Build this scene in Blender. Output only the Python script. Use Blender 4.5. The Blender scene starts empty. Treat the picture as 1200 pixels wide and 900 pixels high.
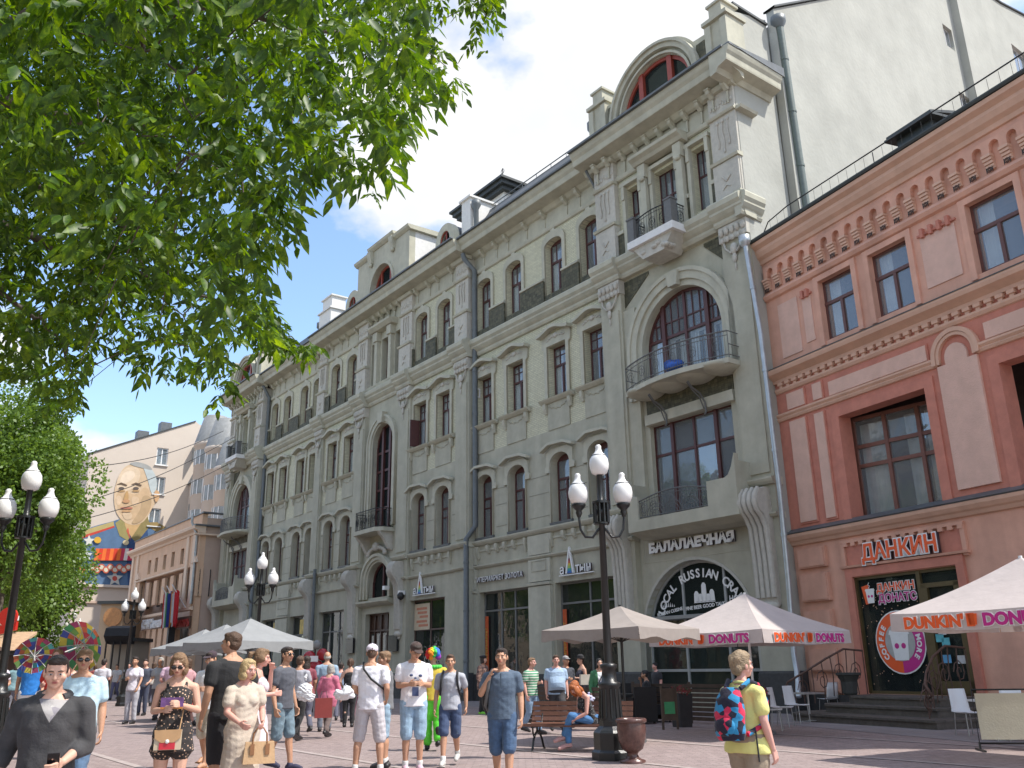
import bpy, bmesh, math, random
import numpy as np
from mathutils import Vector, Matrix
rnd = random.Random(7)
S = bpy.context.scene
COL = S.collection
R = math.radians
PI = math.pi

# ---------------------------------------------------------------- camera
F_PX, PITCH, ROLL, CAM_H = 1031.2, R(17.745), R(-.925), 1.5
_fwd = Vector((0, math.cos(PITCH), math.sin(PITCH)))
_up = Vector((0, -math.sin(PITCH), math.cos(PITCH)))
_rt = Vector((1, 0, 0))
RT = _rt * math.cos(ROLL) + _up * math.sin(ROLL)
UP = -_rt * math.sin(ROLL) + _up * math.cos(ROLL)
CAMP = Vector((0, 0, CAM_H))
cd = bpy.data.cameras.new('camera')
cam = bpy.data.objects.new('camera', cd)
COL.objects.link(cam)
m = Matrix((RT, UP, -_fwd)).transposed().to_4x4()
m.translation = CAMP
cam.matrix_world = m
cd.sensor_width = 36
cd.lens = F_PX / 1200 * 36
cd.clip_end = 4000
cd.clip_start = .05
S.camera = cam

def ray(x, y):
    return RT * ((x - 600) / F_PX) - UP * ((y - 450) / F_PX) + _fwd
def at(x, y, D):
    """world point seen at photo pixel x, y at horizontal depth D"""
    r = ray(x, y)
    return CAMP + r * (D / r.y)
def ground(x, y, z=0):
    r = ray(x, y)
    return CAMP + r * ((z - CAM_H) / r.z)

# ---------------------------------------------------------------- light
SUN_EL, SUN_AZ = R(57), R(-15)          # azimuth counted from +x towards +y
sdir = Vector((math.cos(SUN_AZ) * math.cos(SUN_EL), math.sin(SUN_AZ) * math.cos(SUN_EL), math.sin(SUN_EL)))
sl = bpy.data.lights.new('sun', 'SUN')
sl.energy = 2.75
sl.angle = R(.6)
sl.color = (1, .955, .88)
so = bpy.data.objects.new('sun', sl)
COL.objects.link(so)
so.rotation_euler = (-sdir).to_track_quat('-Z', 'Y').to_euler()
W = bpy.data.worlds.new('World')
S.world = W
W.use_nodes = True
nt = W.node_tree
for n in list(nt.nodes): nt.nodes.remove(n)
def N(tree, t, **k):
    n = tree.nodes.new(t)
    for a, v in k.items():
        if a.startswith('i_'):
            n.inputs[a[2:].replace('_', ' ')].default_value = v
        else:
            setattr(n, a, v)
    return n
sky = N(nt, 'ShaderNodeTexSky', sky_type='NISHITA', sun_disc=False)
sky.sun_elevation = SUN_EL
sky.sun_rotation = PI / 2 - SUN_AZ
sky.air_density, sky.dust_density, sky.ozone_density = 1.0, .7, 2.2
tc = N(nt, 'ShaderNodeTexCoord')
mp = N(nt, 'ShaderNodeMapping')
mp.inputs['Scale'].default_value = (1.0, 1.0, 1.5)
mp.inputs['Location'].default_value = (.42, .15, .35)
nz = N(nt, 'ShaderNodeTexNoise')          # cumulus: large billows broken by finer ones
nz.inputs['Scale'].default_value = 2.6
nz.inputs['Detail'].default_value = 7
nz.inputs['Roughness'].default_value = .52
nz.inputs['Distortion'].default_value = 0
rp = N(nt, 'ShaderNodeValToRGB')
rp.color_ramp.elements[0].position = .478
rp.color_ramp.elements[1].position = .535
nz2 = N(nt, 'ShaderNodeTexNoise')
nz2.inputs['Scale'].default_value = 5.0
nz2.inputs['Detail'].default_value = 6
nz2.inputs['Roughness'].default_value = .45
rp2 = N(nt, 'ShaderNodeValToRGB')
rp2.color_ramp.elements[0].position = .32
rp2.color_ramp.elements[0].color = (2.75, 2.85, 3.0, 1)
rp2.color_ramp.elements[1].position = .62
rp2.color_ramp.elements[1].color = (3.55, 3.55, 3.6, 1)
mx = N(nt, 'ShaderNodeMix', data_type='RGBA')
bg = N(nt, 'ShaderNodeBackground')
bg.inputs['Strength'].default_value = .15
wo = N(nt, 'ShaderNodeOutputWorld')
L = nt.links.new
L(tc.outputs['Generated'], mp.inputs['Vector'])
L(mp.outputs['Vector'], nz.inputs['Vector'])
L(mp.outputs['Vector'], nz2.inputs['Vector'])
L(nz.outputs['Fac'], rp.inputs['Fac'])
L(nz2.outputs['Fac'], rp2.inputs['Fac'])
L(rp.outputs['Color'], mx.inputs['Factor'])
L(sky.outputs['Color'], mx.inputs['A'])
L(rp2.outputs['Color'], mx.inputs['B'])
L(mx.outputs['Result'], bg.inputs['Color'])
L(bg.outputs['Background'], wo.inputs['Surface'])
S.view_settings.view_transform = 'Standard'
S.view_settings.look = 'None'
S.view_settings.gamma = 1
S.view_settings.exposure = 1.12

# ---------------------------------------------------------------- materials
MATS = {}
def srgb(r, g, b):
    f = lambda c: ((c / 255 + .055) / 1.055) ** 2.4 if c > 10 else c / 255 / 12.92
    return (f(r), f(g), f(b), 1)
def mat(name, col, rough=.8, var=.12, scale=6, bump=.0, bscale=60, metal=0, spec=.5, transl=0, streak=0, sheen=0):
    """procedural painted / plaster / cloth surface: mottled colour, fine relief, optional rain streaks"""
    if name in MATS: return MATS[name]
    M = bpy.data.materials.new(name)
    M.use_nodes = True
    t = M.node_tree
    b = t.nodes['Principled BSDF']
    b.inputs['Roughness'].default_value = rough
    b.inputs['Metallic'].default_value = metal
    b.inputs['Specular IOR Level'].default_value = spec
    if sheen: b.inputs['Sheen Weight'].default_value = sheen
    c = tuple(col[:3]) + (1,)
    co = N(t, 'ShaderNodeTexCoord')
    n1 = N(t, 'ShaderNodeTexNoise'); n1.inputs['Scale'].default_value = scale; n1.inputs['Detail'].default_value = 6
    n1.inputs['Roughness'].default_value = .62
    t.links.new(co.outputs['Object'], n1.inputs['Vector'])
    mr = N(t, 'ShaderNodeMapRange')
    mr.inputs['From Min'].default_value = .3; mr.inputs['From Max'].default_value = .7
    mr.inputs['To Min'].default_value = 1 - var; mr.inputs['To Max'].default_value = 1 + var
    t.links.new(n1.outputs['Fac'], mr.inputs['Value'])
    fac = mr.outputs['Result']
    if streak:
        mpn = N(t, 'ShaderNodeMapping'); mpn.inputs['Scale'].default_value = (1.2, 1.2, .09)
        n3 = N(t, 'ShaderNodeTexNoise'); n3.inputs['Scale'].default_value = 1.3; n3.inputs['Detail'].default_value = 5
        t.links.new(co.outputs['Object'], mpn.inputs['Vector']); t.links.new(mpn.outputs['Vector'], n3.inputs['Vector'])
        m3 = N(t, 'ShaderNodeMapRange')
        m3.inputs['From Min'].default_value = .35; m3.inputs['From Max'].default_value = .68
        m3.inputs['To Min'].default_value = 1.04; m3.inputs['To Max'].default_value = 1 - streak
        t.links.new(n3.outputs['Fac'], m3.inputs['Value'])
        mm = N(t, 'ShaderNodeMath', operation='MULTIPLY')
        t.links.new(fac, mm.inputs[0]); t.links.new(m3.outputs['Result'], mm.inputs[1]); fac = mm.outputs[0]
    vm = N(t, 'ShaderNodeVectorMath', operation='SCALE')
    vm.inputs[0].default_value = c[:3]
    t.links.new(fac, vm.inputs['Scale'])
    t.links.new(vm.outputs['Vector'], b.inputs['Base Color'])
    if bump:
        n2 = N(t, 'ShaderNodeTexNoise'); n2.inputs['Scale'].default_value = bscale; n2.inputs['Detail'].default_value = 4
        t.links.new(co.outputs['Object'], n2.inputs['Vector'])
        bp = N(t, 'ShaderNodeBump'); bp.inputs['Strength'].default_value = bump; bp.inputs['Distance'].default_value = .02
        t.links.new(n2.outputs['Fac'], bp.inputs['Height'])
        t.links.new(bp.outputs['Normal'], b.inputs['Normal'])
    if transl:
        tr = N(t, 'ShaderNodeBsdfTranslucent')
        t.links.new(vm.outputs['Vector'], tr.inputs['Color'])
        ms = N(t, 'ShaderNodeMixShader'); ms.inputs['Fac'].default_value = transl
        t.links.new(b.outputs[0], ms.inputs[1]); t.links.new(tr.outputs[0], ms.inputs[2])
        t.links.new(ms.outputs[0], t.nodes['Material Output'].inputs['Surface'])
    MATS[name] = M
    return M

def brick_mat(name, c1, c2, mortar, bw, bh, ms, axes='xz', rough=.85, bump=.4, off=.5, var=.1):
    if name in MATS: return MATS[name]
    M = mat(name, c1, rough, var)
    t = M.node_tree; b = t.nodes['Principled BSDF']
    vm = [n for n in t.nodes if n.type == 'VECT_MATH'][0]
    co = [n for n in t.nodes if n.type == 'TEX_COORD'][0]
    sp = N(t, 'ShaderNodeSeparateXYZ'); cb = N(t, 'ShaderNodeCombineXYZ')
    t.links.new(co.outputs['Object'], sp.inputs[0])
    t.links.new(sp.outputs[axes[0].upper()], cb.inputs['X']); t.links.new(sp.outputs[axes[1].upper()], cb.inputs['Y'])
    br = N(t, 'ShaderNodeTexBrick'); br.offset = off
    br.inputs['Scale'].default_value = 1
    br.inputs['Color1'].default_value = tuple(c1[:3]) + (1,); br.inputs['Color2'].default_value = tuple(c2[:3]) + (1,)
    br.inputs['Mortar'].default_value = tuple(mortar[:3]) + (1,)
    br.inputs['Brick Width'].default_value = bw; br.inputs['Row Height'].default_value = bh
    br.inputs['Mortar Size'].default_value = ms
    t.links.new(cb.outputs[0], br.inputs['Vector'])
    t.links.new(br.outputs['Color'], vm.inputs[0])
    if bump:
        bp = N(t, 'ShaderNodeBump'); bp.inputs['Strength'].default_value = bump; bp.inputs['Distance'].default_value = .01
        bp.invert = True
        t.links.new(br.outputs['Fac'], bp.inputs['Height']); t.links.new(bp.outputs['Normal'], b.inputs['Normal'])
    return M

def glass_mat(name, tint=(.8, .85, .85), body=.25, refl=1.0, ior=1.65, body_col=(.05, .06, .06)):
    """window pane: clear with a sharp sky reflection that grows towards grazing angles"""
    if name in MATS: return MATS[name]
    M = bpy.data.materials.new(name); M.use_nodes = True
    t = M.node_tree; out = t.nodes['Material Output']; t.nodes.remove(t.nodes['Principled BSDF'])
    tr = N(t, 'ShaderNodeBsdfTransparent'); tr.inputs['Color'].default_value = tuple(tint) + (1,)
    df = N(t, 'ShaderNodeBsdfDiffuse'); df.inputs['Color'].default_value = tuple(body_col) + (1,)
    gl = N(t, 'ShaderNodeBsdfGlossy'); gl.inputs['Roughness'].default_value = .02; gl.inputs['Color'].default_value = (refl, refl, refl, 1)
    co = N(t, 'ShaderNodeTexCoord'); nn = N(t, 'ShaderNodeTexNoise'); nn.inputs['Scale'].default_value = 1.7
    bp = N(t, 'ShaderNodeBump'); bp.inputs['Strength'].default_value = .12; bp.inputs['Distance'].default_value = .05
    t.links.new(co.outputs['Object'], nn.inputs['Vector']); t.links.new(nn.outputs['Fac'], bp.inputs['Height'])
    t.links.new(bp.outputs['Normal'], gl.inputs['Normal'])
    fr = N(t, 'ShaderNodeFresnel'); fr.inputs['IOR'].default_value = ior
    m1 = N(t, 'ShaderNodeMixShader'); m1.inputs['Fac'].default_value = body
    t.links.new(tr.outputs[0], m1.inputs[1]); t.links.new(df.outputs[0], m1.inputs[2])
    ge = N(t, 'ShaderNodeNewGeometry'); iv = N(t, 'ShaderNodeMath', operation='SUBTRACT'); iv.inputs[0].default_value = 1
    t.links.new(ge.outputs['Backfacing'], iv.inputs[1]); ml = N(t, 'ShaderNodeMath', operation='MULTIPLY')
    t.links.new(fr.outputs[0], ml.inputs[0]); t.links.new(iv.outputs[0], ml.inputs[1])
    m2 = N(t, 'ShaderNodeMixShader'); t.links.new(ml.outputs[0], m2.inputs['Fac'])
    t.links.new(m1.outputs[0], m2.inputs[1]); t.links.new(gl.outputs[0], m2.inputs[2])
    t.links.new(m2.outputs[0], out.inputs['Surface'])
    MATS[name] = M
    return M

# ---------------------------------------------------------------- mesh helpers
class MB:
    def __init__(s): s.v = []; s.f = []; s.sm = []; s.mi = []
    def add(s, vs, fs, smooth=False, mi=0):
        o = len(s.v); s.v += [tuple(p) for p in vs]
        for f in fs: s.f.append(tuple(o + i for i in f)); s.sm.append(smooth); s.mi.append(mi)
        return s
    def box(s, x0, x1, y0, y1, z0, z1, mi=0):
        if x0 > x1: x0, x1 = x1, x0
        if y0 > y1: y0, y1 = y1, y0
        if z0 > z1: z0, z1 = z1, z0
        return s.add([(x0, y0, z0), (x1, y0, z0), (x1, y1, z0), (x0, y1, z0), (x0, y0, z1), (x1, y0, z1), (x1, y1, z1), (x0, y1, z1)],
                     [(3, 2, 1, 0), (4, 5, 6, 7), (0, 1, 5, 4), (1, 2, 6, 5), (2, 3, 7, 6), (3, 0, 4, 7)], mi=mi)
    def obox(s, c, ax, ay, az, mi=0):
        c, ax, ay, az = map(Vector, (c, ax, ay, az))
        P = [c + ax * i + ay * j + az * k for k in (-1, 1) for (i, j) in ((-1, -1), (1, -1), (1, 1), (-1, 1))]
        return s.add(P, [(3, 2, 1, 0), (4, 5, 6, 7), (0, 1, 5, 4), (1, 2, 6, 5), (2, 3, 7, 6), (3, 0, 4, 7)], mi=mi)
    def ex(s, prof, u0, u1, mi=0, smooth=False):
        """extrude a closed (y, z) profile along x"""
        n = len(prof)
        vs = [(u0, y, z) for y, z in prof] + [(u1, y, z) for y, z in prof]
        fs = [(i, (i + 1) % n, n + (i + 1) % n, n + i) for i in range(n)]
        s.add(vs, fs, smooth, mi)
        return s.add(vs, [tuple(range(n))[::-1], tuple(range(n, 2 * n))], False, mi)
    def exz(s, prof, z0, z1, mi=0, smooth=False):
        n = len(prof)
        vs = [(x, y, z0) for x, y in prof] + [(x, y, z1) for x, y in prof]
        s.add(vs, [(i, (i + 1) % n, n + (i + 1) % n, n + i) for i in range(n)], smooth, mi)
        return s.add(vs, [tuple(range(n))[::-1], tuple(range(n, 2 * n))], False, mi)
    def exy(s, prof, y0, y1, mi=0, smooth=False):
        """extrude a closed (x, z) outline along y"""
        n = len(prof)
        vs = [(x, y0, z) for x, z in prof] + [(x, y1, z) for x, z in prof]
        s.add(vs, [(i, (i + 1) % n, n + (i + 1) % n, n + i) for i in range(n)], smooth, mi)
        return s.add(vs, [tuple(range(n))[::-1], tuple(range(n, 2 * n))], False, mi)
    def tube(s, path, r, n=8, mi=0, closed=False, cap=True):
        path = [Vector(p) for p in path]; rr = r if isinstance(r, (list, tuple)) else [r] * len(path)
        rings = []; ref = None; K = len(path)
        for i, p in enumerate(path):
            if closed: d = path[(i + 1) % K] - path[i - 1]
            else: d = path[min(i + 1, K - 1)] - path[max(i - 1, 0)]
            d.normalize()
            if ref is None: ref = Vector((0, 0, 1)) if abs(d.z) < .9 else Vector((1, 0, 0))
            a = d.cross(ref).normalized(); b = d.cross(a).normalized(); ref = -b if False else a.cross(d)
            rings.append([p + (a * math.cos(t) + b * math.sin(t)) * rr[i] for t in [2 * PI * k / n for k in range(n)]])
        vs = [q for g in rings for q in g]; fs = []
        for i in range(K if closed else K - 1):
            j = (i + 1) % K
            fs += [(i * n + k, i * n + (k + 1) % n, j * n + (k + 1) % n, j * n + k) for k in range(n)]
        s.add(vs, fs, True, mi)
        if cap and not closed: s.add(rings[0], [tuple(range(n))], False, mi); s.add(rings[-1], [tuple(range(n))[::-1]], False, mi)
        return s
    def lathe(s, prof, c=(0, 0, 0), n=16, mi=0, smooth=True, sx=1, sy=1):
        """profile of (radius, z) turned about the vertical axis"""
        vs = []
        for r, z in prof:
            vs += [(c[0] + sx * r * math.cos(2 * PI * k / n), c[1] + sy * r * math.sin(2 * PI * k / n), c[2] + z) for k in range(n)]
        fs = []
        for i in range(len(prof) - 1):
            fs += [(i * n + k, i * n + (k + 1) % n, (i + 1) * n + (k + 1) % n, (i + 1) * n + k) for k in range(n)]
        s.add(vs, fs, smooth, mi)
        s.add(vs[:n], [tuple(range(n))[::-1]], False, mi); s.add(vs[-n:], [tuple(range(n))], False, mi)
        return s
    def ell(s, c, r, n=12, m=8, mi=0, M=None):
        vs = []; c = Vector(c)
        for i in range(m + 1):
            a = PI * i / m
            for k in range(n):
                b = 2 * PI * k / n
                p = Vector((r[0] * math.sin(a) * math.cos(b), r[1] * math.sin(a) * math.sin(b), -r[2] * math.cos(a)))
                if M is not None: p = M @ p
                vs.append(c + p)
        fs = [(i * n + k, i * n + (k + 1) % n, (i + 1) * n + (k + 1) % n, (i + 1) * n + k) for i in range(m) for k in range(n)]
        return s.add(vs, fs, True, mi)
    def mesh(s, name, mats):
        me = bpy.data.meshes.new(name)
        me.from_pydata(s.v, [], s.f)
        if not isinstance(mats, (list, tuple)): mats = [mats]
        for q in mats: me.materials.append(q)
        me.polygons.foreach_set('use_smooth', s.sm)
        me.polygons.foreach_set('material_index', s.mi)
        if len(s.f) < 6000:
            bm = bmesh.new(); bm.from_mesh(me); bmesh.ops.recalc_face_normals(bm, faces=bm.faces[:]); bm.to_mesh(me); bm.free()
        me.update()
        return me
    def build(s, name, mats, parent=None, loc=(0, 0, 0), rotz=0):
        return link(name, s.mesh(name, mats), parent, loc, rotz)

def link(name, me, parent=None, loc=(0, 0, 0), rotz=0):
    o = bpy.data.objects.new(name, me); COL.objects.link(o)
    o.parent = parent; o.location = loc; o.rotation_euler = (0, 0, rotz)
    return o
def tag(o, label=None, cat=None, group=None, kind=None):
    if label: o['label'] = label
    if cat: o['category'] = cat
    if group: o['group'] = group
    if kind: o['kind'] = kind
    return o
def thing(name, label, cat, loc=(0, 0, 0), rotz=0, group=None):
    o = bpy.data.objects.new(name, None); COL.objects.link(o)
    o.empty_display_size = .3
    o.location = loc; o.rotation_euler = (0, 0, rotz)
    return tag(o, label, cat, group)
KIDS = {}
def copy_tree(o, parent=None, loc=None, rotz=None, label=None, top=True):
    c = o.copy(); COL.objects.link(c); c.parent = parent
    if loc is not None: c.location = loc
    if rotz is not None: c.rotation_euler = (0, 0, rotz)
    if label: c['label'] = label
    for ch in list(o.children): copy_tree(ch, c, top=False)
    return c
WORK = bpy.data.scenes.new('workbench')     # small side scene: modifiers are evaluated there, it is removed at the end
def eval_mesh(o, name):
    WORK.collection.objects.link(o)
    vl = WORK.view_layers[0]
    vl.update()
    dg = vl.depsgraph
    dg.update()
    me = bpy.data.meshes.new_from_object(o.evaluated_get(dg))
    me.name = name
    return me
def arc(cx, cz, rx, rz, a0, a1, n):
    return [(cx + rx * math.cos(R(a0 + (a1 - a0) * i / n)), cz + rz * math.sin(R(a0 + (a1 - a0) * i / n))) for i in range(n + 1)]
def rect(x0, x1, z0, z1): return [(x0, z0), (x1, z0), (x1, z1), (x0, z1)]
def archw(x0, x1, z0, zs, zt, n=10):
    """opening outline: straight sides to zs, elliptic head to zt"""
    return [(x0, z0), (x1, z0)] + arc((x0 + x1) / 2, zs, (x1 - x0) / 2, zt - zs, 0, 180, n)
def plate(outline, holes, y0, y1, name='wall'):
    """upright plate in the x-z plane with openings cut through, as a mesh"""
    cu = bpy.data.curves.new(name, 'CURVE'); cu.dimensions = '2D'; cu.fill_mode = 'BOTH'
    cu.extrude = abs(y1 - y0) / 2
    for pl in [outline] + list(holes):
        sp = cu.splines.new('POLY'); sp.points.add(len(pl) - 1)
        for i, (x, z) in enumerate(pl): sp.points[i].co = (x, z, 0, 1)
        sp.use_cyclic_u = True
    o = bpy.data.objects.new(name, cu)
    me = eval_mesh(o, name)
    bpy.data.objects.remove(o); bpy.data.curves.remove(cu)
    n = len(me.vertices); a = np.empty(n * 3); me.vertices.foreach_get('co', a); a = a.reshape(-1, 3)
    b = np.stack([a[:, 0], (y0 + y1) / 2 - a[:, 2], a[:, 1]], 1)
    me.vertices.foreach_set('co', b.ravel()); me.update()
    me.materials.clear()
    return me
def add_plate(name, outline, holes, y0, y1, m_, parent, loc=(0, 0, 0)):
    me = plate(outline, holes, y0, y1, name); me.materials.append(m_)
    for p in me.polygons: p.use_smooth = False
    return link(name, me, parent, loc)
def text_mesh(txt, size, ext, m_, name='lettering', align='CENTER', bold=.0, xs=1.0):
    cu = bpy.data.curves.new(name, 'FONT'); cu.body = txt; cu.size = size; cu.extrude = ext
    cu.align_x = align; cu.offset = bold; cu.resolution_u = 3
    o = bpy.data.objects.new(name, cu)
    me = eval_mesh(o, name)
    bpy.data.objects.remove(o); bpy.data.curves.remove(cu)
    # stand it up, facing +y (reads left to right seen from +y: x mirrored by the half turn)
    n = len(me.vertices); a = np.empty(n * 3); me.vertices.foreach_get('co', a); a = a.reshape(-1, 3)
    b = np.stack([-a[:, 0] * xs, a[:, 2], a[:, 1]], 1)
    me.vertices.foreach_set('co', b.ravel()); me.update()
    me.materials.clear(); me.materials.append(m_)
    return me
# ---------------------------------------------------------------- shared materials
OLIVE = mat('painted_plaster_olive', (.425, .41, .32), .9, .11, 1.6, .25, 40, streak=.13)
OLIVE_T = mat('painted_trim_olive', (.47, .455, .36), .88, .1, 2.4, .2, 60, streak=.11)
PALE = mat('pale_stucco_relief', (.50, .475, .41), .9, .1, 6, .5, 22, streak=.1)
BRICK_C = brick_mat('cream_glazed_brick', (.62, .60, .43), (.54, .52, .37), (.37, .355, .27), .26, .085, .009)
TILE_G = brick_mat('dark_green_tile', (.055, .054, .03), (.115, .105, .06), (.035, .033, .02), .15, .15, .006, rough=.7, off=0, var=.35)
FRAME = mat('oxblood_window_paint', (.085, .028, .024), .5, .15, 8)
FRAME_R = mat('red_brown_dormer_paint', (.30, .055, .035), .5, .15, 8)
GLASS = glass_mat('window_glass', (.92, .95, .95), body=.22, ior=1.95, body_col=(.42, .45, .47))  # pale milky colour mixed into the clear pane
GLASS_D = glass_mat('shop_glass', (.62, .68, .64), .30)
DARKROOM = mat('dark_room', (.028, .028, .026), .9, .3, 1.5)
CURTAIN = mat('white_curtain', (.80, .80, .78), .9, .12, 3, .3, 9)
STONE_D = mat('dark_granite_plinth', (.05, .05, .05), .6, .25, 9, .3, 50)
ZINC = mat('weathered_zinc_sheet', (.13, .14, .145), .5, .18, 3, metal=.3)
ROOF = mat('dark_roof_sheet', (.05, .056, .055), .5, .2, 2, metal=.2)
PIPE = mat('grey_blue_drainpipe_paint', (.13, .145, .15), .5, .12, 5)
IRON = mat('black_wrought_iron', (.018, .018, .018), .5, .2, 12)
GREYM = mat('grey_painted_ironwork', (.13, .13, .125), .6, .15, 12)
WHITE = mat('white_sign_enamel', (.78, .78, .76), .4, .04, 8)
CREAM = mat('cream_limewashed_wall', (.40, .40, .355), .92, .13, .45, .6, 5)
PEEL = mat('white_limewash', (.72, .71, .68), .9, .07, 5, .3, 30)

def building(name, label, p0, ang, cat='building'):
    d = Vector((math.sin(ang), math.cos(ang), 0))
    return thing(name, label, cat, (p0.x, p0.y, 0), math.atan2(d.y, d.x))
GP0 = ground(932, 835); GANG = R(-37)
GB = building('apartment_building', 'long grey-olive four-storey apartment building with cream brick bands, arched dormers and iron balconies', GP0, GANG)
# drawing helper: (u, z) seen on a plane parallel to a facade
def uz(p0, ang, x, y, off):
    d = Vector((math.sin(ang), math.cos(ang), 0)); n = Vector((-math.cos(ang), math.sin(ang), 0))
    P = Vector((p0.x, p0.y, 0)) + n * off; r = ray(x, y)
    t = (P - CAMP).dot(n) / r.dot(n); q = CAMP + r * t
    return (q - P).dot(d), q.z

# --- wall sheets ---------------------------------------------------------
WINF = [16.38, 13.82, 10.72, 8.22]; WINE = [22.12, 19.78]; WINC = [32.95, 30.62]; WINB = [43.72, 41.38, 38.42, 36.3]
C0 = 26.4
def seg(u, z0, z1, w, zs=None):
    h = w / 2
    return rect(u - h, u + h, z0, z1) if zs is None else archw(u - h, u + h, z0, zs, z1)
WO = 1.28
def bay_wall(name, u0, u1, wins, off, shops, mtl=OLIVE):
    """one bay between two pilasters: grey wall below, brick above, with every opening cut out"""
    h = [seg(u, 7.3, 10.28, WO, 9.85) for u in wins]
    low = [rect(a, b, .25, 4.78) for a, b in shops]
    o = add_plate('wall', rect(u0, u1, 0, 11.4), h + low, off - .5, off, mtl, GB)
    h3 = [seg(u, 12.8, 15.3, WO) for u in wins]; h4 = [seg(u, 17.8, 20.6, WO, 20.28) for u in wins]
    add_plate('brick_wall', rect(u0, u1, 11.4, 21.1), h3 + h4, off - .48, off - .02, BRICK_C, GB)
    MB().box(u0, u1, off - .5, off, 21.1, 22.5).build('frieze', OLIVE_T, GB)
bay_wall('F', 7.0, 17.5, WINF, 0, [(13.15, 16.95), (7.7, 11.35)])
bay_wall('B', 35.3, 45.3, WINB, 0, [(41.0, 43.7), (36.6, 38.9)])
bay_wall('E', 18.4, 23.2, WINE, .25, [(19.55, 22.9)])
bay_wall('C', 29.5, 34.4, WINC, .25, [(30.5, 33.9)])
# horizontal trims ----------------------------------------------------------
def ledge(prof, u0, u1, off, name='cornice', m_=None):
    return MB().ex([(off + y, z) for y, z in prof], u0, u1).build(name, m_ or OLIVE_T, GB)
P_STR1 = [(0, 5.86), (.1, 5.9), (.16, 5.97), (.16, 6.03), (0, 6.06)]
P_STR2 = [(0, 6.92), (.12, 6.95), (.2, 7.03), (.24, 7.1), (.24, 7.16), (0, 7.2)]
P_STR3 = [(0, 16.5), (.08, 16.52), (.14, 16.62), (.14, 16.72), (.24, 16.8), (.34, 16.92), (.34, 17.0), (.44, 17.12), (.46, 17.3), (.42, 17.36), (.2, 17.42), (.2, 17.5), (0, 17.5)]
P_FR = [(0, 21.06), (.07, 21.1), (.1, 21.2), (.1, 21.28), (0, 21.3)]
P_COR = [(0, 22.05), (.12, 22.1), (.2, 22.2), (.28, 22.27), (.84, 22.36), (.86, 22.42), (.88, 22.62), (.98, 22.74), (1.04, 22.87), (1.04, 22.95), (0, 23.05)]
for (u0, u1, off) in ((7.0, 17.3, 0), (35.3, 44.95, 0), (18.45, 23.0, .25), (29.55, 34.3, .25)):
    for pr in (P_STR1, P_STR2, P_STR3, P_FR): ledge(pr, u0, u1, off)
ledge(P_COR, 7.1, 17.35, 0); ledge(P_COR, 35.2, 44.85, 0); ledge(P_COR, 17.3, 35.3, .3)
# dark gutter edge on the cornice
for u0, u1, off in ((7.1, 17.3, 0), (35.2, 44.9, 0), (17.3, 35.3, .3)):
    MB().box(u0, u1, off + 1.0, off + 1.17, 22.95, 23.03).build('gutter', ZINC, GB)
# soffit brackets -------------------------------------------------------------
def brk_mesh():
    b = MB().ex([(0, 22.14), (0, 21.88), (.08, 21.84), (.18, 21.92), (.3, 22.0), (.34, 22.14)], -.085, .085)
    b.ex([(0, 21.32), (.05, 21.32), (.05, 21.88), (0, 21.88)], -.035, .035)
    b.box(-.11, .11, 0, .37, 22.14, 22.2)
    return b.mesh('bracket', OLIVE_T)
BRK = brk_mesh()
for us, off in (([15.2, 14.25, 14.3 - 1.6, 11.3, 9.65, 8.75, 16.35, 7.75][0:8], 0), ([36.0, 36.9, 38.0, 39.5, 40.6, 42.2, 43.2, 44.2], 0),
                ([19.0, 20.4, 21.3, 22.6], .25), ([30.0, 31.4, 32.3, 33.6], .25), ([24.6, 25.3, 26.0, 26.8, 27.5, 28.2], .25)):
    for u in us: link('bracket', BRK, GB, (u, off, 0))
CORB = MB().ex([(0, 6.9), (0, 6.55), (.06, 6.5), (.14, 6.6), (.17, 6.7), (.17, 6.9)], -.09, .09).mesh('corbel', OLIVE_T)
CORBL = MB().ex([(0, 6.9), (0, 6.35), (.05, 6.3), (.12, 6.5), (.15, 6.62), (.15, 6.9)], -.07, .07).mesh('corbel', OLIVE_T)
def corbels(u0, u1, off):
    n = 5; w = u1 - u0
    for i, f in enumerate((.04, .25, .42, .58, .75, .96)): link('corbel', CORBL if f in (.04, .96) else CORB, GB, (u0 + w * f, off, 0))
    pts = []
    MB().ex([(off, 6.62), (off + .05, 6.66), (off + .05, 6.72), (off, 6.74)], u0 + .05, u1 - .05).build('string_course', OLIVE_T, GB)
for a, b, o_ in ((13.1, 17.1, 0), (7.6, 11.6, 0), (18.9, 22.8, .25), (29.9, 34.0, .25), (35.6, 38.9, 0), (41.2, 44.7, 0)): corbels(a, b, o_)
# shop piers with caps
def pier(u0, u1, off):
    b = MB().box(u0, u1, off, off + .16, 1.15, 4.72)
    b.ex([(off, 4.72), (off + .22, 4.76), (off + .24, 4.86), (off, 4.92)], u0 - .04, u1 + .04)
    b.box(u0, u1, off, off + .14, 4.92, 5.86)
    b.build('pier', OLIVE_T, GB)
    b = MB().box(u0, u1, off, off + .15, 6.06, 6.9); b.build('pier', OLIVE_T, GB)
    b = MB()
    for a, c, d, e in ((u0 + .25, u1 - .25, 5.35, 5.37), (u0 + .25, u1 - .25, 5.78, 5.80)): b.box(a, c, off + .14, off + .165, d, e)
    b.box(u0 + .25, u0 + .28, off + .14, off + .165, 5.35, 5.8); b.box(u1 - .28, u1 - .25, off + .14, off + .165, 5.35, 5.8)
    b.build('pier_panel', OLIVE_T, GB)
pier(11.5, 13.0, 0); pier(17.05, 17.35, 0); pier(38.95, 40.9, 0)
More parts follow.
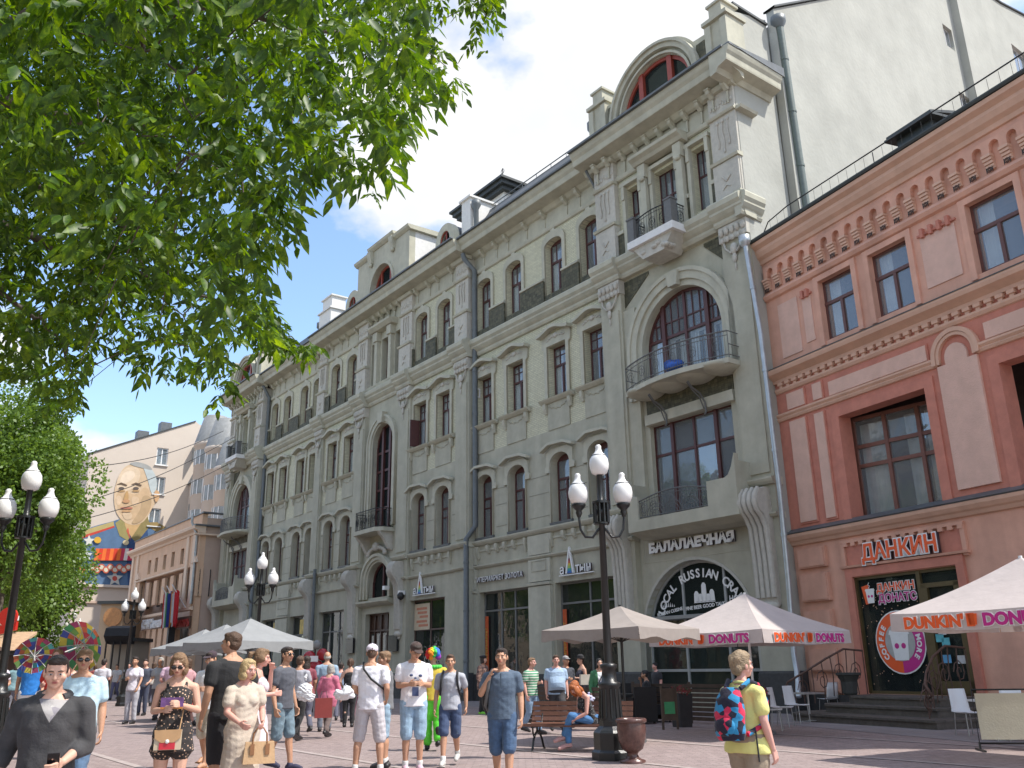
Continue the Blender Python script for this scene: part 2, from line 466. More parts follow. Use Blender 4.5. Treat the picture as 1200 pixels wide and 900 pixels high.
# rusticated joints on the grey storey
b = MB()
for z in (7.68, 8.69, 9.46):
    for off, wins, u0, u1 in ((0, WINF, 7.1, 17.3), (0, WINB, 35.4, 44.9), (.25, WINE, 18.6, 22.9), (.25, WINC, 29.7, 34.1)):
        ed = sorted([u0, u1] + [u + s_ * .86 for u in wins for s_ in (-1, 1)])
        for i in range(0, len(ed) - 1, 2):
            if ed[i + 1] - ed[i] > .1: b.box(ed[i], ed[i + 1], off, off + .012, z - .015, z + .015)
b.build('plaster_joint', mat('joint_shadow_paint', (.27, .265, .21), .9, .05), GB)

# --- windows -------------------------------------------------------------------
def window_meshes(w, h, kind, arch=0):
    """frame bars, panes and curtains of one window; x centred, z from 0 to h"""
    t = .07; f = MB(); hx = w / 2
    f.box(-hx, -hx + t, -.04, .04, 0, h); f.box(hx - t, hx, -.04, .04, 0, h)
    f.box(-hx + t, hx - t, -.04, .04, 0, t); f.box(-hx + t, hx - t, -.04, .04, h - t - arch, h)
    panes = []
    zt = h * {'F4': .60, 'F3': .62, 'F2': .62}.get(kind, .62)
    f.box(-hx + t, hx - t, -.045, .055, zt, zt + .09)
    f.box(-.05, .05, -.05, .06, t, zt)
    if kind == 'F3':
        for k in (1, 2): f.box(-hx + w * k / 3 - .017, -hx + w * k / 3 + .017, -.03, .035, zt + .09, h - t)
        f.box(-hx + t, hx - t, -.03, .03, (zt + h) / 2 + .03, (zt + h) / 2 + .07)
        zc = None
    if kind == 'F4':
        for k in (1, 2): f.box(-hx + w * k / 3 - .017, -hx + w * k / 3 + .017, -.03, .035, zt + .09, h - t)
    if kind == 'F2': f.box(-hx + t, hx - t, -.03, .04, zt * .76, zt * .76 + .05)
    pn = [MB().box(-hx + t, hx - t, -.008, .008, zt + .09, h - .02 - arch * .3), MB().box(-hx + t, -.05, -.008, .008, t, zt), MB().box(.05, hx - t, -.008, .008, t, zt)]
    return f.mesh('window', FRAME), [p.mesh('pane', GLASS) for p in pn]
def curtain_mesh(w, z0, z1, seed):
    r_ = random.Random(seed); n = 14; top = []
    vs = []
    for i in range(n + 1):
        x = -w / 2 + w * i / n; y = .03 * math.sin(i * 2.3 + seed) + r_.uniform(-.01, .01)
        vs += [(x, y, z0), (x, y * .6, z1)]
    return MB().add(vs, [(2 * i, 2 * i + 2, 2 * i + 3, 2 * i + 1) for i in range(n)], True).mesh('curtain', CURTAIN)
CURT = [curtain_mesh(.42, .05, 2.3, k) for k in range(3)]
CURTW = curtain_mesh(.85, .05, 2.35, 9)
WM = {k: window_meshes(*v) for k, v in {'F4': (1.22, 2.75, 'F4', .1), 'F3': (1.22, 2.45, 'F3'), 'F2': (1.22, 2.95, 'F2', .2)}.items()}
ROOM = MB().box(-.75, .75, -.8, -.75, -.1, 3.1).mesh('room_backing', mat('pale_room_wall', (.20, .21, .215), .9, .3, 1.5))
def put_window(kind, u, z, off, seed=0):
    f, pn = WM[kind]
    o = link('window', f, GB, (u, off - .36, z))
    for p in pn: link('pane', p, o)
    r_ = random.Random(seed * 7 + int(u * 10))
    if kind != 'F2':
        link('curtain', CURT[seed % 3], o, (.32 if r_.random() < .8 else -.3, -.1, 0)); link('curtain', CURTW if r_.random() < .35 else CURT[1], o, (-.1, -.22, 0))
        if r_.random() < .6: link('curtain', CURT[(seed + 1) % 3], o, (-.34, -.16, 0))
    link('room_backing', ROOM, o)
    return o
k = 0
for wins, off in ((WINF, 0), (WINB, 0), (WINE, .25), (WINC, .25)):
    for u in wins:
        for kind, z in (('F4', 17.85), ('F3', 12.85), ('F2', 7.33)):
            put_window(kind, u, z, off, k); k += 1
# open casement in the leftmost third-floor window of bay E, small open vent in bay F
MB().box(-.03, .03, 0, .55, 0, 1.5).build('open_casement', FRAME, GB, (22.66, .0, 12.95), -.15)
ov = MB(); ov.box(-.02, .02, 0, .32, 0, .05); ov.box(-.02, .02, 0, .32, .42, .47); ov.box(-.02, .02, 0, .05, .05, .42); ov.box(-.02, .02, .27, .32, .05, .42)
ov.build('open_vent', WHITE, GB, (16.95, -.1, 14.35))

# --- surrounds -------------------------------------------------------------------
def surround4():
    b = MB(); o = [(-.82, 18.62), (-.64, 18.62)] ; h = .64
    inner = [(h, 17.8)] + arc(0, 20.28, h, .32, 0, 180, 8) + [(-h, 17.8)]
    outer = [(.84, 17.8), (.84, 20.5), (.74, 20.72), (.4, 20.93), (.14, 20.99), (.14, 21.08), (-.14, 21.08), (-.14, 20.99), (-.4, 20.93), (-.74, 20.72), (-.84, 20.5), (-.84, 17.8)]
    return ring_plate(outer, inner, 0, .07)
def ring_plate(outer, inner, y0, y1):
    # outline with the inner path traced back: open at the bottom
    poly = outer + inner[::-1]
    cu = plate(poly, [], y0, y1, 'surround'); return cu
S4 = surround4(); S4.materials.append(OLIVE_T)
def s3():
    inner = [(.66, 12.75), (.66, 15.32), (-.66, 15.32), (-.66, 12.75)]
    outer = [(.86, 12.75), (.86, 15.2), (1.0, 15.28), (1.0, 15.86)] + [(-1 + 2 * t, 15.86) for t in (1,)] + [(-1.0, 15.86), (-1.0, 15.28), (-.86, 15.2), (-.86, 12.75)]
    return ring_plate(outer, inner, 0, .08)
S3 = s3(); S3.materials.append(OLIVE_T)
HOOD3 = MB()
pts = [(-1.1 + 2.2 * i / 16, 15.78 + .26 * (.5 + .5 * math.cos(PI * (-1 + 2 * i / 16)))) for i in range(17)]
HOOD3.exy(pts + [(x, z + .15) for x, z in pts[::-1]], 0, .3, smooth=False)
HOOD3 = HOOD3.mesh('hood', OLIVE_T)
SILL3 = MB().ex([(0, 12.62), (.1, 12.64), (.22, 12.74), (.26, 12.8), (0, 12.86)], -1.12, 1.12)
for sx in (-.85, .85): SILL3.ex([(0, 12.62), (0, 12.2), (.05, 12.18), (.14, 12.4), (.16, 12.62)], sx - .09, sx + .09)
SILL3 = SILL3.mesh('sill', OLIVE_T)
APRON = MB().box(-.74, .74, 0, .04, 11.4, 12.62)
for i in range(14):
    a = i / 13; APRON.ell((-.62 + 1.24 * a, .05, 12.5 - .17 * math.sin(PI * a) + .03 * math.sin(i * 2.1)), (.06, .03, .045), 6, 4)
APRON = APRON.mesh('apron_panel', OLIVE)
GARL = MB()
for i in range(16):
    a = i / 15; GARL.ell((-.6 + 1.2 * a, .09, 15.6 + .12 * math.sin(a * PI) + .03 * math.cos(i * 2.4)), (.05, .035, .05), 6, 4)
GARL.ell((0, .1, 15.72), (.14, .06, .12), 8, 5)
GARL = GARL.mesh('garland_relief', PALE)
def s2():
    inner = [(.66, 7.2), (.66, 9.85)] + arc(0, 9.85, .66, .45, 0, 180, 10)[1:] + [(-.66, 7.2)]
    outer = [(.66 + .02, 7.2), (.68, 9.5), (.98, 9.5), (.98, 9.75), (.88, 9.8), (.88, 10.35), (.55, 10.52), (-.55, 10.52), (-.88, 10.35), (-.88, 9.8), (-.98, 9.75), (-.98, 9.5), (-.68, 9.5), (-.68, 7.2)]
    return ring_plate(outer, inner, 0, .1)
S2 = s2(); S2.materials.append(OLIVE_T)
hp = [(-1.08, 10.42), (-.5, 10.62), (.5, 10.66), (1.08, 10.42)]
HOOD2 = MB().exy(hp + [(x, z + .12) for x, z in hp[::-1]], 0, .25).mesh('hood', OLIVE_T)
SILL2 = MB().ex([(0, 7.2), (.12, 7.2), (.14, 7.3), (0, 7.33)], -.72, .72).mesh('sill', ZINC)
TILEL = MB().ex([(0, 18.58), (.1, 18.62), (.12, 18.76), (0, 18.8)], -.5, .5)
for wins, off, lo, hi in ((WINF, 0, 7.1, 17.3), (WINB, 0, 35.4, 44.9), (WINE, .25, 18.5, 23.0), (WINC, .25, 29.5, 34.3)):
    for u in wins:
        link('surround', S4, GB, (u, off, 0)); link('surround', S3, GB, (u, off, 0)); link('surround', S2, GB, (u, off, 0))
        link('hood', HOOD3, GB, (u, off + .05, 0)); link('hood', HOOD2, GB, (u, off + .08, 0)); link('sill', SILL3, GB, (u, off + .03, 0))
        link('sill', SILL2, GB, (u, off, 0)); link('apron_panel', APRON, GB, (u, off, 0)); link('garland_relief', GARL, GB, (u, off, 0))
    e = sorted([lo, hi] + [u + q for u in wins for q in (-.645, .645)])
    for i in range(0, len(e), 2):
        a, c = e[i], e[i + 1]
        if c - a < .1: continue
        MB().box(a, c, off - .05, off + .16, 17.5, 18.58).build('tile_panel', TILE_G, GB)
        MB().ex([(off - .05, 18.58), (off + .2, 18.62), (off + .2, 18.72), (off - .05, 18.8)], a, c).build('tile_ledge', OLIVE_T, GB)
    MB().box(lo, hi, off - .3, off + .1, 17.5, 17.82).build('tile_sill', TILE_G, GB)

# --- pilasters ----------------------------------------------------------------------
def pilaster(u0, u1, off, consol=True):
    c = (u0 + u1) / 2; w = u1 - u0
    MB().box(u0, u1, off - .5, off + .14, 7.2, 15.9).box(u0 + .12, u1 - .12, off + .14, off + .2, 7.35, 15.2).build('pilaster', OLIVE, GB)
    MB().box(u0, u1, off - .5, off + .16, 17.5, 22.1).box(u0 + .02, u1 - .02, off + .16, off + .24, 17.5, 19.0).build('pilaster', PALE, GB)
    MB().ex([(off, 19.0), (off + .3, 19.02), (off + .34, 19.12), (off, 19.2)], u0 - .05, u1 + .05).build('pilaster_band', OLIVE_T, GB)
    MB().ex([(off, 20.95), (off + .25, 20.97), (off + .3, 21.05), (off, 21.12)], u0 - .05, u1 + .05).build('pilaster_band', OLIVE_T, GB)
    MB().ex([(off, 22.0), (off + .3, 22.02), (off + .4, 22.15), (off, 22.25)], u0 - .1, u1 + .1).build('pilaster_band', OLIVE_T, GB)
    # relief: long drops
    b = MB()
    for k in (-1, 0, 1):
        x = c + k * w * .2; zb = 19.5 + abs(k) * .25
        b.tube([(x, off + .18, 20.8), (x + .03, off + .19, 20.3), (x - .03, off + .19, 19.9), (x, off + .18, zb)], [.035, .03, .03, .012], 5)
        b.ell((x, off + .19, 20.75), (.08, .04, .08), 7, 4); b.ell((x, off + .19, zb), (.05, .03, .09), 6, 4)
    for i in range(9): b.ell((u0 + .12 + (w - .24) * i / 8, off + .17, 21.5 + .08 * math.sin(i * 2)), (.07, .035, .1), 6, 4)
    b.tube([(c - .2, off + .25, 18.4), (c, off + .26, 18.2), (c + .2, off + .25, 18.45)], .03, 5); b.tube([(c - .16, off + .25, 17.95), (c, off + .26, 18.05), (c + .2, off + .25, 17.9)], .025, 5)
    tag(b.build('stucco_relief', PALE, GB), kind='stuff')
    # capital under the third cornice
    b = MB().box(u0 - .02, u1 + .02, off - .2, off + .24, 15.9, 16.5)
    for i in range(5):
        x = u0 + w * (i + .5) / 5
        b.ell((x, off + .27, 16.25), (w * .1, .08, .16), 7, 5); b.ell((x, off + .25, 15.95), (w * .08, .06, .12), 7, 4)
    b.ell((c, off + .25, 15.5), (.17, .07, .22), 8, 5); b.ell((c, off + .24, 15.15), (.11, .05, .2), 8, 5); b.ell((c, off + .22, 14.8), (.05, .04, .16), 6, 4)
    for k in (-1, 1): b.tube([(c + k * w * .38, off + .2, 15.9), (c + k * w * .3, off + .24, 15.6), (c + k * w * .1, off + .24, 15.35)], .04, 5)
    b.build('capital', PALE, GB)
    ledge([(y * 1.0 + .2 if y else -.3, z) for y, z in P_STR3], u0 - .12, u1 + .12, off)
    ledge([(y + .16 if y else -.2, z) for y, z in P_STR2], u0 - .06, u1 + .06, off)
    ledge([(y + .16 if y else -.2, z) for y, z in P_STR1], u0 - .04, u1 + .04, off)
    MB().box(u0, u1, off - .5, off + .15, 0, 7.0).build('pilaster', OLIVE, GB)
    MB().box(u0 - .06, u1 + .06, off - .5, off + .3, 0, 1.15).ex([(off - .4, 1.15), (off + .3, 1.15), (off + .2, 1.22), (off - .4, 1.22)], u0 - .06, u1 + .06).build('plinth', STONE_D, GB)
def console(c, off, z1=6.7, w=.62):
    """big scroll console with fluted shaft"""
    b = MB()
    prof = [(0, 3.2), (.08, 3.15), (.16, 3.22), (.2, 3.5), (.2, 4.6), (.26, 5.6), (.42, 5.95), (.62, 6.1), (.72, 6.3), (.7, 6.55), (.55, 6.75), (.3, 6.85), (0, 6.85)]
    b.ex([(off + .1 + y, z) for y, z in prof], c - w / 2, c + w / 2, smooth=False)
    for k in range(4):
        x = c - w / 2 + w * (k + .5) / 4
        b.tube([(x, off + .3, 3.4), (x, off + .31, 4.6), (x, off + .38, 5.6), (x, off + .56, 5.92), (x, off + .76, 6.12), (x, off + .84, 6.35), (x, off + .78, 6.6), (x, off + .6, 6.8)], w / 9, 6)
    b.ell((c, off + .22, 3.15), (w * .55, .17, .16), 10, 6); b.ell((c, off + .2, 2.98), (w * .3, .1, .12), 8, 5)
    b.build('console', PALE, GB)
pilaster(17.25, 18.45, .25); pilaster(22.95, 24.25, .3); pilaster(28.3, 29.55, .3); pilaster(34.25, 35.35, .25)
for c in (23.6, 28.95, 34.8): console(c, .3)
# ground floor dark granite base
for a, b_, o_ in ((11.4, 13.1, 0), (16.95, 17.3, 0), (7.05, 7.7, 0), (34.9, 36.6, 0), (38.9, 41.0, 0), (43.7, 45.0, 0), (18.45, 19.5, .25), (22.9, 23.0, .25), (29.5, 30.5, .25)):
    MB().box(a, b_, o_ - .3, o_ + .2, 0, 1.15).build('plinth', STONE_D, GB)
# wall block tablets beside the door
for u in (24.0, 28.9): MB().box(u - .45, u + .45, .5, .62, 2.3, 3.1).build('black_tablet', mat('black_polished_stone', (.02, .02, .022), .2, .2), GB)
# ---------------------------------------------------------------- grey building: arched end bays and centre
def side_ledge(prof, u, off0, off1, m_=None, name='cornice'):
    """same profile, returned round the corner on the side wall (projects towards -x)"""
    b = MB(); n = len(prof)
    vs = [(u - y, off0, z) for y, z in prof] + [(u - y, off1, z) for y, z in prof]
    b.add(vs, [(i, (i + 1) % n, n + (i + 1) % n, n + i) for i in range(n)] + [tuple(range(n)), tuple(range(2 * n - 1, n - 1, -1))])
    return b.build(name, m_ or OLIVE_T, GB)
def arch_mould(c, hw, zs, rz, w, y0, y1, zb, name='arch_moulding', m_=None, key=True):
    outer = [(c + hw + w, zb)] + arc(c, zs, hw + w, rz + w, 0, 180, 22) + [(c - hw - w, zb)]
    inner = [(c + hw, zb)] + arc(c, zs, hw, rz, 0, 180, 22) + [(c - hw, zb)]
    me = plate(outer + inner[::-1], [], y0, y1, name); me.materials.append(m_ or OLIVE_T)
    return link(name, me, GB)
def frame_grid(name, xs, zs, t, y, arch=None, m_=FRAME, skip=(), glass=GLASS, parent=GB, thick=None):
    """mullions at xs, transoms at zs; arch=(c, zs, hw, rz) clips the tops; panes are children"""
    b = MB()
    def top(x):
        if not arch: return zs[-1]
        c, z0, hw, rz = arch; q = max(0, 1 - ((x - c) / hw) ** 2)
        return z0 + rz * math.sqrt(q)
    for i, x in enumerate(xs):
        tt = t * (1.6 if thick and i in thick else 1)
        tp = top(min(max(x, (arch[0] - arch[2]) if arch else x), (arch[0] + arch[2]) if arch else x))
        if tp > zs[0] + .05: b.box(x - tt / 2, x + tt / 2, y - tt * .6, y + tt * .7, zs[0], tp)
    for z in zs[:-1] if arch else zs:
        x0, x1 = xs[0], xs[-1]
        if arch and z > arch[1]:
            q = arch[2] * math.sqrt(max(0, 1 - ((z - arch[1]) / arch[3]) ** 2)); x0, x1 = arch[0] - q, arch[0] + q
        b.box(x0, x1, y - t * .45, y + t * .5, z - t / 2, z + t / 2)
    if arch:
        c, z0, hw, rz = arch
        A = arc(c, z0, hw, rz, 0, 180, 20); B = arc(c, z0, hw - t, rz - t, 0, 180, 20)
        for i in range(20):
            b.exy([A[i], A[i + 1], B[i + 1], B[i]], y - t * .5, y + t * .55)
    o = b.build(name, m_, parent)
    for i in range(len(xs) - 1):
        cols = zs[:-1] if arch else zs
        zz = [z for z in cols]
        for j in range(len(zz)):
            za = zz[j]; zb_ = zz[j + 1] if j + 1 < len(zz) else None
            if zb_ is None and not arch: continue
            xa, xb = xs[i], xs[i + 1]; n = 4
            tp = [(xa + (xb - xa) * k / n) for k in range(n + 1)]
            tops = [min(top(x), zb_) if zb_ is not None else top(x) for x in tp]
            if max(tops) <= za + .04: continue
            pl = [(xb, za), (xa, za)][::-1] + [(x, max(t_, za + .001)) for x, t_ in zip(tp[::-1], tops[::-1])]
            MB().exy(pl, y - .01, y + .006).build('pane', glass, o)
    return o
def iron_panel(b, p0, p1, h, seed=0, arch_top=0):
    """wrought iron railing panel between two points, drawn as bars and scrolls"""
    p0, p1 = Vector(p0), Vector(p1); d = p1 - p0; Lh = d.length; n = max(2, int(Lh / .13)); r_ = random.Random(seed)
    up = Vector((0, 0, 1))
    hh = lambda t: h + arch_top * math.sin(PI * t)
    b.tube([p0 + d * (i / 8) + up * hh(i / 8) for i in range(9)], .025, 6)
    b.tube([p0 + up * .06, p1 + up * .06], .02, 5)
    b.tube([p0 + d * (i / 8) + up * hh(i / 8) * .86 for i in range(9)], .012, 5)
    for i in range(n + 1):
        t = i / n; b.tube([p0 + d * t + up * .04, p0 + d * t + up * hh(t)], .011, 4)
    m_ = max(1, int(Lh / .42))
    for i in range(m_):
        c = p0 + d * ((i + .5) / m_) + up * hh((i + .5) / m_) * .48; e = d.normalized(); rr = min(.17, Lh / m_ * .42)
        b.tube([c + e * (rr * (1 - k / 16) * math.cos(k * .8)) + up * (rr * 1.25 * (1 - k / 16) * math.sin(k * .8)) for k in range(14)], .012, 4)
        b.tube([c + e * rr * math.cos(a) + up * 1.4 * rr * math.sin(a) for a in [PI * 2 * k / 10 for k in range(10)]], .011, 4, closed=True)
def risalit(uc, k, off=.45, far=False):
    X = lambda x: uc + (x - 3.2) * k
    # wall sheets
    ho = []
    SA = (X(3.38), 2.5 * k, 2.45, 2.48)      # shop arch: centre, half width, spring, rise
    if far: low = [rect(X(1.3), X(5.2), .3, 4.6)]
    else: low = [archw(X(3.38) - 2.5 * k, X(3.38) + 2.5 * k, .6, 2.45, 4.93, 26)]
    win3 = rect(X(1.05), X(4.98), 6.6, 10.1)
    arch2 = archw(X(1.0), X(4.98), 11.3, 13.1, 15.12, 24)
    lo, hi = X(.55), X(5.95)
    add_plate('wall', rect(lo, hi, 0, 16.5), low + [win3, arch2], off - .55, off - .12, OLIVE, GB)
    h4 = [rect(X(u) - w, X(u) + w, 17.8, 20.5) for u, w in ((5.0, .4), (3.2, .62), (1.4, .4))]
    add_plate('brick_wall', rect(lo, hi, 16.5, 21.1), h4, off - .55, off - .1, BRICK_C, GB)
    MB().box(lo, hi, off - .5, off - .06, 21.1, 22.5).build('frieze', OLIVE_T, GB)
    # flat jambs beside the niche
    for q0, q1 in ((lo, X(1.0) - .28), (X(4.98) + .28, hi)): MB().box(q0, q1, off - .12, off + .05, 6.1, 15.1).build('niche_jamb', OLIVE, GB)
    arch_mould(X(2.99), 1.99 * k, 13.1, 2.02, .24, off - .12, off + .04, 11.2)
    arch_mould(X(2.99), 1.99 * k + .24, 13.1, 2.26, .3, off - .12, off + .14, 11.2)
    arch_mould(X(2.99), 1.99 * k + .54, 13.1, 2.56, .16, off - .12, off + .2, 11.2)
    MB().exy([(X(2.99) - .22, 15.15), (X(2.99) + .22, 15.15), (X(2.99) + .32, 15.75), (X(2.99) - .32, 15.75)], off, off + .28).build('keystone', OLIVE_T, GB)
    for a, b_ in ((X(.62), X(1.6)), (X(4.5), X(5.9))):
        MB().exy([(a, 16.42), (b_, 16.42), (b_ if b_ < X(3) else b_, 16.3 if b_ < X(3) else 15.3), (a, 15.3 if b_ < X(3) else 16.3)], off - .12, off - .085).build('tile_panel', TILE_G, GB)
    # glazing of the great arch: doors below, small panes above
    fr = frame_grid('arched_window', [X(1.0), X(1.9), X(2.99), X(4.08), X(4.98)], [11.35, 13.45, 15.12], .11, off - .38, (X(2.99), 13.1, 1.99 * k, 2.02), thick=(1, 3))
    gb = MB()
    for x in (1.2, 1.45, 1.68, 2.26, 2.62, 3.35, 3.71, 4.3, 4.53, 4.78):
        zt_ = 13.1 + 2.02 * math.sqrt(max(0, 1 - ((x - 2.99) / 1.99) ** 2)); gb.box(X(x) - .018, X(x) + .018, off - .42, off - .34, 13.5, max(13.52, zt_))
    gb.box(X(1.15), X(4.83), off - .42, off - .34, 14.02, 14.07); gb.build('glazing_bar', FRAME, fr)
    for x in (1.15, 2.1, 3.15, 4.2):
        cs = MB(); w0, w1 = X(x), X(x + .62); y0 = off - .5
        cs.box(w0, w0 + .06, y0 - .02, y0 + .02, 11.4, 13.4).box(w1 - .06, w1, y0 - .02, y0 + .02, 11.4, 13.4).box(w0, w1, y0 - .02, y0 + .02, 13.3, 13.4); cs.build('inner_casement', WHITE, fr)
    MB().box(X(1.0), X(4.98), off - 1.35, off - 1.3, 11.3, 15.2).build('room_backing', DARKROOM, fr)
    for i, x in enumerate((1.35, 2.1, 2.75, 3.3, 3.95, 4.6)): link('curtain', CURT[i % 3], fr, (X(x), off - .55, 11.3))
    fr = frame_grid('three_light_window', [X(1.05), X(1.95), X(3.0), X(4.05), X(4.98)], [6.6, 8.95, 10.1], .09, off - .38, thick=(1, 3))
    MB().box(X(1.0), X(5.0), off - 1.3, off - 1.25, 6.5, 10.2).build('room_backing', DARKROOM, fr)
    MB().box(X(.82), X(5.02), off - .12, off - .04, 10.52, 11.3).build('tile_panel', TILE_G, GB)
    MB().ex([(off - .12, 10.1), (off + .06, 10.12), (off + .08, 10.5), (off - .12, 10.52)], X(.8), X(5.05)).build('lintel', OLIVE_T, GB)
    # first balcony: low ironwork between curved cheeks
    y1 = off + .95
    MB().box(X(.3), X(5.36), off - .1, y1, 6.02, 6.45).ex([(off, 5.78), (off + .5, 5.86), (y1 - .02, 6.02), (off, 6.02)], X(.36), X(5.3)).build('balcony_slab', OLIVE, GB)
    for a, b_, s_ in ((X(.3), X(1.55), 1), (X(4.82), X(5.36), -1)):
        xs = [a + (b_ - a) * i / 8 for i in range(9)]
        zt = [6.5 + .95 * (1 - ((x - a) / (b_ - a) if s_ > 0 else (b_ - x) / (b_ - a))) ** .6 if True else 0 for x in xs]
        zt = [7.28 + (.75 * max(0, 1 - ((x - a) / .45 if s_ > 0 else (b_ - x) / .35)) ** 2) for x in xs]
        MB().exy([(a, 6.45), (b_, 6.45)] + [(x, z) for x, z in zip(xs[::-1], zt[::-1])], y1 - .22, y1).build('balcony_cheek', OLIVE, GB)
    for q in (X(.3), X(5.36) - .15): MB().box(q, q + .15, off, y1 - .22, 6.45, 7.8).build('balcony_cheek', OLIVE, GB)
    b = MB(); iron_panel(b, (X(1.55), y1 - .08, 6.45), (X(4.82), y1 - .08, 6.45), .66, 3, .22)
    for q in (.25, .5, .75):
        c = Vector((X(1.55) + (X(4.82) - X(1.55)) * q, y1 - .07, 6.5))
        for r0 in (.2, .32, .44): b.tube([c + Vector((r0 * math.cos(a), 0, r0 * math.sin(a))) for a in [PI * i / 10 for i in range(11)]], .012, 4)
    b.build('balcony_railing', GREYM, GB)
    # second balcony: bowed slab, scalloped underside, thin railing
    cx, hw = X(2.75), 2.5 * k; pts = []
    N_ = 24
    bow = [(cx - hw + 2 * hw * i / N_, off + .35 + 1.0 * math.sin(PI * (.12 + .76 * i / N_)) ** .8) for i in range(N_ + 1)]
    MB().exz([(cx - hw, off - .3)] + bow + [(cx + hw, off - .3)], 11.18, 11.36).build('balcony_slab', OLIVE_T, GB)
    b = MB()
    for i in range(4):
        c = cx - hw + hw * (i + .5) / 2
        b.ell((c, off + .3, 11.24), (hw / 4 * 1.04, .92, .2), 14, 8)
    b.build('scalloped_soffit', OLIVE_T, GB)
    for u in (X(2.0), X(3.9)):
        MB().tube([(u, off + .95, 10.95), (u, off + .75, 10.75), (u, off + .35, 10.6), (u, off + .12, 10.3), (u, off + .1, 9.95), (u, off + .2, 9.85)], .035, 6).tube([(u + .09, off + .9, 10.95), (u + .09, off + .65, 10.7), (u + .09, off + .3, 10.5), (u + .09, off + .1, 10.1)], .025, 6).build('iron_bracket', GREYM, GB)
    b = MB()
    rb = [Vector((x, y - .05, 11.36)) for x, y in bow]
    for z, r_ in ((.98, .028), (.12, .018), (.82, .014)): b.tube([p + Vector((0, 0, z)) for p in rb], r_, 6)
    for i, p in enumerate(rb):
        for q in (0, .5):
            if i == N_ and q: continue
            p2 = p if not q else (p + rb[i + 1]) / 2
            b.tube([p2, p2 + Vector((0, 0, .98))], .018 if i % 6 == 0 and not q else .01, 4)
        if i % 4 == 2:
            c = p + Vector((0, 0, .46)); b.tube([c + Vector((.2 * (1 - j / 18) * math.cos(j * .8), 0, .26 * (1 - j / 18) * math.sin(j * .8))) for j in range(15)], .012, 4)
    for p in (rb[0], rb[-1]):
        for z in (.98, .5, .12): b.tube([p + Vector((0, 0, z)), Vector((p.x, off - .1, 11.36 + z))], .018, 5)
    b.build('balcony_railing', GREYM, GB)
    # top floor
    for pr in (P_STR3,): ledge([(y if y else -.4, z) for y, z in pr], lo, hi, off + .02)
    ledge(P_FR, lo, hi, off - .06)
    for u, w in ((5.0, .4), (3.2, .62), (1.4, .4)):
        xc = X(u); n = 3 if w < .5 else 4
        o = frame_grid('window', [xc - w, xc + w] if w < .5 else [xc - w, xc, xc + w], [17.82, 19.4, 20.5], .07, off - .45)
        b = MB()
        for i in range(1, n): b.box(xc - w + 2 * w * i / n - .012, xc - w + 2 * w * i / n + .012, off - .48, off - .4, 19.4, 20.5)
        b.build('glazing_bar', FRAME, o)
        link('curtain', CURT[0], o, (xc + .15, off - .62, 17.8)); MB().box(xc - w, xc + w, off - 1.3, off - 1.25, 17.7, 20.6).build('room_backing', DARKROOM, o)
        z1 = 20.5; sw = .16
        b = MB().box(xc - w - sw, xc - w, off - .1, off + .06, 17.5, 20.62).box(xc + w, xc + w + sw, off - .1, off + .06, 17.5, 20.62)
        b.box(xc - w - sw - .06, xc + w + sw + .06, off - .1, off + .12, 20.62, 20.78); b.box(xc - w - sw, xc - w, off + .06, off + .11, 20.0, 20.62); b.box(xc + w, xc + w + sw, off + .06, off + .11, 20.0, 20.62)
        if w > .5:
            b.box(xc - 1.12, xc - .84, off, off + .22, 17.5, 20.35); b.box(xc + .84, xc + 1.12, off, off + .22, 17.5, 20.35)
            for s_ in (-1, 1): b.box(xc + s_ * .98 - .2, xc + s_ * .98 + .2, off, off + .3, 20.35, 20.95); b.ell((xc + s_ * .98, off + .26, 20.3), (.17, .1, .1), 8, 5)
            b.ex([(off, 20.95), (off + .35, 20.98), (off + .45, 21.1), (off + .62, 21.2), (off + .65, 21.32), (off, 21.38)], xc - 1.35, xc + 1.35)
        b.build('surround', OLIVE_T, GB)
    e = [lo, X(5.0) + .56 if False else 0]
    ed = sorted([lo, hi, X(1.4) - .56, X(1.4) + .56, X(3.2) - 1.13, X(3.2) + 1.13, X(5.0) - .56, X(5.0) + .56])
    for i in range(0, 8, 2):
        if ed[i + 1] - ed[i] > .05:
            MB().box(ed[i], ed[i + 1], off - .1, off + .08, 17.5, 18.5).build('tile_panel', TILE_G, GB)
            MB().box(ed[i], ed[i + 1], off - .1, off + .12, 18.5, 18.66).build('tile_ledge', OLIVE_T, GB)
    # small top balcony with stone-grey posts
    cx = X(3.2); y1 = off + 1.1
    MB().box(cx - 1.2, cx + 1.2, off, y1, 16.95, 17.25).build('balcony_slab', PEEL, GB)
    b = MB().exy([(cx - 1.05, 16.95), (cx + 1.05, 16.95), (cx + .55, 16.35), (cx - .55, 16.35)], off, y1 - .15)
    for i in range(12):
        a = rnd.uniform(-.8, .8); b.ell((cx + a, y1 - .12 - rnd.uniform(0, .4), 16.4 + (1.05 - abs(a)) * .45 * rnd.uniform(.5, 1.1)), (.16, .12, .1), 7, 5)
    b.build('carved_corbel', PALE, GB)
    for s_ in (-1, 1): MB().box(cx + s_ * 1.0 - .17, cx + s_ * 1.0 + .17, y1 - .36, y1 - .02, 17.25, 18.2).box(cx + s_ * 1.0 - .2, cx + s_ * 1.0 + .2, y1 - .39, y1 + .01, 18.2, 18.27).build('balcony_post', GREYM, GB)
    b = MB(); iron_panel(b, (cx - .83, y1 - .2, 17.25), (cx + .83, y1 - .2, 17.25), .92, 4, .1)
    for s_ in (-1, 1): iron_panel(b, (cx + s_ * 1.05, y1 - .36, 17.25), (cx + s_ * 1.05, off + .12, 17.25), .9, 5)
    b.build('balcony_railing', IRON, GB)
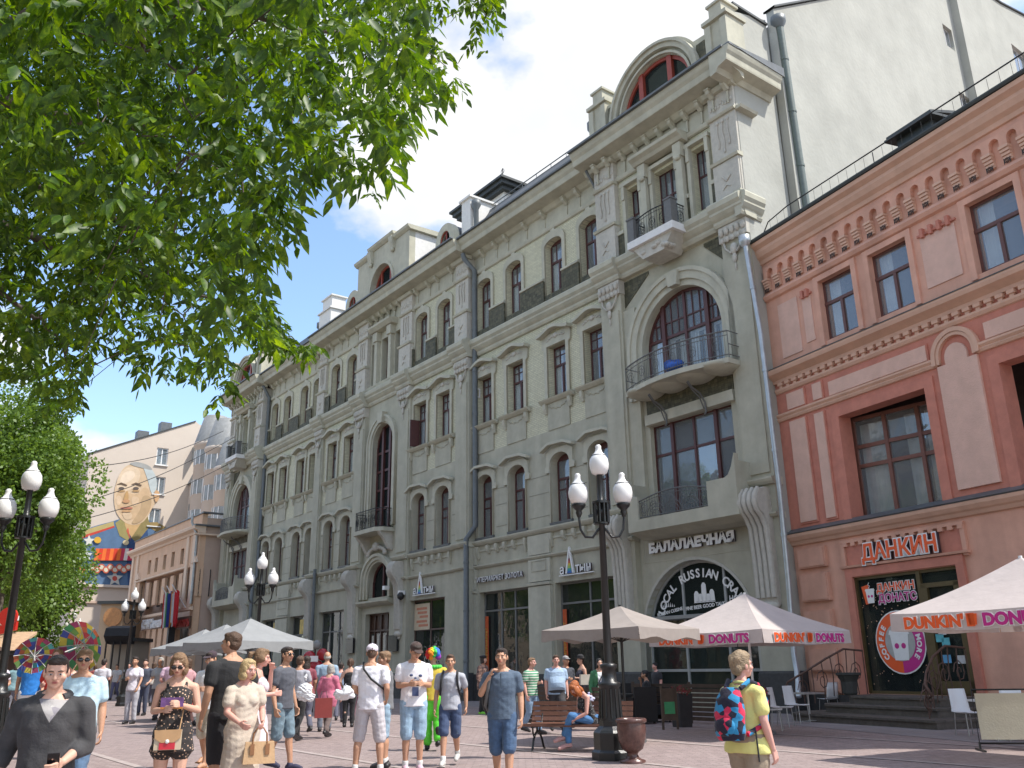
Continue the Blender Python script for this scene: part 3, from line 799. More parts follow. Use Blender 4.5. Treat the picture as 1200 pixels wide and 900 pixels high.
    # cornice and brackets
    a, c = X(3.2) - 3.85 * k - .42, X(3.2) + 3.9 * k + .55
    ledge(P_COR, a, c, off + .02); MB().box(a, c, off + 1.0, off + 1.2, 22.95, 23.04).build('gutter', ZINC, GB)
    for x in (6.8, 6.1, 5.35, 4.6, 3.9, 3.2, 2.5, 1.8, 1.05, .3, -.4): link('bracket', BRK, GB, (X(x), off + (.2 if x > 5.9 or x < .6 else -.02), 0))
    # attic dormer: big low arch between two piers
    zb = 23.0; cx = X(2.92); r = 2.15 * k
    outl = [(cx - 3.05 * k, zb), (cx + 3.05 * k, zb), (cx + 3.05 * k, 25.0)] + [(cx + (r + .35) * math.cos(R(a_)), 23.75 + (r + .35) * math.sin(R(a_))) for a_ in range(28, 153, 6)] + [(cx - 3.05 * k, 25.0)]
    op = [(cx - 1.9 * k, 23.35)] + [(cx + 1.9 * k, 23.35)] + [(cx + 1.9 * k * math.cos(R(a_)), 23.6 + 1.9 * k * math.sin(R(a_))) for a_ in range(0, 181, 9)]
    dm = add_plate('dormer', outl, [op], -.35, .05, OLIVE_T, GB, (0, off + .38, -.35))
    for rr, w, y in ((1.93 * k, .1, .2), (r, .2, .28), (r + .2, .12, .38)):
        o_ = [(cx + (rr + w) * math.cos(R(a_)), 23.6 + (rr + w) * math.sin(R(a_))) for a_ in range(2, 179, 8)]
        i_ = [(cx + rr * math.cos(R(a_)), 23.6 + rr * math.sin(R(a_))) for a_ in range(2, 179, 8)]
        me = plate(o_ + i_[::-1], [], 0, y, 'dormer_moulding'); me.materials.append(OLIVE_T); link('moulding', me, dm)
    MB().exy([(cx + (r + .42) * math.cos(R(a_)), 23.6 + (r + .42) * math.sin(R(a_))) for a_ in range(0, 181, 9)], -4, -.38).build('dormer_roof', ZINC, dm)
    g = frame_grid('dormer_window', [cx - 1.88 * k, cx - .8 * k, cx + .8 * k, cx + 1.88 * k], [23.1, 25.15], .15, off + .25, (cx, 23.25, 1.9 * k, 1.9 * k), m_=FRAME_R, thick=(1, 2), glass=GLASS_D)
    MB().box(cx - 1.7, cx + 1.7, off - .9, off - .8, 23.05, 24.3).build('room_backing', DARKROOM, g)
    for s_ in (-1, 1):
        x = cx + s_ * 3.35 * k
        PZ = -.35
        b = MB().box(x - .52, x + .52, off - .9, off + .05, 23.0, 25.2)
        for q in (-.38, .38): b.box(x + q - .14, x + q + .14, off + .05, off + .15, 23.3, 25.1)
        b.box(x - .6, x + .6, off - 1, off + .2, 25.2, 25.36); b.box(x - .3, x + .3, off - .8, off + .05, 25.42, 25.95); b.box(x - .38, x + .38, off - .9, off + .12, 25.95, 26.05)
        b.build('attic_pier', OLIVE_T, GB, (0, .45, PZ))
        MB().box(x - s_ * .62, x - s_ * 1.05, off - .1, off + .5, 23.0, 24.4).build('tile_panel', TILE_G, GB)
    return X
for c in (0, 6.5): pilaster(c - .6, c + .6, .45)
XG = risalit(3.2, 1.0)
for c in (45.45, 51.2): pilaster(c - .55, c + .55, .45)
XA = risalit(48.4, .88, far=True)
for c in (.02, 6.5): console(c, .5, w=.8)
for c in (45.45, 51.2): console(c, .5, w=.7)
# corner returns of the trims on the bare side
for pr, e in ((P_COR, -1.6), (P_STR3, -.2)): side_ledge([(y * .7 if y else -.2, z) for y, z in pr], -.6, .45 + (1.13 if pr is P_COR else .5), e)
side_ledge([(-.2, 20.9), (.25, 20.95), (.3, 21.05), (-.2, 21.12)], -.6, .6, -.4)
MB().box(-1.36, -.59, 1.0, 1.55, 22.95, 23.04).build('gutter', ZINC, GB)
MB().ex([(.4, 22.95), (1.5, 23.0), (-1.7, 23.3), (-1.7, 22.9)], -1.36, -.55).build('cornice_cover', ZINC, GB)

# --- centre bay with the tall arch ------------------------------------------------
off = .2
tall = archw(C0 - 1.2, C0 + 1.2, 8.9, 13.9, 15.1, 20); low = archw(C0 - 1.2, C0 + 1.2, 5.2, 6.1, 7.1, 14); door = rect(C0 - 1.25, C0 + 1.45, .15, 4.35)
add_plate('wall', rect(24.2, 28.35, 0, 16.5), [tall, low, door], off - .5, off, OLIVE, GB)
h4 = [rect(C0 + x - w, C0 + x + w, 17.8, 20.5) for x, w in ((-1.45, .33), (0, .5), (1.45, .33))]
add_plate('wall', rect(24.2, 28.35, 16.5, 22.5), h4, off - .5, off, OLIVE_T, GB)
for r_, w, y in ((1.2, .12, off + .06), (1.32, .25, off + .14), (1.57, .13, off + .2)):
    arch_mould(C0, r_, 13.9, r_, w, off - .05, y, 9.0); 
for r_, w, y in ((1.2, .14, off + .1), (1.34, .22, off + .2), (1.56, .16, off + .3)): arch_mould(C0, r_, 6.1, r_ * .84, w, off - .05, y, 5.15)
MB().exy([(C0 - .25, 15.1), (C0 + .25, 15.1), (C0 + .34, 15.75), (C0 - .34, 15.75)], off, off + .3).build('keystone', OLIVE_T, GB)
DOORW = mat('dark_oak_door', (.07, .035, .024), .45, .25, 5, .3, 30)
g = frame_grid('arched_window', [C0 - 1.2, C0 - .42, C0 + .42, C0 + 1.2], [8.9, 10.2, 11.3, 12.4, 13.5, 15.1], .13, off - .35, (C0, 13.9, 1.2, 1.2), thick=(1, 2), glass=GLASS_D)
MB().box(C0 - 1.2, C0 + 1.2, off - 1.3, off - 1.25, 8.9, 15.2).build('room_backing', DARKROOM, g)
g = frame_grid('arched_window', [C0 - 1.2, C0, C0 + 1.2], [5.2, 7.1], .13, off - .35, (C0, 6.1, 1.2, 1.0), glass=GLASS_D)
MB().box(C0 - 1.2, C0 + 1.2, off - 1.3, off - 1.25, 5.2, 7.2).build('room_backing', DARKROOM, g)
b = MB().box(C0 - 1.25, C0 + 1.45, off - .42, off - .36, .15, 4.35)
for x in (-1.25, -.6, .1, .8, 1.37): b.box(C0 + x, C0 + x + .09, off - .36, off - .28, .15, 4.35)
for z in (.15, 1.2, 3.4, 4.27): b.box(C0 - 1.25, C0 + 1.45, off - .36, off - .27, z, z + .09)
dr = b.build('entrance_door', DOORW, GB)
for x in (-.5, .2, .85):
    MB().box(C0 + x, C0 + x + .42, off - .33, off - .31, 1.4, 3.3).build('pane', GLASS_D, dr); MB().box(C0 + x + .1, C0 + x + .32, off - .31, off - .29, 1.5, 3.2).build('grille', PALE, dr)
ledge([(0, 4.72), (.3, 4.8), (.45, 4.92), (.45, 5.02), (0, 5.06)], C0 - 1.8, C0 + 1.95, off, 'door_hood')
for x, w in ((-1.45, .33), (0, .5), (1.45, .33)):
    o = frame_grid('window', [C0 + x - w, C0 + x + w], [17.8, 19.4, 20.5], .07, off - .4, glass=GLASS_D)
    MB().box(C0 + x - w, C0 + x + w, off - 1.3, off - 1.25, 17.8, 20.5).build('room_backing', DARKROOM, o)
b = MB()
for x in (-.85, .85): b.box(C0 + x - .16, C0 + x + .16, off, off + .25, 17.6, 20.4); b.box(C0 + x - .25, C0 + x + .25, off, off + .34, 20.4, 20.95)
b.ex([(off, 20.95), (off + .4, 21.0), (off + .6, 21.2), (off + .62, 21.32), (off, 21.36)], C0 - 1.35, C0 + 1.35)
b.ex([(off, 17.45), (off + .2, 17.5), (off + .25, 17.68), (off, 17.72)], C0 - 1.9, C0 + 1.9)
b.build('surround', OLIVE_T, GB)
ledge(P_STR3, 24.1, 28.4, off); ledge(P_STR1, 24.1, C0 - 1.8, off)
# iron balcony in the tall arch, with peeling soffit and scroll ornament over the lower arch
MB().exz([(C0 - 1.6, off), (C0 - 1.6, off + .7), (C0 - 1.2, off + 1.05), (C0 + 1.2, off + 1.05), (C0 + 1.6, off + .7), (C0 + 1.6, off)], 8.62, 8.84).build('balcony_slab', OLIVE_T, GB)
b = MB()
for s_ in (-1, 1): b.ex([(off, 7.6), (off + .2, 7.7), (off + .5, 8.2), (off + .8, 8.5), (off + .85, 8.62), (off, 8.62)], C0 + s_ * 1.3 - .14, C0 + s_ * 1.3 + .14)
for i in range(11):
    a = PI * i / 10; b.ell((C0 + .95 * math.cos(a), off + .2, 7.55 + .35 * math.sin(a)), (.15, .13, .13), 7, 5)
b.ell((C0, off + .25, 7.95), (.3, .18, .26), 9, 6)
b.build('carved_ornament', PALE, GB)
b = MB(); Q = [(C0 - 1.52, off + .05), (C0 - 1.52, off + .68), (C0 - 1.15, off + .98), (C0 + 1.15, off + .98), (C0 + 1.52, off + .68), (C0 + 1.52, off + .05)]
for i in range(5): iron_panel(b, Q[i] + (8.84,), Q[i + 1] + (8.84,), 1.05, i)
b.build('balcony_railing', IRON, GB)

# --- body, roof and attics --------------------------------------------------------
MB().box(-.55, 51.7, -13, -1.4, 0, 23.0).build('building_core', OLIVE, GB)
MB().box(51.2, 51.75, -13, .3, 0, 23.0).build('end_wall', OLIVE, GB)
MB().ex([(.35, 23.02), (.3, 23.12), (-1.2, 25.55), (-3, 25.8), (-12.9, 25.9), (-12.9, 23.02)], 7.2, 51.7).build('roof', ROOF, GB)
MB().ex([(-.3, 23.02), (-2, 25.3), (-12.9, 25.9), (-12.9, 23.02)], -.5, 7.2).build('roof', ROOF, GB)
# light strip of flashing and snow guard on the roof of bay F
b = MB().ex([(-.32, 24.02), (-.28, 24.08), (-.95, 25.22), (-1.0, 25.14)], 8.8, 17.0); b.build('roof_flashing', ZINC, GB)
b = MB().tube([(7.3, -1.25, 25.8), (17.2, -1.25, 25.8)], .03, 6)
for i in range(9): b.tube([(7.4 + i * 1.2, -1.25, 25.1), (7.4 + i * 1.2, -1.25, 25.8)], .02, 4)
b.build('roof_rail', ZINC, GB)
# central gable
CG = C0 - .75
zc = 26.55
op = [(CG - 1.35, 23.1), (CG + 1.35, 23.1)] + [(CG + 1.35 * math.cos(R(a)), 23.75 + 1.45 * math.sin(R(a))) for a in range(0, 181, 12)]
dm = add_plate('dormer', [(CG - 3.2, 23.0), (CG + 3.2, 23.0), (CG + 3.2, 26.3), (CG + 1.5, 26.3), (CG + 1.5, 26.55), (CG - 1.5, 26.55), (CG - 1.5, 26.3), (CG - 3.2, 26.3)], [op], -.1, .3, OLIVE_T, GB, (0, .72, -.42))
b = MB().ex([(-4.5, 26.2), (.34, 26.22), (.5, 26.34), (.55, 26.48), (-4.5, 26.6)], CG - 3.4, CG - 1.5).ex([(-4.5, 26.2), (.34, 26.22), (.5, 26.34), (.55, 26.48), (-4.5, 26.6)], CG + 1.5, CG + 3.4)
b.ex([(-4.5, 26.5), (.36, 26.52), (.52, 26.66), (.57, 26.8), (-4.5, 26.9)], CG - 1.6, CG + 1.6)
for x in (-1.35, 1.35): b.ex([(.3, 25.7), (.45, 25.75), (.55, 26.1), (.6, 26.5), (.3, 26.5)], CG + x - .2, CG + x + .2); b.ell((CG + x, .4, 25.65), (.17, .12, .15), 8, 5)
b.build('gable_cornice', OLIVE_T, dm)
for q in (CG - 3.2, CG + 3.0): MB().box(q, q + .2, -4.5, -.1, 23.0, 26.2).build('dormer_side', PEEL, dm)
g = frame_grid('dormer_window', [CG - 1.35, CG - .55, CG + .55, CG + 1.35], [22.95, 24.8], .14, .66, (CG, 23.33, 1.33, 1.43), m_=FRAME_R, glass=GLASS_D)
MB().box(CG - 1.4, CG + 1.4, -.5, -.4, 22.95, 24.9).build('room_backing', DARKROOM, g)
arch_mould(CG, 1.36, 23.33, 1.46, .16, .98, 1.12, 22.9)
for u in (19.3, 30.4):
    o_ = [(u + .95 * math.cos(R(a)), 24.15 + 1.0 * math.sin(R(a))) for a in range(0, 181, 12)]
    outl = [(u - .95, 23.0), (u + .95, 23.0)] + o_
    op = [(u + .5 * math.cos(R(a)), 24.1 + .62 * math.sin(R(a))) for a in range(0, 360, 20)]
    dm = add_plate('oculus_dormer', outl, [op], -.55, -.2, OLIVE_T, GB, (0, .8, -.25))
    MB().exy([(u + .9 * math.cos(R(a)), 24.15 + .95 * math.sin(R(a))) for a in range(0, 181, 12)] + [(u - .9, 23.2), (u + .9, 23.2)], -3, -.56).build('dormer_roof', ZINC, dm)
    MB().exy([(u + .5 * math.cos(R(a)), 24.1 + .62 * math.sin(R(a))) for a in range(0, 360, 20)], -.5, -.45).build('pane', GLASS_D, dm)
    b = MB().tube([(u + .5 * math.cos(R(a)), -.3, 24.1 + .62 * math.sin(R(a))) for a in range(0, 360, 20)], .05, 6, closed=True); b.box(u - .04, u + .04, -.36, -.3, 23.5, 24.7); b.build('dormer_frame', FRAME_R, dm)
def chimney(u0, u1, o0, o1, z0, z1, z2=None):
    b = MB().box(u0, u1, o1, o0, z0, z1).box(u0 - .12, u1 + .12, o1 - .12, o0 + .12, z1, z1 + .12)
    if z2: b.box(u0 + .2, u1 - .2, o1 + .15, o0 - .15, z1 + .12, z2).box(u0 + .08, u1 - .08, o1 + .03, o0 - .03, z2, z2 + .1)
    b.build('chimney', PEEL, GB)
chimney(17.35, 18.2, .2, -2.2, 23.0, 25.8); chimney(38.4, 40.4, -1.6, -3.0, 23.4, 27.0, 28.1)
b = MB().lathe([(.14, 23.0), (.14, 25.0), (.26, 25.25), (.26, 25.5), (.2, 25.52)], (17.1, .0, 0), 12); b.build('rain_hopper', PIPE, GB)
b = MB().lathe([(.14, 23.0), (.14, 24.7), (.28, 24.95), (.28, 25.25), (.2, 25.3)], (7.75, -.1, 0), 12); b.build('rain_hopper', PIPE, GB)
b = MB().lathe([(.16, 24.0), (.16, 26.4), (.28, 26.5), (.28, 26.9), (.1, 26.95)], (41.5, -2.2, 0), 10); b.build('vent_pipe', ZINC, GB)
# hipped roof lantern behind bay F
u0, u1, o0, o1 = 18.7, 23.6, -3.0, -6.5
MB().box(u0 + .3, u1 - .3, o1 + .3, o0 - .3, 25.2, 28.1).build('roof_lantern', PEEL, GB)
MB().box(u0, u1, o1, o0, 28.1, 28.35).box(u0 - .2, u1 + .2, o1 - .2, o0 + .2, 28.35, 28.6).box(u0 - .35, u1 + .35, o1 - .35, o0 + .35, 28.6, 28.75).build('lantern_roof', ROOF, GB)
MB().tube([(u0, o0, 28.7), (u0, o0, 29.4)], .03, 5).tube([(u0 + .15 * math.cos(a_), o0, 29.2 + .15 * math.sin(a_)) for a_ in [PI * k / 5 for k in range(10)]], .02, 4, closed=True).build('lantern_finial', IRON, GB)
# --- downpipes ----------------------------------------------------------------------
def dpipe(pts, r=.1, m_=PIPE, parent=GB, name='downpipe'):
    b = MB().tube(pts, r, 10)
    o = b.build(name, m_, parent); c = MB()
    for i in range(len(pts) - 1):
        p, q = Vector(pts[i]), Vector(pts[i + 1])
        if abs(q.z - p.z) > 2.5:
            k = int(abs(q.z - p.z) / 2.2)
            for j in range(k):
                a = p.lerp(q, (j + .5) / k); c.lathe([(r + .018, -.05), (r + .018, .05)], a, 10)
    c.build('pipe_collar', m_, o)
    return o
dpipe([(17.25, .75, 22.2), (17.2, .7, 21.9), (16.98, .2, 21.3), (16.98, .18, 7.9), (17.3, .5, 7.3), (17.3, .5, .6), (17.2, .8, .3)], .13)
dpipe([(44.8, .75, 22.2), (44.75, .2, 21.3), (44.75, .18, 7.9), (44.6, .5, 7.3), (44.6, .5, .5)], .12)
dpipe([(7.3, .9, 22.2), (7.3, .3, 21.4), (7.28, .2, 6), (7.28, .2, .5)], .06)
dpipe([(34.0, .6, 7.4), (34.0, .55, .5)], .1)
# corner flues on the side
dpipe([(-1.0, -2.3, 26.0), (-1.0, -2.35, 25.4), (-1.0, -2.6, 15.9)], .16, mat('green_grey_pipe', (.12, .15, .135), .5, .15), name='downpipe')
MB().lathe([(.16, 0), (.3, .25), (.3, .5), (.2, .52)], (-1.0, -2.3, 25.7), 12).build('rain_hopper', PIPE, GB)

# --- lettering -------------------------------------------------------------------
def sign(txt, uc, zc_, size, off, parent=GB, m_=WHITE, xs=1.0, bold=.008, ext=.04, name='sign_lettering', zoff=None):
    if ext > .03:      # channel letters: dark sides, bright face
        back = link(name, text_mesh(txt, size, ext, BROWN, name, 'CENTER', bold, xs), parent, (uc, off, zc_))
        link('letter_face', text_mesh(txt, size, .003, m_, 'letter_face', 'CENTER', bold, xs), back, (0, ext + .004, 0))
        return back
    return link(name, text_mesh(txt, size, ext, m_, name, 'CENTER', bold, xs), parent, (uc, off, zc_))
BROWN = mat('sign_edge_bronze', (.07, .05, .06), .5, .1)
b = MB()
for (a, c, d, e) in ((X_ := (.76), 5.7, 5.02, 5.04), (.76, 5.7, 5.94, 5.96)): b.box(a, c, .33, .345, d, e)
b.box(.76, .78, .33, .345, 5.02, 5.96).box(5.68, 5.7, .33, .345, 5.02, 5.96); b.build('incised_panel', OLIVE_T, GB)
sign('БАЛАЛАЕЧНАЯ', 3.32, 5.36, .44, .43, xs=1.2, bold=.03); 
sign('ГИПЕРМАРКЕТ ЗОЛОТА', 15.27, 5.23, .32, .1, xs=.98, bold=.002, m_=WHITE)
def altyn(c, z, off, s=1.0):
    sign('а', c + .82 * s, z, .5 * s, off, xs=1.0); sign('тын', c - .42 * s, z, .5 * s, off, xs=1.02)
    MB().box(c - 1.0 * s, c + 1.0 * s, off, off + .05, z - .08, z - .04).build('sign_underline', WHITE, GB)
    cols = [(.03, .12, .4), (.03, .3, .3), (.3, .45, .1), (.55, .42, .05), (.5, .12, .04), (.3, .05, .05)]
    b = MB().exy([(c + .62 * s, z), (c + .52 * s, z), (c + .37 * s, z + .85 * s), (c + .22 * s, z), (c + .12 * s, z), (c + .35 * s, z + 1.0 * s), (c + .39 * s, z + 1.0 * s)], off - .03, off + .05)
    b.build('sign_spire', WHITE, GB)
    for i, q in enumerate(cols):
        w0 = .13 * (1 - i / 7.); w1 = .13 * (1 - (i + 1) / 7.)
        MB().exy([(c + .37 * s - w0, z + .1 * i), (c + .37 * s + w0, z + .1 * i), (c + .37 * s + w1, z + .1 * i + .1), (c + .37 * s - w1, z + .1 * i + .1)], off - .01, off + .06).build('sign_spire_band', mat('sign_band_%d' % i, q, .4, .05), GB)
altyn(9.8, 5.08, .12, 1.08); altyn(21.3, 5.06, .37, 1.08)

# --- shop fronts ---------------------------------------------------------------------
SHOPF = mat('grey_shop_frame', (.17, .17, .16), .5, .12)
SHOPB = mat('brown_shop_frame', (.10, .06, .045), .5, .2)
WARM = mat('shop_interior_wall', (.22, .21, .18), .9, .5, 1.2)
REDB = mat('orange_red_banner', (.55, .10, .03), .6, .2, 5)
GOLD = mat('gold_print', (.6, .42, .08), .5, .2)
def shopfront(u0, u1, off, z0=.25, z1=4.78, mull=(), trans=3.93, fm=SHOPF, deep=1.0, steps=True):
    b = MB(); y = off - .35; t = .08
    for x in [u0 + t / 2, u1 - t / 2] + list(mull): b.box(x - t / 2, x + t / 2, y - .05, y + .05, z0, z1)
    for z in (z0 + t, trans, z1 - t / 2): b.box(u0, u1, y - .045, y + .06, z - t / 2, z + t / 2)
    o = b.build('shop_window', fm, GB)
    xs = sorted([u0, u1] + list(mull))
    for i in range(len(xs) - 1):
        for a, c in ((z0 + t, trans), (trans, z1)): MB().box(xs[i] + .03, xs[i + 1] - .03, y - .008, y + .008, a, c).build('pane', GLASS_D, o)
    r = MB().box(u0, u1, y - deep - .06, y - deep, z0 - .2, z1).box(u0, u1, y - deep, off - .45, z0 - .2, z0).box(u0, u0 + .05, y - deep, y - .1, z0, z1).box(u1 - .05, u1, y - deep, y - .1, z0, z1)
    r.build('shop_interior', WARM, o)
    return o
s1 = shopfront(13.15, 16.95, 0, mull=(14.55, 15.6)); s2_ = shopfront(7.7, 11.35, 0, mull=(9.5,)); s3_ = shopfront(19.55, 22.9, .25, mull=(21.3,), trans=3.3, fm=SHOPB)
s4 = shopfront(30.5, 33.9, .25, mull=(31.6, 32.8), trans=3.6); s5 = shopfront(41.0, 43.7, 0, mull=(42.3,), trans=3.6); s6 = shopfront(36.6, 38.9, 0, mull=(37.7,), trans=3.6)
s7 = shopfront(XA(1.3), XA(5.2), .33, z0=.3, z1=4.6, mull=(XA(3.2),), trans=3.5)
BAL = [mat('party_balloon_%d' % i, c, .35, .05) for i, c in enumerate([(.02, .06, .22), (.45, .16, .05), (.03, .38, .5), (.3, .5, .35)])]
for i, (u, z) in enumerate(((16.3, 2.75), (15.85, 3.0), (14.75, 2.7), (14.0, 3.1))):
    MB().ell((u, -.75, z), (.19, .19, .21), 14, 10).build('display_balloon', BAL[i], s1)
for u, z in ((10.0, 2.95), (8.6, 3.1)): MB().ell((u, -.75, z), (.2, .2, .22), 14, 10).build('display_balloon', BAL[2], s2_)
def banner(u, z0, z1, parent, off=-.3):
    MB().box(u - .12, u + .12, off, off + .02, z0, z1).build('red_banner', REDB, parent)
    me = text_mesh('ГИПЕРМАРКЕТ', .2, .004, GOLD, 'banner_lettering'); me.transform(Matrix.Rotation(R(90), 4, 'Y')); link('banner_lettering', me, parent, (u - .06, off + .03, (z0 + z1) / 2))
for u, p in ((16.72, s1), (13.35, s1), (11.1, s2_)): banner(u, 1.2, 3.7, p, -.28)
# display stands of pale jewellery busts
PALEP = mat('pale_display_plastic', (.5, .5, .48), .5, .1)
for sh, us in ((s1, (13.7, 14.3, 14.9, 15.5)), (s2_, (8.2, 8.8, 9.3, 9.9, 10.5)), (s4, (31.0, 32.0, 33.2)), (s7, ())):
    for i, u in enumerate(us):
        b = MB().lathe([(.12, .4), (.1, .42), (.03, .5), (.03, 1.5 + .1 * (i % 2)), (.11, 1.6), (.13, 1.75), (.05, 1.85), (.04, 1.9), (.07, 2.0), (.05, 2.08)], (u, -.85, 0), 10); b.build('display_bust', PALEP, sh)
# poster in the brown-framed window of bay E
pm = mat('salmon_print', (.55, .22, .13), .6, .1); p = MB().box(21.35, 22.85, -.02, 0, 3.3, 4.6).build('window_poster', mat('poster_cream', (.6, .5, .36), .6, .1), s3_)
b = MB()
for (a, c, z) in ((21.6, 22.6, 4.35), (21.6, 22.5, 4.15), (21.5, 22.3, 3.95), (21.6, 22.6, 3.72), (21.5, 22.4, 3.52)): b.box(a, c, 0, .01, z - .06, z + .06)
b.build('poster_stripe', pm, p); MB().box(20.7, 20.85, -.3, -.28, .5, 3.9).build('yellow_lamp_strip', mat('yellow_panel', (.6, .5, .05), .5, .1), s3_)
# posters and curved green sign in the far shops
YEL = mat('yellow_poster', (.62, .45, .12), .6, .3, 3)
for sh, u, z in ((s5, 41.6, 4.1), (s6, 37.2, 4.1), (s7, XA(2.2), 3.9)): MB().box(u - .5, u + .5, -.25, -.23, z - .45, z + .45).build('window_poster', YEL, sh)
for rr, c in ((1.15, (.06, .3, .03)), (.95, (.55, .6, .05))):
    b = MB(); pts = [(33.2 - rr * 1.3 * math.sin(a), -.25 - rr * .02, 2.8 + rr * math.cos(a) * 1.4) for a in [PI * k / 20 - .2 for k in range(16)]]; b.tube(pts, .13, 8); b.build('curved_neon_sign', mat('arc_sign_%d' % int(rr * 100), c, .4, .1), s4)
# the arched window of the beer restaurant
ax = frame_grid('arched_shop_window', [.88, 2.27, 4.17, 5.88], [.6, 1.25, 3.02, 4.93], .09, .0, (3.38, 2.45, 2.5, 2.48), m_=mat('pale_grey_frame', (.33, .34, .33), .5, .1), glass=GLASS_D)
MB().box(.7, 6.0, -1.6, -1.5, .2, 5.0).build('shop_interior', WARM, ax)
arch_mould(3.38, 2.5, 2.45, 2.48, .1, .1, .36, 1.0, m_=mat('pale_arch_edge', (.45, .44, .38), .8, .08))
MB().ex([(.0, 2.95), (.42, 2.97), (.45, 3.08), (.0, 3.12)], .9, 5.86).build('transom', mat('pale_grey_frame', (.33, .34, .33)), ax)
def arc_text(txt, c, z, r, a0, a1, size, off, parent, m_):
    n = len(txt)
    for i, ch in enumerate(txt):
        if ch == ' ': continue
        a = R(a0 + (a1 - a0) * (i + .5) / n)       # 180 = left end as seen, on +x side
        me = text_mesh(ch, size, .008, m_, 'painted_letter', 'CENTER', .01)
        me.transform(Matrix.Rotation(a - PI / 2, 4, 'Y'))
        link('painted_letter', me, parent, (c + r * -math.cos(a) , off, z + r * math.sin(a)))
arc_text('LOCAL RUSSIAN CRAFT', 3.38, 2.45, 1.9, 160, 22, .42, .06, ax, WHITE)
def tiny(txt, u, z, s, rot=0, parent=ax, off=.06, m_=WHITE):
    me = text_mesh(txt, s, .004, m_, 'painted_letter', 'CENTER', .004); me.transform(Matrix.Rotation(R(rot), 4, 'Y')); link('painted_lettering', me, parent, (u, off, z))
tiny('FINE BEER GOOD TALK', 3.2, 3.3, .17, 3); tiny('RUSSIAN CUISINE', 4.85, 3.2, .16, 8); tiny('HOME', 1.75, 3.45, .26)
b = MB()
for x, h in ((-.35, .3), (0, .55), (.35, .28), (-.18, .16), (.18, .18)):
    b.exy([(3.2 + x - .12, 3.52), (3.2 + x + .12, 3.52), (3.2 + x + .1, 3.52 + h), (3.2 + x + .04, 3.6 + h), (3.2 + x - .04, 3.6 + h), (3.2 + x - .1, 3.52 + h)], .055, .062)
    b.exy([(3.2 + x - .15 + .03 * i_, 3.5) for i_ in (0,)] + [(3.2 + x - .12, 3.48), (3.2 + x + .14, 3.48), (3.2 + x + .1, 3.52)], .055, .062)
for i in range(7): b.exy([(4.6 + i * .09, 3.42), (4.65 + i * .09, 3.42), (4.63 + i * .09, 3.5 + .1 * math.sin(i * .5))], .055, .062)
tag(b.build('painted_emblem', WHITE, ax), kind='stuff')
for i, u in enumerate((1.4, 2.6, 3.0, 3.5, 3.9, 4.5, 5.0)):
    MB().box(u - .13, u + .13, -.5, -.46, 1.3 + .2 * (i % 2), 2.2).build('menu_card', mat('grey_print_card', (.3, .34, .33), .5, .4, 9), ax)
for a, b_ in ((.3, .88), (5.88, 6.0)): MB().box(a, b_, .33, .5, 0, 1.0).build('plinth', STONE_D, GB)
# wall lamps, small cameras
for (u, z, o_) in ((23.1, 5.2, .8), (24.6, 5.55, .9)): MB().box(u - .12, u + .12, o_ - .3, o_, z - .1, z + .1).build('security_camera', WHITE, GB)
MB().lathe([(.02, -.2), (.17, -.1), (.2, .05), (.1, .2)], (23.0, .75, 5.0), 10).build('black_wall_lamp', IRON, GB)
# flag-like blue bag on the balcony
bb = MB().ell((0, 0, 0), (.45, .22, .2), 14, 9).ell((.2, 0, .12), (.25, .18, .15), 10, 7).build('tarpaulin_bundle', mat('blue_tarpaulin', (.02, .10, .42), .5, .2, 9, .6, 12))
q = GB.matrix_basis @ Vector((2.45, 1.55, 11.62)); bb.location = q; bb.rotation_euler = (0, 0, GB.rotation_euler.z)
tag(bb, 'crumpled bright blue tarpaulin bundle lying on the bowed balcony of the grey building', 'tarpaulin')
# ---------------------------------------------------------------- cream side house behind the grey one
n_ = Vector((-math.cos(GANG), math.sin(GANG), 0))
CH = thing('firewall_house', 'tall cream-rendered house with bare side wall and tiny windows, behind the grey building', 'building', GB.location, GB.rotation_euler.z)
# side wall plane runs back from the street; local x becomes -y of the facade frame
def side_plate(name, outline, holes, x0, x1, m_, par):
    """outline given as (y, z) on the plane x = const"""
    me = plate([(-y, z) for y, z in outline], [[(-y, z) for y, z in h] for h in holes], 0, x1 - x0, name)
    me.transform(Matrix.Rotation(R(-90), 4, 'Z')); me.transform(Matrix.Translation((x0, 0, 0)))
    me.materials.append(m_)
    return link(name, me, par)
sw = [rect(-18.3, -17.35, 32.0, 33.35), rect(-18.9, -17.7, 27.6, 29.3), rect(-28.2, -26.1, 34.2, 36.2)]
w_ = side_plate('side_wall', [(-2.15, 12), (-2.15, 26.6), (-20.6, 38.3), (-25.8, 38.9), (-31, 40.1), (-46, 43), (-46, 12)], sw, -.95, -.6, CREAM, CH)
MB().box(-.55, 12, -46, -2.2, 0, 26).build('house_core', CREAM, CH)
b = MB().add([(-.55, -2.2, 26), (12, -2.2, 26), (-.55, -20.6, 38), (12, -20.6, 38), (-.55, -46, 42.5), (12, -46, 42.5), (-.55, -46, 26), (12, -46, 26), (-.55, -20.6, 26)], [(0, 2, 3, 1), (2, 4, 5, 3), (4, 6, 7, 5), (0, 8, 2), (8, 6, 4, 2)]); b.build('roof', ROOF, CH)
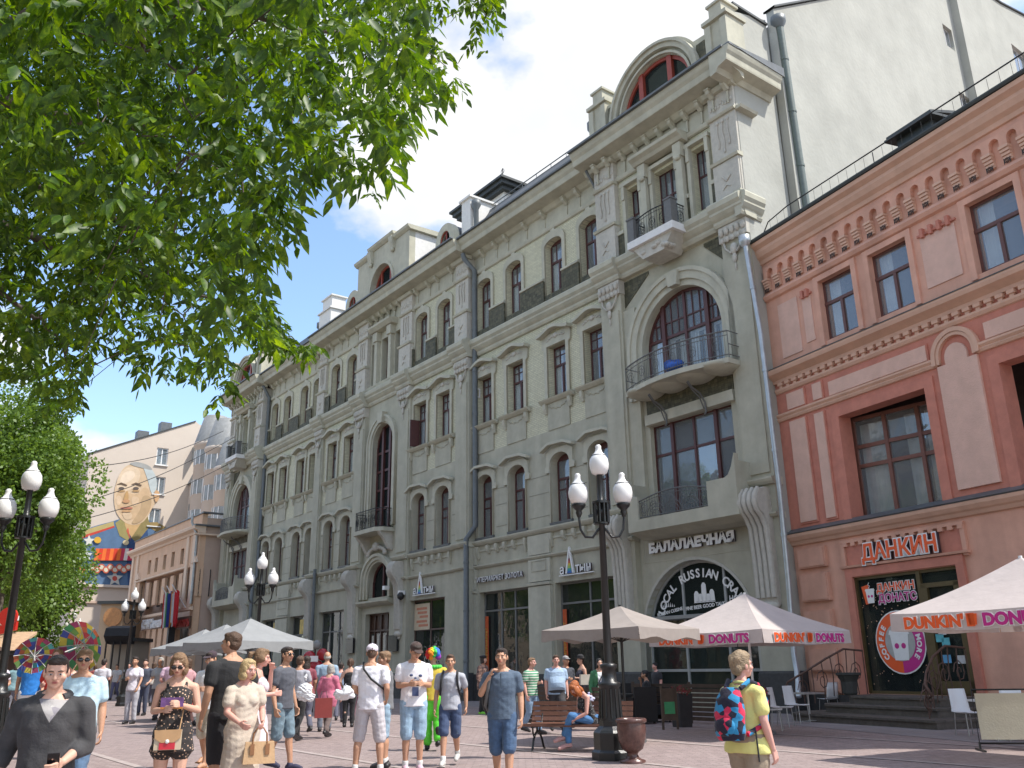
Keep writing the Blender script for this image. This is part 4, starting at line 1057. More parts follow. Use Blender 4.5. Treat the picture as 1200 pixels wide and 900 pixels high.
# metal edge on the parapet
for (a, b_) in (((-2.1, 26.6), (-20.6, 38.3)), ((-20.6, 38.3), (-25.8, 38.9)), ((-25.8, 38.9), (-31, 40.1)), ((-31, 40.1), (-46, 43))):
    MB().add([(x, a[0], a[1] + dz) for x in (-1.05, -.5) for dz in (.01, .1)] + [(x, b_[0], b_[1] + dz) for x in (-1.05, -.5) for dz in (.01, .1)], [(0, 1, 5, 4), (1, 3, 7, 5), (3, 2, 6, 7), (0, 4, 6, 2)]).build('parapet_edge', ROOF, CH)
GREYF = mat('white_plastic_frame', (.5, .5, .5), .4, .06)
for y0, y1, z0, z1 in ((-18.3, -17.35, 32.0, 33.35), (-18.9, -17.7, 27.6, 29.3), (-28.2, -26.1, 34.2, 36.2)):
    b = MB(); x = -.75; t = .07
    b.box(x - .03, x + .03, y0, y0 + t, z0, z1).box(x - .03, x + .03, y1 - t, y1, z0, z1).box(x - .03, x + .03, y0, y1, z0, z0 + t).box(x - .03, x + .03, y0, y1, z1 - t, z1).box(x - .03, x + .03, (y0 + y1) / 2 - .04, (y0 + y1) / 2 + .04, z0, z1)
    o = b.build('window', GREYF, CH); MB().box(x - .01, x + .005, y0, y1, z0, z1).build('pane', GLASS, o); MB().box(x + .1, x + .15, y0, y1, z0, z1).build('room_backing', DARKROOM, o)
MB().box(-1.35, -.95, -21.9, -18.75, 20, 39.5).build('chimney_flue', CREAM, CH)
# wall strip above the grey roof belonging to the grey building (front step of the firewall)
side_plate('side_wall', [(.5, 0), (.5, 24.2), (.1, 25.6), (-2.0, 26.2), (-2.15, 12), (-8, 12), (-8, 0)], [], -.62, -.45, CREAM, GB)
MB().box(-.7, .1, -2.0, .12, 25.9, 26.0).build('parapet_edge', ROOF, GB)

# ---------------------------------------------------------------- pink building
PANG = R(-26); PP0 = ground(936, 835)
PB = building('pink_building', 'salmon-pink two-storey building with terracotta trim, arcaded cornice and doughnut shop', PP0, PANG)
PINK = mat('salmon_plaster', (.66, .365, .262), .9, .1, 1.6, .25, 35, streak=.17)
PINKL = mat('light_salmon_panel', (.65, .425, .335), .9, .08, 2.5, .6, 30, streak=.05)
TERRA = mat('terracotta_plaster', (.52, .205, .145), .9, .12, 3, .25, 35, streak=.06)
SAND = mat('sandy_salmon_trim', (.62, .39, .28), .88, .06, 3, .2, 40, streak=.06)
BRWN = mat('brown_window_paint', (.12, .05, .04), .5, .12)
def PE(name, prof, u0, u1, m_=SAND): return MB().ex(prof, u0, u1).build(name, m_, PB)
UR = -16.0
w3s = [(-3.0, -4.38), (-5.05, -6.45), (-8.4, -9.82), (-11.2, -12.6)]
add_plate('wall', rect(UR, -.45, 10.75, 15.2), [rect(b_, a, 11.08, 13.1) for a, b_ in w3s], -.45, 0, PINK, PB)
big = [(-3.12, -6.25), (-8.5, -11.6)]
add_plate('wall', rect(UR, -.45, 5.25, 10.75), [rect(b_, a, 5.45, 8.58) for a, b_ in big], -.45, 0, TERRA, PB)
add_plate('wall', rect(UR, -.45, 0, 5.0), [rect(-6.35, -2.85, .6, 3.78)], -.45, 0, PINK, PB)
# cornice with zinc edge and railing
PE('cornice', [(0, 14.72), (.06, 14.74), (.1, 14.86), (.22, 14.95), (.3, 15.1), (.3, 15.2), (.45, 15.3), (.48, 15.42), (0, 15.5)], UR, -.35)
PE('roof_edge', [(-.6, 15.5), (.52, 15.44), (.55, 15.5), (.55, 15.54), (-.6, 15.62)], UR, -.3, ROOF)
MB().ex([(-.05, 15.53), (-9, 18.2), (-9, 0), (-2.2, 0), (-2.2, 15.3)], UR, -.6).build('building_core', mat('red_roof_sheet', (.09, .06, .05), .5, .2), PB)
# arcaded frieze: open-bottomed arches between stepped corbels
step = .502; c0 = -1.05
arches = [c0 - step * i for i in range(30) if c0 - step * i > UR + .6]
outl = []
b = MB()
zt, zs, hw = 14.5, 14.16, .14
us = [a + step / 2 for a in arches] + [arches[-1] - step / 2]
pts = [(-.75, zt), (us[-1], zt), (us[-1], 14.1)]
for a in arches[::-1]:
    pts += [(a - hw, 14.1)] + [(a + hw * math.cos(R(t)), 14.27 + hw * math.sin(R(t))) for t in range(180, -1, -18)] + [(a + hw, 14.1)]
pts += [(-.75, 14.1)]
me = plate(pts, [], 0, .15, 'arcade'); me.materials.append(PINK); link('arcade', me, PB)
cb = MB()
for j, (z, y) in enumerate(((14.02, .2), (13.93, .165), (13.84, .13), (13.75, .095))): cb.box(-.135 + j * .006, .135 - j * .006, 0, y, z - .012, z + .065)
cb.box(-.13, .13, 0, .07, 13.68, 14.1); CBM = cb.mesh('stepped_corbel', SAND)
gr = MB()
for r0 in (.035, .07): gr.tube([(r0 * math.cos(a), .13, 13.66 + r0 * math.sin(a)) for a in [PI * 2 * k / 8 for k in range(8)]], .012, 4, closed=True)
gr.box(-.09, -.078, .11, .13, 13.58, 13.74).box(.078, .09, .11, .13, 13.58, 13.74); GRM = gr.mesh('iron_rosette', IRON)
for u in [a + step / 2 for a in arches]:
    o = link('stepped_corbel', CBM, PB, (u, 0, 0)); link('iron_rosette', GRM, o)
PE('string_course', [(0, 13.3), (.1, 13.34), (.16, 13.45), (.1, 13.56), (0, 13.6)], UR, -.6, PINK)
# third-row windows
def pink_win(u1, u0, z0, z1, xs, zs, par=PB, y=-.22):
    g = frame_grid('window', xs, zs, .09, y, m_=BRWN, parent=par)
    MB().box(u0, u1, -1.2, -1.15, z0, z1).build('room_backing', DARKROOM, g)
    return g
for a, b_ in w3s:
    m_ = (a + b_) / 2
    g = pink_win(a, b_, 11.08, 13.1, [b_, b_ + .02, a], [11.08, 13.1]) if False else None
    bb_ = MB(); t = .08; y = -.2
    bb_.box(b_, b_ + t, y - .04, y + .04, 11.08, 13.1).box(a - t, a, y - .04, y + .04, 11.08, 13.1).box(b_, a, y - .04, y + .045, 11.08, 11.18).box(b_, a, y - .04, y + .045, 13.02, 13.1).box(b_, a, y - .05, y + .06, 12.28, 12.38).box(m_ - .05, m_ + .05, y - .05, y + .06, 11.1, 12.3)
    o = bb_.build('window', BRWN, PB)
    for q in ((b_, a, 12.38, 13.05), (b_, m_, 11.15, 12.3), (m_, a, 11.15, 12.3)): MB().box(q[0], q[1], y - .008, y + .008, q[2], q[3]).build('pane', GLASS, o)
    MB().box(b_, a, -1.2, -1.15, 11.0, 13.2).build('room_backing', DARKROOM, o); link('curtain', CURT[1], o, (a - .3, -.4, 11.0)); 
    b2 = MB().box(b_ - .18, b_, -.02, .07, 10.95, 13.28).box(a, a + .18, -.02, .07, 10.95, 13.28).box(b_, a, -.02, .07, 13.1, 13.28); b2.build('window_surround', PINK, PB)
# recessed panels with toothed heads
for a, b_ in ((-6.88, -8.0), (-2.22, -2.6), (-10.25, -10.9), (-13.2, -14.2)):
    MB().box(b_, a, 0, .03, 11.28, 12.8).build('raised_panel', PINKL, PB)
    bb_ = MB().box(b_ - .06, a + .06, 0, .06, 12.86, 12.92); n = max(2, int((a - b_) / .25))
    for i in range(n): x = b_ + (a - b_) * (i + .5) / n; bb_.box(x - .05, x + .05, 0, .13, 12.78, 13.05)
    bb_.build('toothed_head', TERRA, PB)
MB().box(-2.0, -1.1, 0, .03, 11.1, 13.0).build('raised_panel', PINKL, PB)
# main ledge with dentils
PE('ledge', [(0, 10.3), (.1, 10.32), (.1, 10.42), (.24, 10.5), (.36, 10.56), (.4, 10.66), (.4, 10.72), (0, 10.86)], UR, -.4)
PE('ledge_cover', [(-.02, 10.87), (.42, 10.72), (.43, 10.745), (-.02, 10.9)], UR, -.38, ZINC)
PE('string_course', [(0, 9.96), (.05, 9.98), (.1, 10.06), (.1, 10.12), (0, 10.14)], UR, -.6)
DN = MB().box(-.1, .1, 0, .14, 10.2, 10.3).box(-.06, .06, 0, .1, 10.12, 10.2).mesh('dentil', SAND)
i = 0
while -.9 - i * .32 > UR: link('dentil', DN, PB, (-.9 - i * .32, 0, 0)); i += 1
# upper panels, string with arch, lower panels
def panel(u1, u0, z0, z1, m_=PINKL, d=.07): MB().box(u0, u1, 0, d, z0, z1).box(u0 - .05, u1 + .05, 0, d - .03, z0 - .06, z1 + .04, mi=1).build('raised_panel', [m_, TERRA], PB)
for q in ((-1.07, -1.83, 9.33, 9.86), (-2.22, -2.6, 9.33, 9.86), (-2.9, -6.5, 9.3, 9.74), (-8.3, -12.0, 9.3, 9.74), (-1.07, -1.76, 5.64, 8.92), (-2.16, -2.54, 5.62, 8.9), (-12.2, -13.4, 5.64, 8.9)): panel(*q)
add_plate('tall_panel', [(-7.98, 5.65), (-6.78, 5.65), (-6.78, 9.0), (-7.05, 9.0)] + arc(-7.38, 9.15, .34, .36, 0, 180, 10) + [(-7.71, 9.0), (-7.98, 9.0)], [], 0, .08, PINKL, PB)
prf = [(0, 9.02), (.06, 9.03), (.1, 9.1), (.06, 9.14), (.12, 9.2), (.12, 9.26), (0, 9.28)]
PE('string_course', prf, -6.78, -.5); PE('string_course', prf, UR, -7.98)
for r0, w, y in ((.5, .09, .1), (.6, .12, .13)):
    o_ = [(-7.38 + r0 + w, 9.05)] + arc(-7.38, 9.22, r0 + w, r0 + w, 0, 180, 16) + [(-7.38 - r0 - w, 9.05)]
    i_ = [(-7.38 + r0, 9.05)] + arc(-7.38, 9.22, r0, r0, 0, 180, 16) + [(-7.38 - r0, 9.05)]
    me = plate(o_ + i_[::-1], [], 0, y, 'arch_moulding'); me.materials.append(SAND); link('arch_moulding', me, PB)
LCURT = mat('grey_net_curtain', (.62, .62, .58), .9, .2, 2)
for a, b_ in big:
    w = (a - b_) / 3
    g = frame_grid('window', [b_, b_ + w, b_ + 2 * w, a], [5.47, 7.1, 7.7, 8.56], .11, -.2, m_=mat('tan_brown_window_paint', (.20, .085, .06), .5, .15), glass=GLASS)
    MB().box(b_, a, -1.3, -1.25, 5.4, 8.6).build('room_backing', DARKROOM, g)
    for i in range(3):
        vs = []; 
        for j in range(13): x = b_ + w * i + .1 + (w * .8) * j / 12; vs += [(x, -.36 + .04 * math.sin(j * 2.2), 5.5), (x, -.35, 8.4)]
        MB().add(vs, [(2 * j, 2 * j + 2, 2 * j + 3, 2 * j + 1) for j in range(6 if i % 2 else 12)], True).build('curtain', LCURT, g)
    MB().box(b_ - .3, b_, 0, .05, 5.45, 8.85).box(a, a + .3, 0, .05, 5.45, 8.85).box(b_, a, 0, .05, 8.58, 8.85).build('window_surround', TERRA, PB)
PE('sill_cover', [(-.02, 5.46), (.3, 5.3), (.33, 5.33), (-.02, 5.5)], UR, -.5, ZINC)
PE('ledge', [(0, 4.95), (.08, 4.97), (.14, 5.06), (.2, 5.1), (.28, 5.2), (.3, 5.29), (0, 5.4)], UR, -.5)
# ground floor: rusticated blocks, sign recess, door case
for z0, z1 in ((.6, 1.0), (1.2, 1.83), (2.2, 2.95), (3.22, 4.04), (4.22, 4.82)):
    for a, b_ in ((-.8, -1.95), (-8.3, -9.5)):
        if b_ < -8 and z1 > 4.1: continue
        MB().box(b_, a, 0, .12, z0, z1).box(b_ + .04, a - .04, .12, .15, z0 + .04, z1 - .04).build('rusticated_block', PINK, PB)
MB().box(-6.6, -2.71, 0, .02, 4.12, 4.7).build('sign_recess', TERRA, PB)
b = MB().box(-6.75, -2.6, 0, .1, 4.78, 4.86).box(-6.75, -6.62, 0, .08, 4.0, 4.8).box(-2.7, -2.56, 0, .08, 4.0, 4.8)
i = 0
while -2.75 - i * .3 > -6.7: b.box(-2.75 - i * .3 - .08, -2.75 - i * .3 + .07, 0, .1, 4.68, 4.78); i += 1
b.ex([(0, 4.04), (.14, 4.06), (.16, 4.12), (0, 4.14)], -6.8, -2.5); b.build('sign_surround', PINK, PB)
MB().box(-2.86, -2.62, 0, .09, .55, 4.04).box(-6.58, -6.34, 0, .09, .55, 4.04).box(-6.34, -2.86, 0, .09, 3.8, 4.04).build('door_case', TERRA, PB)
MB().box(UR, -.45, .0, .12, 0, .55).build('plinth', STONE_D, PB)
BRZ = mat('bronze_green_frame', (.12, .09, .04), .4, .15, metal=.3)
sf = frame_grid('shop_window', [-6.34, -5.05, -2.86], [.62, 3.76], .12, -.1, m_=BRZ, parent=PB, glass=GLASS_D)
dd = MB()
for x in (-6.2, -5.2): dd.box(x - .09, x + .09, -.1, .0, .65, 3.4)
dd.box(-6.29, -5.11, -.1, .0, 3.3, 3.42).box(-6.29, -5.11, -.1, .0, .65, .95).box(-6.25, -5.15, -.12, -.02, 2.3, 2.36).build('shop_door', BRZ, sf)
MB().box(-6.4, -2.8, -2.0, -1.9, .4, 3.8).box(-6.4, -2.8, -1.9, -.3, .4, .6).build('shop_interior', WARM, sf)
ORA = mat('orange_sign_plastic', (.80, .11, .02), .45, .04); MAG = mat('magenta_sign_plastic', (.50, .02, .22), .45, .04)
sign('ДАНКИН', -4.68, 4.2, .62, .1, PB, WHITE, xs=.95, bold=.05, ext=.05); sign('ДАНКИН', -4.68, 4.2, .62, .165, PB, ORA, xs=.95, bold=.014, ext=.01)
sign('ДАНКИН', -4.25, 3.32, .3, -.03, sf, WHITE, bold=.025, ext=.003); sign('ДАНКИН', -4.25, 3.32, .3, -.02, sf, ORA, bold=.006, ext=.004)
sign('ДОНАТС', -4.27, 3.03, .3, -.03, sf, WHITE, bold=.025, ext=.003); sign('ДОНАТС', -4.27, 3.03, .3, -.02, sf, MAG, bold=.006, ext=.004)
def cup(cu, cz, s, par, y):
    MB().exy([(cu - .3 * s, cz - .5 * s), (cu + .3 * s, cz - .5 * s), (cu + .4 * s, cz + .4 * s), (cu - .4 * s, cz + .4 * s)], y, y + .006).exy([(cu - .46 * s, cz + .4 * s), (cu + .46 * s, cz + .4 * s), (cu + .4 * s, cz + .55 * s), (cu - .4 * s, cz + .55 * s)], y, y + .008).build('cup_emblem', WHITE, par)
    b = MB()
    for k in (-.15, .15): b.exy([(cu + k * s + .1 * s * math.cos(a), cz + .1 * s * math.sin(a)) for a in [PI * 2 * j / 12 for j in range(12)]], y + .006, y + .01)
    b.build('cup_emblem_print', MAG, par)
    b = MB().tube([(cu + .1 * s, y, cz + .6 * s), (cu - .05 * s, y, cz + .75 * s), (cu + .12 * s, y, cz + .85 * s), (cu, y, cz + 1.0 * s)], .03 * s, 5); b.build('steam_emblem', WHITE, par)
cup(-3.35, 3.22, .38, sf, -.03); MB().exy([(-3.45, 3.05), (-3.15, 3.0), (-3.05, 3.5), (-3.3, 3.55)], -.045, -.035).build('cup_emblem_back', ORA, sf)
cz_, cu_ = 1.95, -4.15
def disc(r, y, m_, a0=0, a1=360, par=sf, nm='round_emblem'):
    q = [(cu_ + r * math.cos(R(a0 + (a1 - a0) * k / 28)), cz_ + r * math.sin(R(a0 + (a1 - a0) * k / 28))) for k in range(29 if a1 - a0 < 360 else 28)]
    MB().exy(q, y, y + .004).build(nm, m_, par)
disc(.84, -.045, WHITE); disc(.80, -.038, MAG, 90, 270); disc(.80, -.038, ORA, -90, 90); disc(.5, -.031, mat('pale_grey_film', (.4, .4, .38), .5))
cup(cu_, cz_ - .1, .75, sf, -.024)
def arc2(txt, r, a0, a1, size):
    n = len(txt)
    for i, ch in enumerate(txt):
        a = R(a0 + (a1 - a0) * (i + .5) / n); me = text_mesh(ch, size, .003, WHITE, 'emblem_letter', 'CENTER', .008)
        me.transform(Matrix.Rotation(a - PI / 2, 4, 'Y')); link('emblem_letter', me, sf, (cu_ - r * math.cos(a), -.026, cz_ + r * math.sin(a)))
arc2('COFFEE', .56, 225, 135, .21); arc2('& MORE', .56, 50, -45, .21)
rs = random.Random(5); b = MB()
for i in range(90): x, z = rs.uniform(-4.9, -3.0), rs.uniform(.8, 3.3); b.box(x - .012, x + .012, -.05, -.045, z - .012, z + .012)
tag(b.build('confetti_dots', mat('confetti_print', (.55, .32, .2), .5, .3), sf), kind='stuff')
for i in range(9):
    x, z = rs.uniform(-6.0, -5.4), rs.uniform(1.2, 2.9); c = [(.5, .5, .5), (.1, .4, .45), (.6, .4, .05), (.1, .3, .5)][i % 4]
    MB().box(x - .12, x + .12, -.03, -.024, z - .1, z + .1).build('door_sticker', mat('sticker_%d' % (i % 4), c, .5, .2), sf)
# drainpipe between the two buildings
ZG = mat('galvanised_pipe', (.42, .45, .46), .35, .15, 3, metal=.5)
dpipe([(-.62, .85, 15.3), (-.86, .85, 12.0), (-.93, .85, 6.6), (-.89, .85, 3.9), (-.8, .85, 1.7), (-.95, 1.0, 1.2), (-1.1, 1.25, .5)], .085, ZG, GB)
MB().lathe([(.09, 0), (.2, .16), (.2, .42), (.1, .44)], (-.6, .85, 15.25), 12).build('rain_hopper', ZG, GB)
# roof rail and skylight
b = MB().tube([(-.9, .2, 15.6), (-1.3, .2, 16.05), (-2.3, .25, 16.15), (UR, .25, 16.15)], .022, 6)
i = 0
while -1.4 - i * .35 > UR: x = -1.4 - i * .35; b.tube([(x, .2, 15.55), (x, .22, 16.12)], .018 if i % 9 == 4 else .006, 4); i += 1
b.build('roof_railing', IRON, PB)
b = MB().box(-7.5, -6.3, -1.4, -.5, 15.8, 16.6).ex([(-1.6, 16.9), (-.3, 16.6), (-.3, 16.68), (-1.6, 17.0)], -7.7, -6.1).ex([(-1.6, 16.6), (-.25, 16.5), (-.25, 16.58), (-1.6, 16.68)], -7.75, -6.05); b.build('roof_hatch', ROOF, PB)
# entrance steps with curling iron rails
stn = mat('dark_worn_step_stone', (.10, .085, .07), .75, .3, 6, .4, 40)
b3 = [(-2.4, -7.6, 2.9, 0, .2), (-2.8, -7.0, 2.1, .2, .4), (-3.2, -6.6, 1.5, .4, .6)]
for a, b_, y, z0, z1 in b3:
    o = MB().exz([(a, .12), (a, y * .75), (a - .5, y), (b_ + .2, y), (b_, y * .6), (b_, .12)][::-1], z0, z1 - .05).exz([(a + .04, .12), (a + .04, y * .75), (a - .5, y + .04), (b_ + .2, y + .04), (b_ - .04, y * .6), (b_ - .04, .12)][::-1], z1 - .05, z1).build('step', stn, PB)
for x, s_ in ((-3.0, 1), (-6.3, -1)):
    b = MB(); P_ = [Vector((x, .2, 1.75)), Vector((x, .9, 1.8)), Vector((x + s_ * .1, 1.5, 1.55)), Vector((x + s_ * .35, 2.1, 1.2)), Vector((x + s_ * .6, 2.5, .95)), Vector((x + s_ * .75, 2.5, .7)), Vector((x + s_ * .6, 2.4, .65))]
    b.tube(P_, .03, 6)
    for i in range(10):
        t = i / 9 * 4; p = P_[int(t)].lerp(P_[int(t) + 1], t - int(t)) if t < 4 else P_[4]
        base = max(.2, .6 - max(0, p.y - 1.3) * .33); b.tube([(p.x, p.y, base), (p.x + .06 * math.sin(i), p.y, (base + p.z) / 2), (p.x, p.y, p.z)], .015, 5)
        if i % 2: b.tube([Vector((p.x, p.y, (base + p.z) / 2)) + Vector((0, .22 * (1 - k / 15) * math.cos(k * .8), .3 * (1 - k / 15) * math.sin(k * .8))) for k in range(13)], .016, 4)
    b.build('step_railing', mat('rusty_brown_iron', (.10, .055, .04), .7, .3), PB)

# ---------------------------------------------------------------- ground
PAVE = brick_mat('paving_setts', (.30, .235, .22), (.25, .19, .18), (.17, .135, .13), .24, .12, .006, 'xy', .85, .35, var=.22)
ASPH = mat('grey_pavement', (.235, .205, .20), .9, .12, 1.3, .3, 50)
gr_ = MB().add([(-900, -60, 0), (900, -60, 0), (900, 1500, 0), (-900, 1500, 0)], [(0, 1, 2, 3)]).build('pedestrian_street', PAVE); tag(gr_, kind='structure')
GBM = Matrix.Translation(GB.location) @ Matrix.Rotation(GB.rotation_euler.z, 4, 'Z')
PBM = Matrix.Translation(PB.location) @ Matrix.Rotation(PB.rotation_euler.z, 4, 'Z')
b = MB(); A_ = [GBM @ Vector(p) for p in ((75, 3.2, .004), (-.5, 3.6, .004), (-.5, -1, .004), (75, -1, .004))]; b.add(A_, [(0, 3, 2, 1)]); 
A_ = [PBM @ Vector(p) for p in ((-.3, 3.6, .006), (-20, 6.2, .006), (-20, -1, .006), (-.3, -1, .006))]; b.add(A_, [(0, 3, 2, 1)])
tag(b.build('pavement', ASPH), kind='structure')
b = MB()
for k in range(7):
    y = 3.6 + k * 3.1; P_ = [GBM @ Vector(q) for q in ((75, y, .008), (-24, y + (.6 if k else .4), .008), (-24, y + .14 + (.6 if k else .4), .008), (75, y + .14, .008))]; b.add(P_, [(0, 1, 2, 3)])
tag(b.build('paving_band', mat('pale_paving_strip', (.36, .30, .28), .85, .15, 4)), kind='structure')
# ---------------------------------------------------------------- far side of the street, left of the grey building
PEACH = mat('peach_plaster', (.66, .44, .29), .9, .05, 1.5, .2, 25, streak=.08)
PEACHS = mat('darkened_peach_plaster', (.50, .37, .29), .9, .06, 1.5)  # darker than the front: shade from the grey block put into the colour
PEACHT = mat('pale_peach_trim', (.70, .54, .40), .9, .05, 2)
def prism_ex(par, name, prof, u0, u1, m_): return MB().ex(prof, u0, u1).build(name, m_, par)
gz = lambda x, y, off: uz(GP0, GANG, x, y, off)
PE_ = thing('peach_building', 'peach three-storey building with tall narrow windows and a dining sign, left of the grey block', 'building', GB.location, GB.rotation_euler.z)
O2 = 2.2
small = [gz(130 + x / 7.5, 580 + y / 7.5, O2) for x, y in ((345, 565), (405, 545), (478, 520), (550, 495), (632, 465), (745, 420))]
tallw = [gz(130 + x / 7.5, 580 + y / 7.5, O2) for x, y in ((318, 850), (382, 850), (452, 850), (525, 850), (600, 850), (722, 850), (232, 860))]
hs = [rect(u - .42, u + .42, 9.75, 11.0) for u, z in small] + [rect(u - .45, u + .45, 6.95, 9.0 if i < 5 else 9.3) for i, (u, z) in enumerate(tallw)]
sh = [(63.2, 64.3), (61.4, 62.5), (59.7, 60.8), (58.0, 59.1), (56.4, 57.4), (65.3, 66.4)]
add_plate('wall', rect(52.1, 71.7, 0, 12.0), hs + [rect(a, b_, .4, 4.9) for a, b_ in sh], O2 - .5, O2, PEACH, PE_)
MB().box(52.15, 71.7, O2 - 14, O2 - 1.4, 0, 13.0).build('building_core', PEACHS, PE_)
MB().box(52.1, 52.6, O2 - 14, O2 - .5, 0, 13.0).build('side_wall', PEACHS, PE_)
prism_ex(PE_, 'cornice', [(O2 - .4, 11.75), (O2 + .1, 11.78), (O2 + .18, 11.95), (O2 + .5, 12.1), (O2 + .55, 12.3), (O2 + .5, 12.36), (O2 - .4, 12.42)], 51.9, 71.9, PEACHT)
prism_ex(PE_, 'parapet', [(O2 - .5, 12.4), (O2 - .1, 12.4), (O2 - .1, 13.3), (O2 - .5, 13.3)], 52.1, 71.7, PEACH)
prism_ex(PE_, 'parapet_edge', [(O2 - .6, 13.3), (O2, 13.3), (O2, 13.38), (O2 - .6, 13.42)], 52.0, 71.8, ZINC)
for z in (12.3, 11.6, 13.3): MB().ex([(O2 - 10, z), (O2 + (.5 if z < 13 else 0), z), (O2 + (.5 if z < 13 else 0), z + .12), (O2 - 10, z + .12)], 51.75, 52.12).build('side_string', ZINC if z > 12 else PEACHT, PE_)
prism_ex(PE_, 'string_course', [(O2, 9.25), (O2 + .14, 9.3), (O2 + .14, 9.42), (O2, 9.48)], 54.6, 69.5, PEACHT)
prism_ex(PE_, 'string_course', [(O2, 5.9), (O2 + .18, 5.95), (O2 + .2, 6.15), (O2, 6.2)], 52.1, 71.7, PEACHT)
for u in (54.6, 69.3, 71.0, 53.0): MB().box(u - .3, u + .3, O2, O2 + .12, 6.2, 11.75).build('pilaster', PEACHT, PE_)
for u in (tallw[5][0], tallw[6][0]): MB().exy([(u - .6, 9.5)] + [(u + .6, 9.5)] + [(u, 10.15)], O2, O2 + .2).build('window_pediment', PEACHT, PE_)
WDK = mat('dark_old_window_paint', (.09, .08, .07), .5, .2)
for (u, z), z0, z1, w in [(q, 9.75, 11.0, .42) for q in small] + [(q, 6.95, 9.0, .45) for q in tallw]:
    b = MB().box(u - w, u - w + .06, O2 - .3, O2 - .22, z0, z1).box(u + w - .06, u + w, O2 - .3, O2 - .22, z0, z1).box(u - w, u + w, O2 - .3, O2 - .22, (z0 + z1) / 2 + .2, (z0 + z1) / 2 + .26).box(u - .03, u + .03, O2 - .3, O2 - .22, z0, z1)
    o = b.build('window', WDK, PE_); MB().box(u - w, u + w, O2 - .27, O2 - .26, z0, z1).build('pane', GLASS_D, o); MB().box(u - w, u + w, O2 - 1.1, O2 - 1.05, z0, z1).build('room_backing', DARKROOM, o)
for i, (a, b_) in enumerate(sh):
    b = MB().box(a, a + .08, O2 - .3, O2 - .2, .4, 4.9).box(b_ - .08, b_, O2 - .3, O2 - .2, .4, 4.9).box(a, b_, O2 - .3, O2 - .2, 4.8, 4.9).box(a, b_, O2 - .3, O2 - .2, .4, .55)
    o = b.build('shop_window', SHOPB, PE_); MB().box(a, b_, O2 - .27, O2 - .26, .4, 4.9).build('pane', GLASS_D, o); MB().box(a, b_, O2 - 1.1, O2 - 1.05, .4, 4.9).build('shop_interior', WARM, o)
    if i in (1, 2): MB().box(a + .1, b_ - .1, O2 - .24, O2 - .22, 2.9, 3.9).build('blue_sticker', mat('light_blue_print', (.1, .32, .6), .5, .2), o)
me_ = text_mesh('СЕНИ Хинкальная', 1.05, .06, WHITE, 'sign_lettering', 'CENTER', .02, .82); link('sign_lettering', me_, PE_, (61.6, O2 + .12, 5.0))
me_ = text_mesh('ТРАКТИРЪ', .7, .04, mat('red_sign_letters', (.35, .03, .02), .5, .1), 'sign_lettering', 'CENTER', .03, .9); link('sign_lettering', me_, PE_, (53.9, O2 + .2, 4.75))
MB().box(52.2, 55.6, O2, O2 + .15, 4.6, 5.5).build('sign_board', mat('dark_brown_board', (.10, .05, .03), .6, .2), PE_)
MB().box(55.7, 56.1, O2 + .1, O2 + .6, 3.3, 5.2).build('hanging_sign', IRON, PE_)
dpipe([(52.4, O2 + .6, 13.3), (52.4, O2 + .6, 12.6), (52.4, O2 + .12, 11.6), (52.4, O2 + .12, 6.4)], .1, ZG, PE_)
# flags hanging over the doorway
for i, (u, cols, lab) in enumerate(((56.2, ((.04, .22, .06), (.6, .6, .58), (.5, .02, .03)), 'green, white and red flag drooping on the peach facade'),
                                    (55.0, ((.5, .2, .04), (.02, .03, .2), (.02, .03, .2)), 'dark blue and orange flag hanging between two red ones on the peach facade'),
                                    (53.6, ((.55, .02, .03), (.55, .02, .03), (.62, .62, .62)), 'red and white flag hanging nearest the grey building on the peach facade'))):
    fl = thing('hanging_flag', lab, 'flag', GBM @ Vector((u, O2 + .4, 0)), GB.rotation_euler.z, 'flags hanging over the shop door')
    MB().tube([(0, -.4, 6.0), (0, .9, 7.9)], .04, 6).build('flag_pole', WHITE, fl)
    for j, c in enumerate(cols):
        vs = []
        for q in range(7):
            x = -.7 + (j + q / 6) * .5; y = .5 + .1 * math.sin(q * 1.7 + j + i)
            vs += [(x, y, 7.5 - abs(x) * .3), (x * .9, y * .9, 4.9 + .2 * math.sin(q + j))]
        MB().add(vs, [(2 * q, 2 * q + 2, 2 * q + 3, 2 * q + 1) for q in range(6)], True).build('flag_stripe', mat('flag_cloth_%d_%d' % (i, j), c, .8, .1, transl=.3), fl)

# ---- building with the painted end wall and its bay-windowed wing ----------------------
CREAMP = mat('pinkish_cream_wall', (.58, .50, .42), .92, .04, .6, .2, 10)
MU = thing('mural_building', 'tall pinkish-cream building whose end wall carries a huge painted portrait', 'building', GB.location, GB.rotation_euler.z)
UM = 80.0
def mpx(x, y, u=UM):
    d = Vector((math.sin(GANG), math.cos(GANG), 0)); nn = Vector((-math.cos(GANG), math.sin(GANG), 0))
    r = ray(x, y); P = Vector((GP0.x, GP0.y, 0)) + d * u; t = (P - CAMP).dot(d) / r.dot(d); q = CAMP + r * t - P
    return q.dot(nn), q.z
wins = [(190, 535), (186.5, 569), (181, 606)]
hw_ = []
for x, y in wins: o_, z_ = mpx(x, y); hw_.append(rect(o_ - .6, o_ + .6, z_ - .95, z_ + .95))
side_plate('end_wall', [(5.5, 0), (5.5, 23.3), (-4.9, 28.3), (-5.3, 28.0), (-14, 26), (-14, 0)], hw_, UM, UM + .5, CREAMP, MU)
MB().box(UM + .55, UM + 40, -14, 5.4, 0, 23.2).build('building_core', CREAMP, MU)
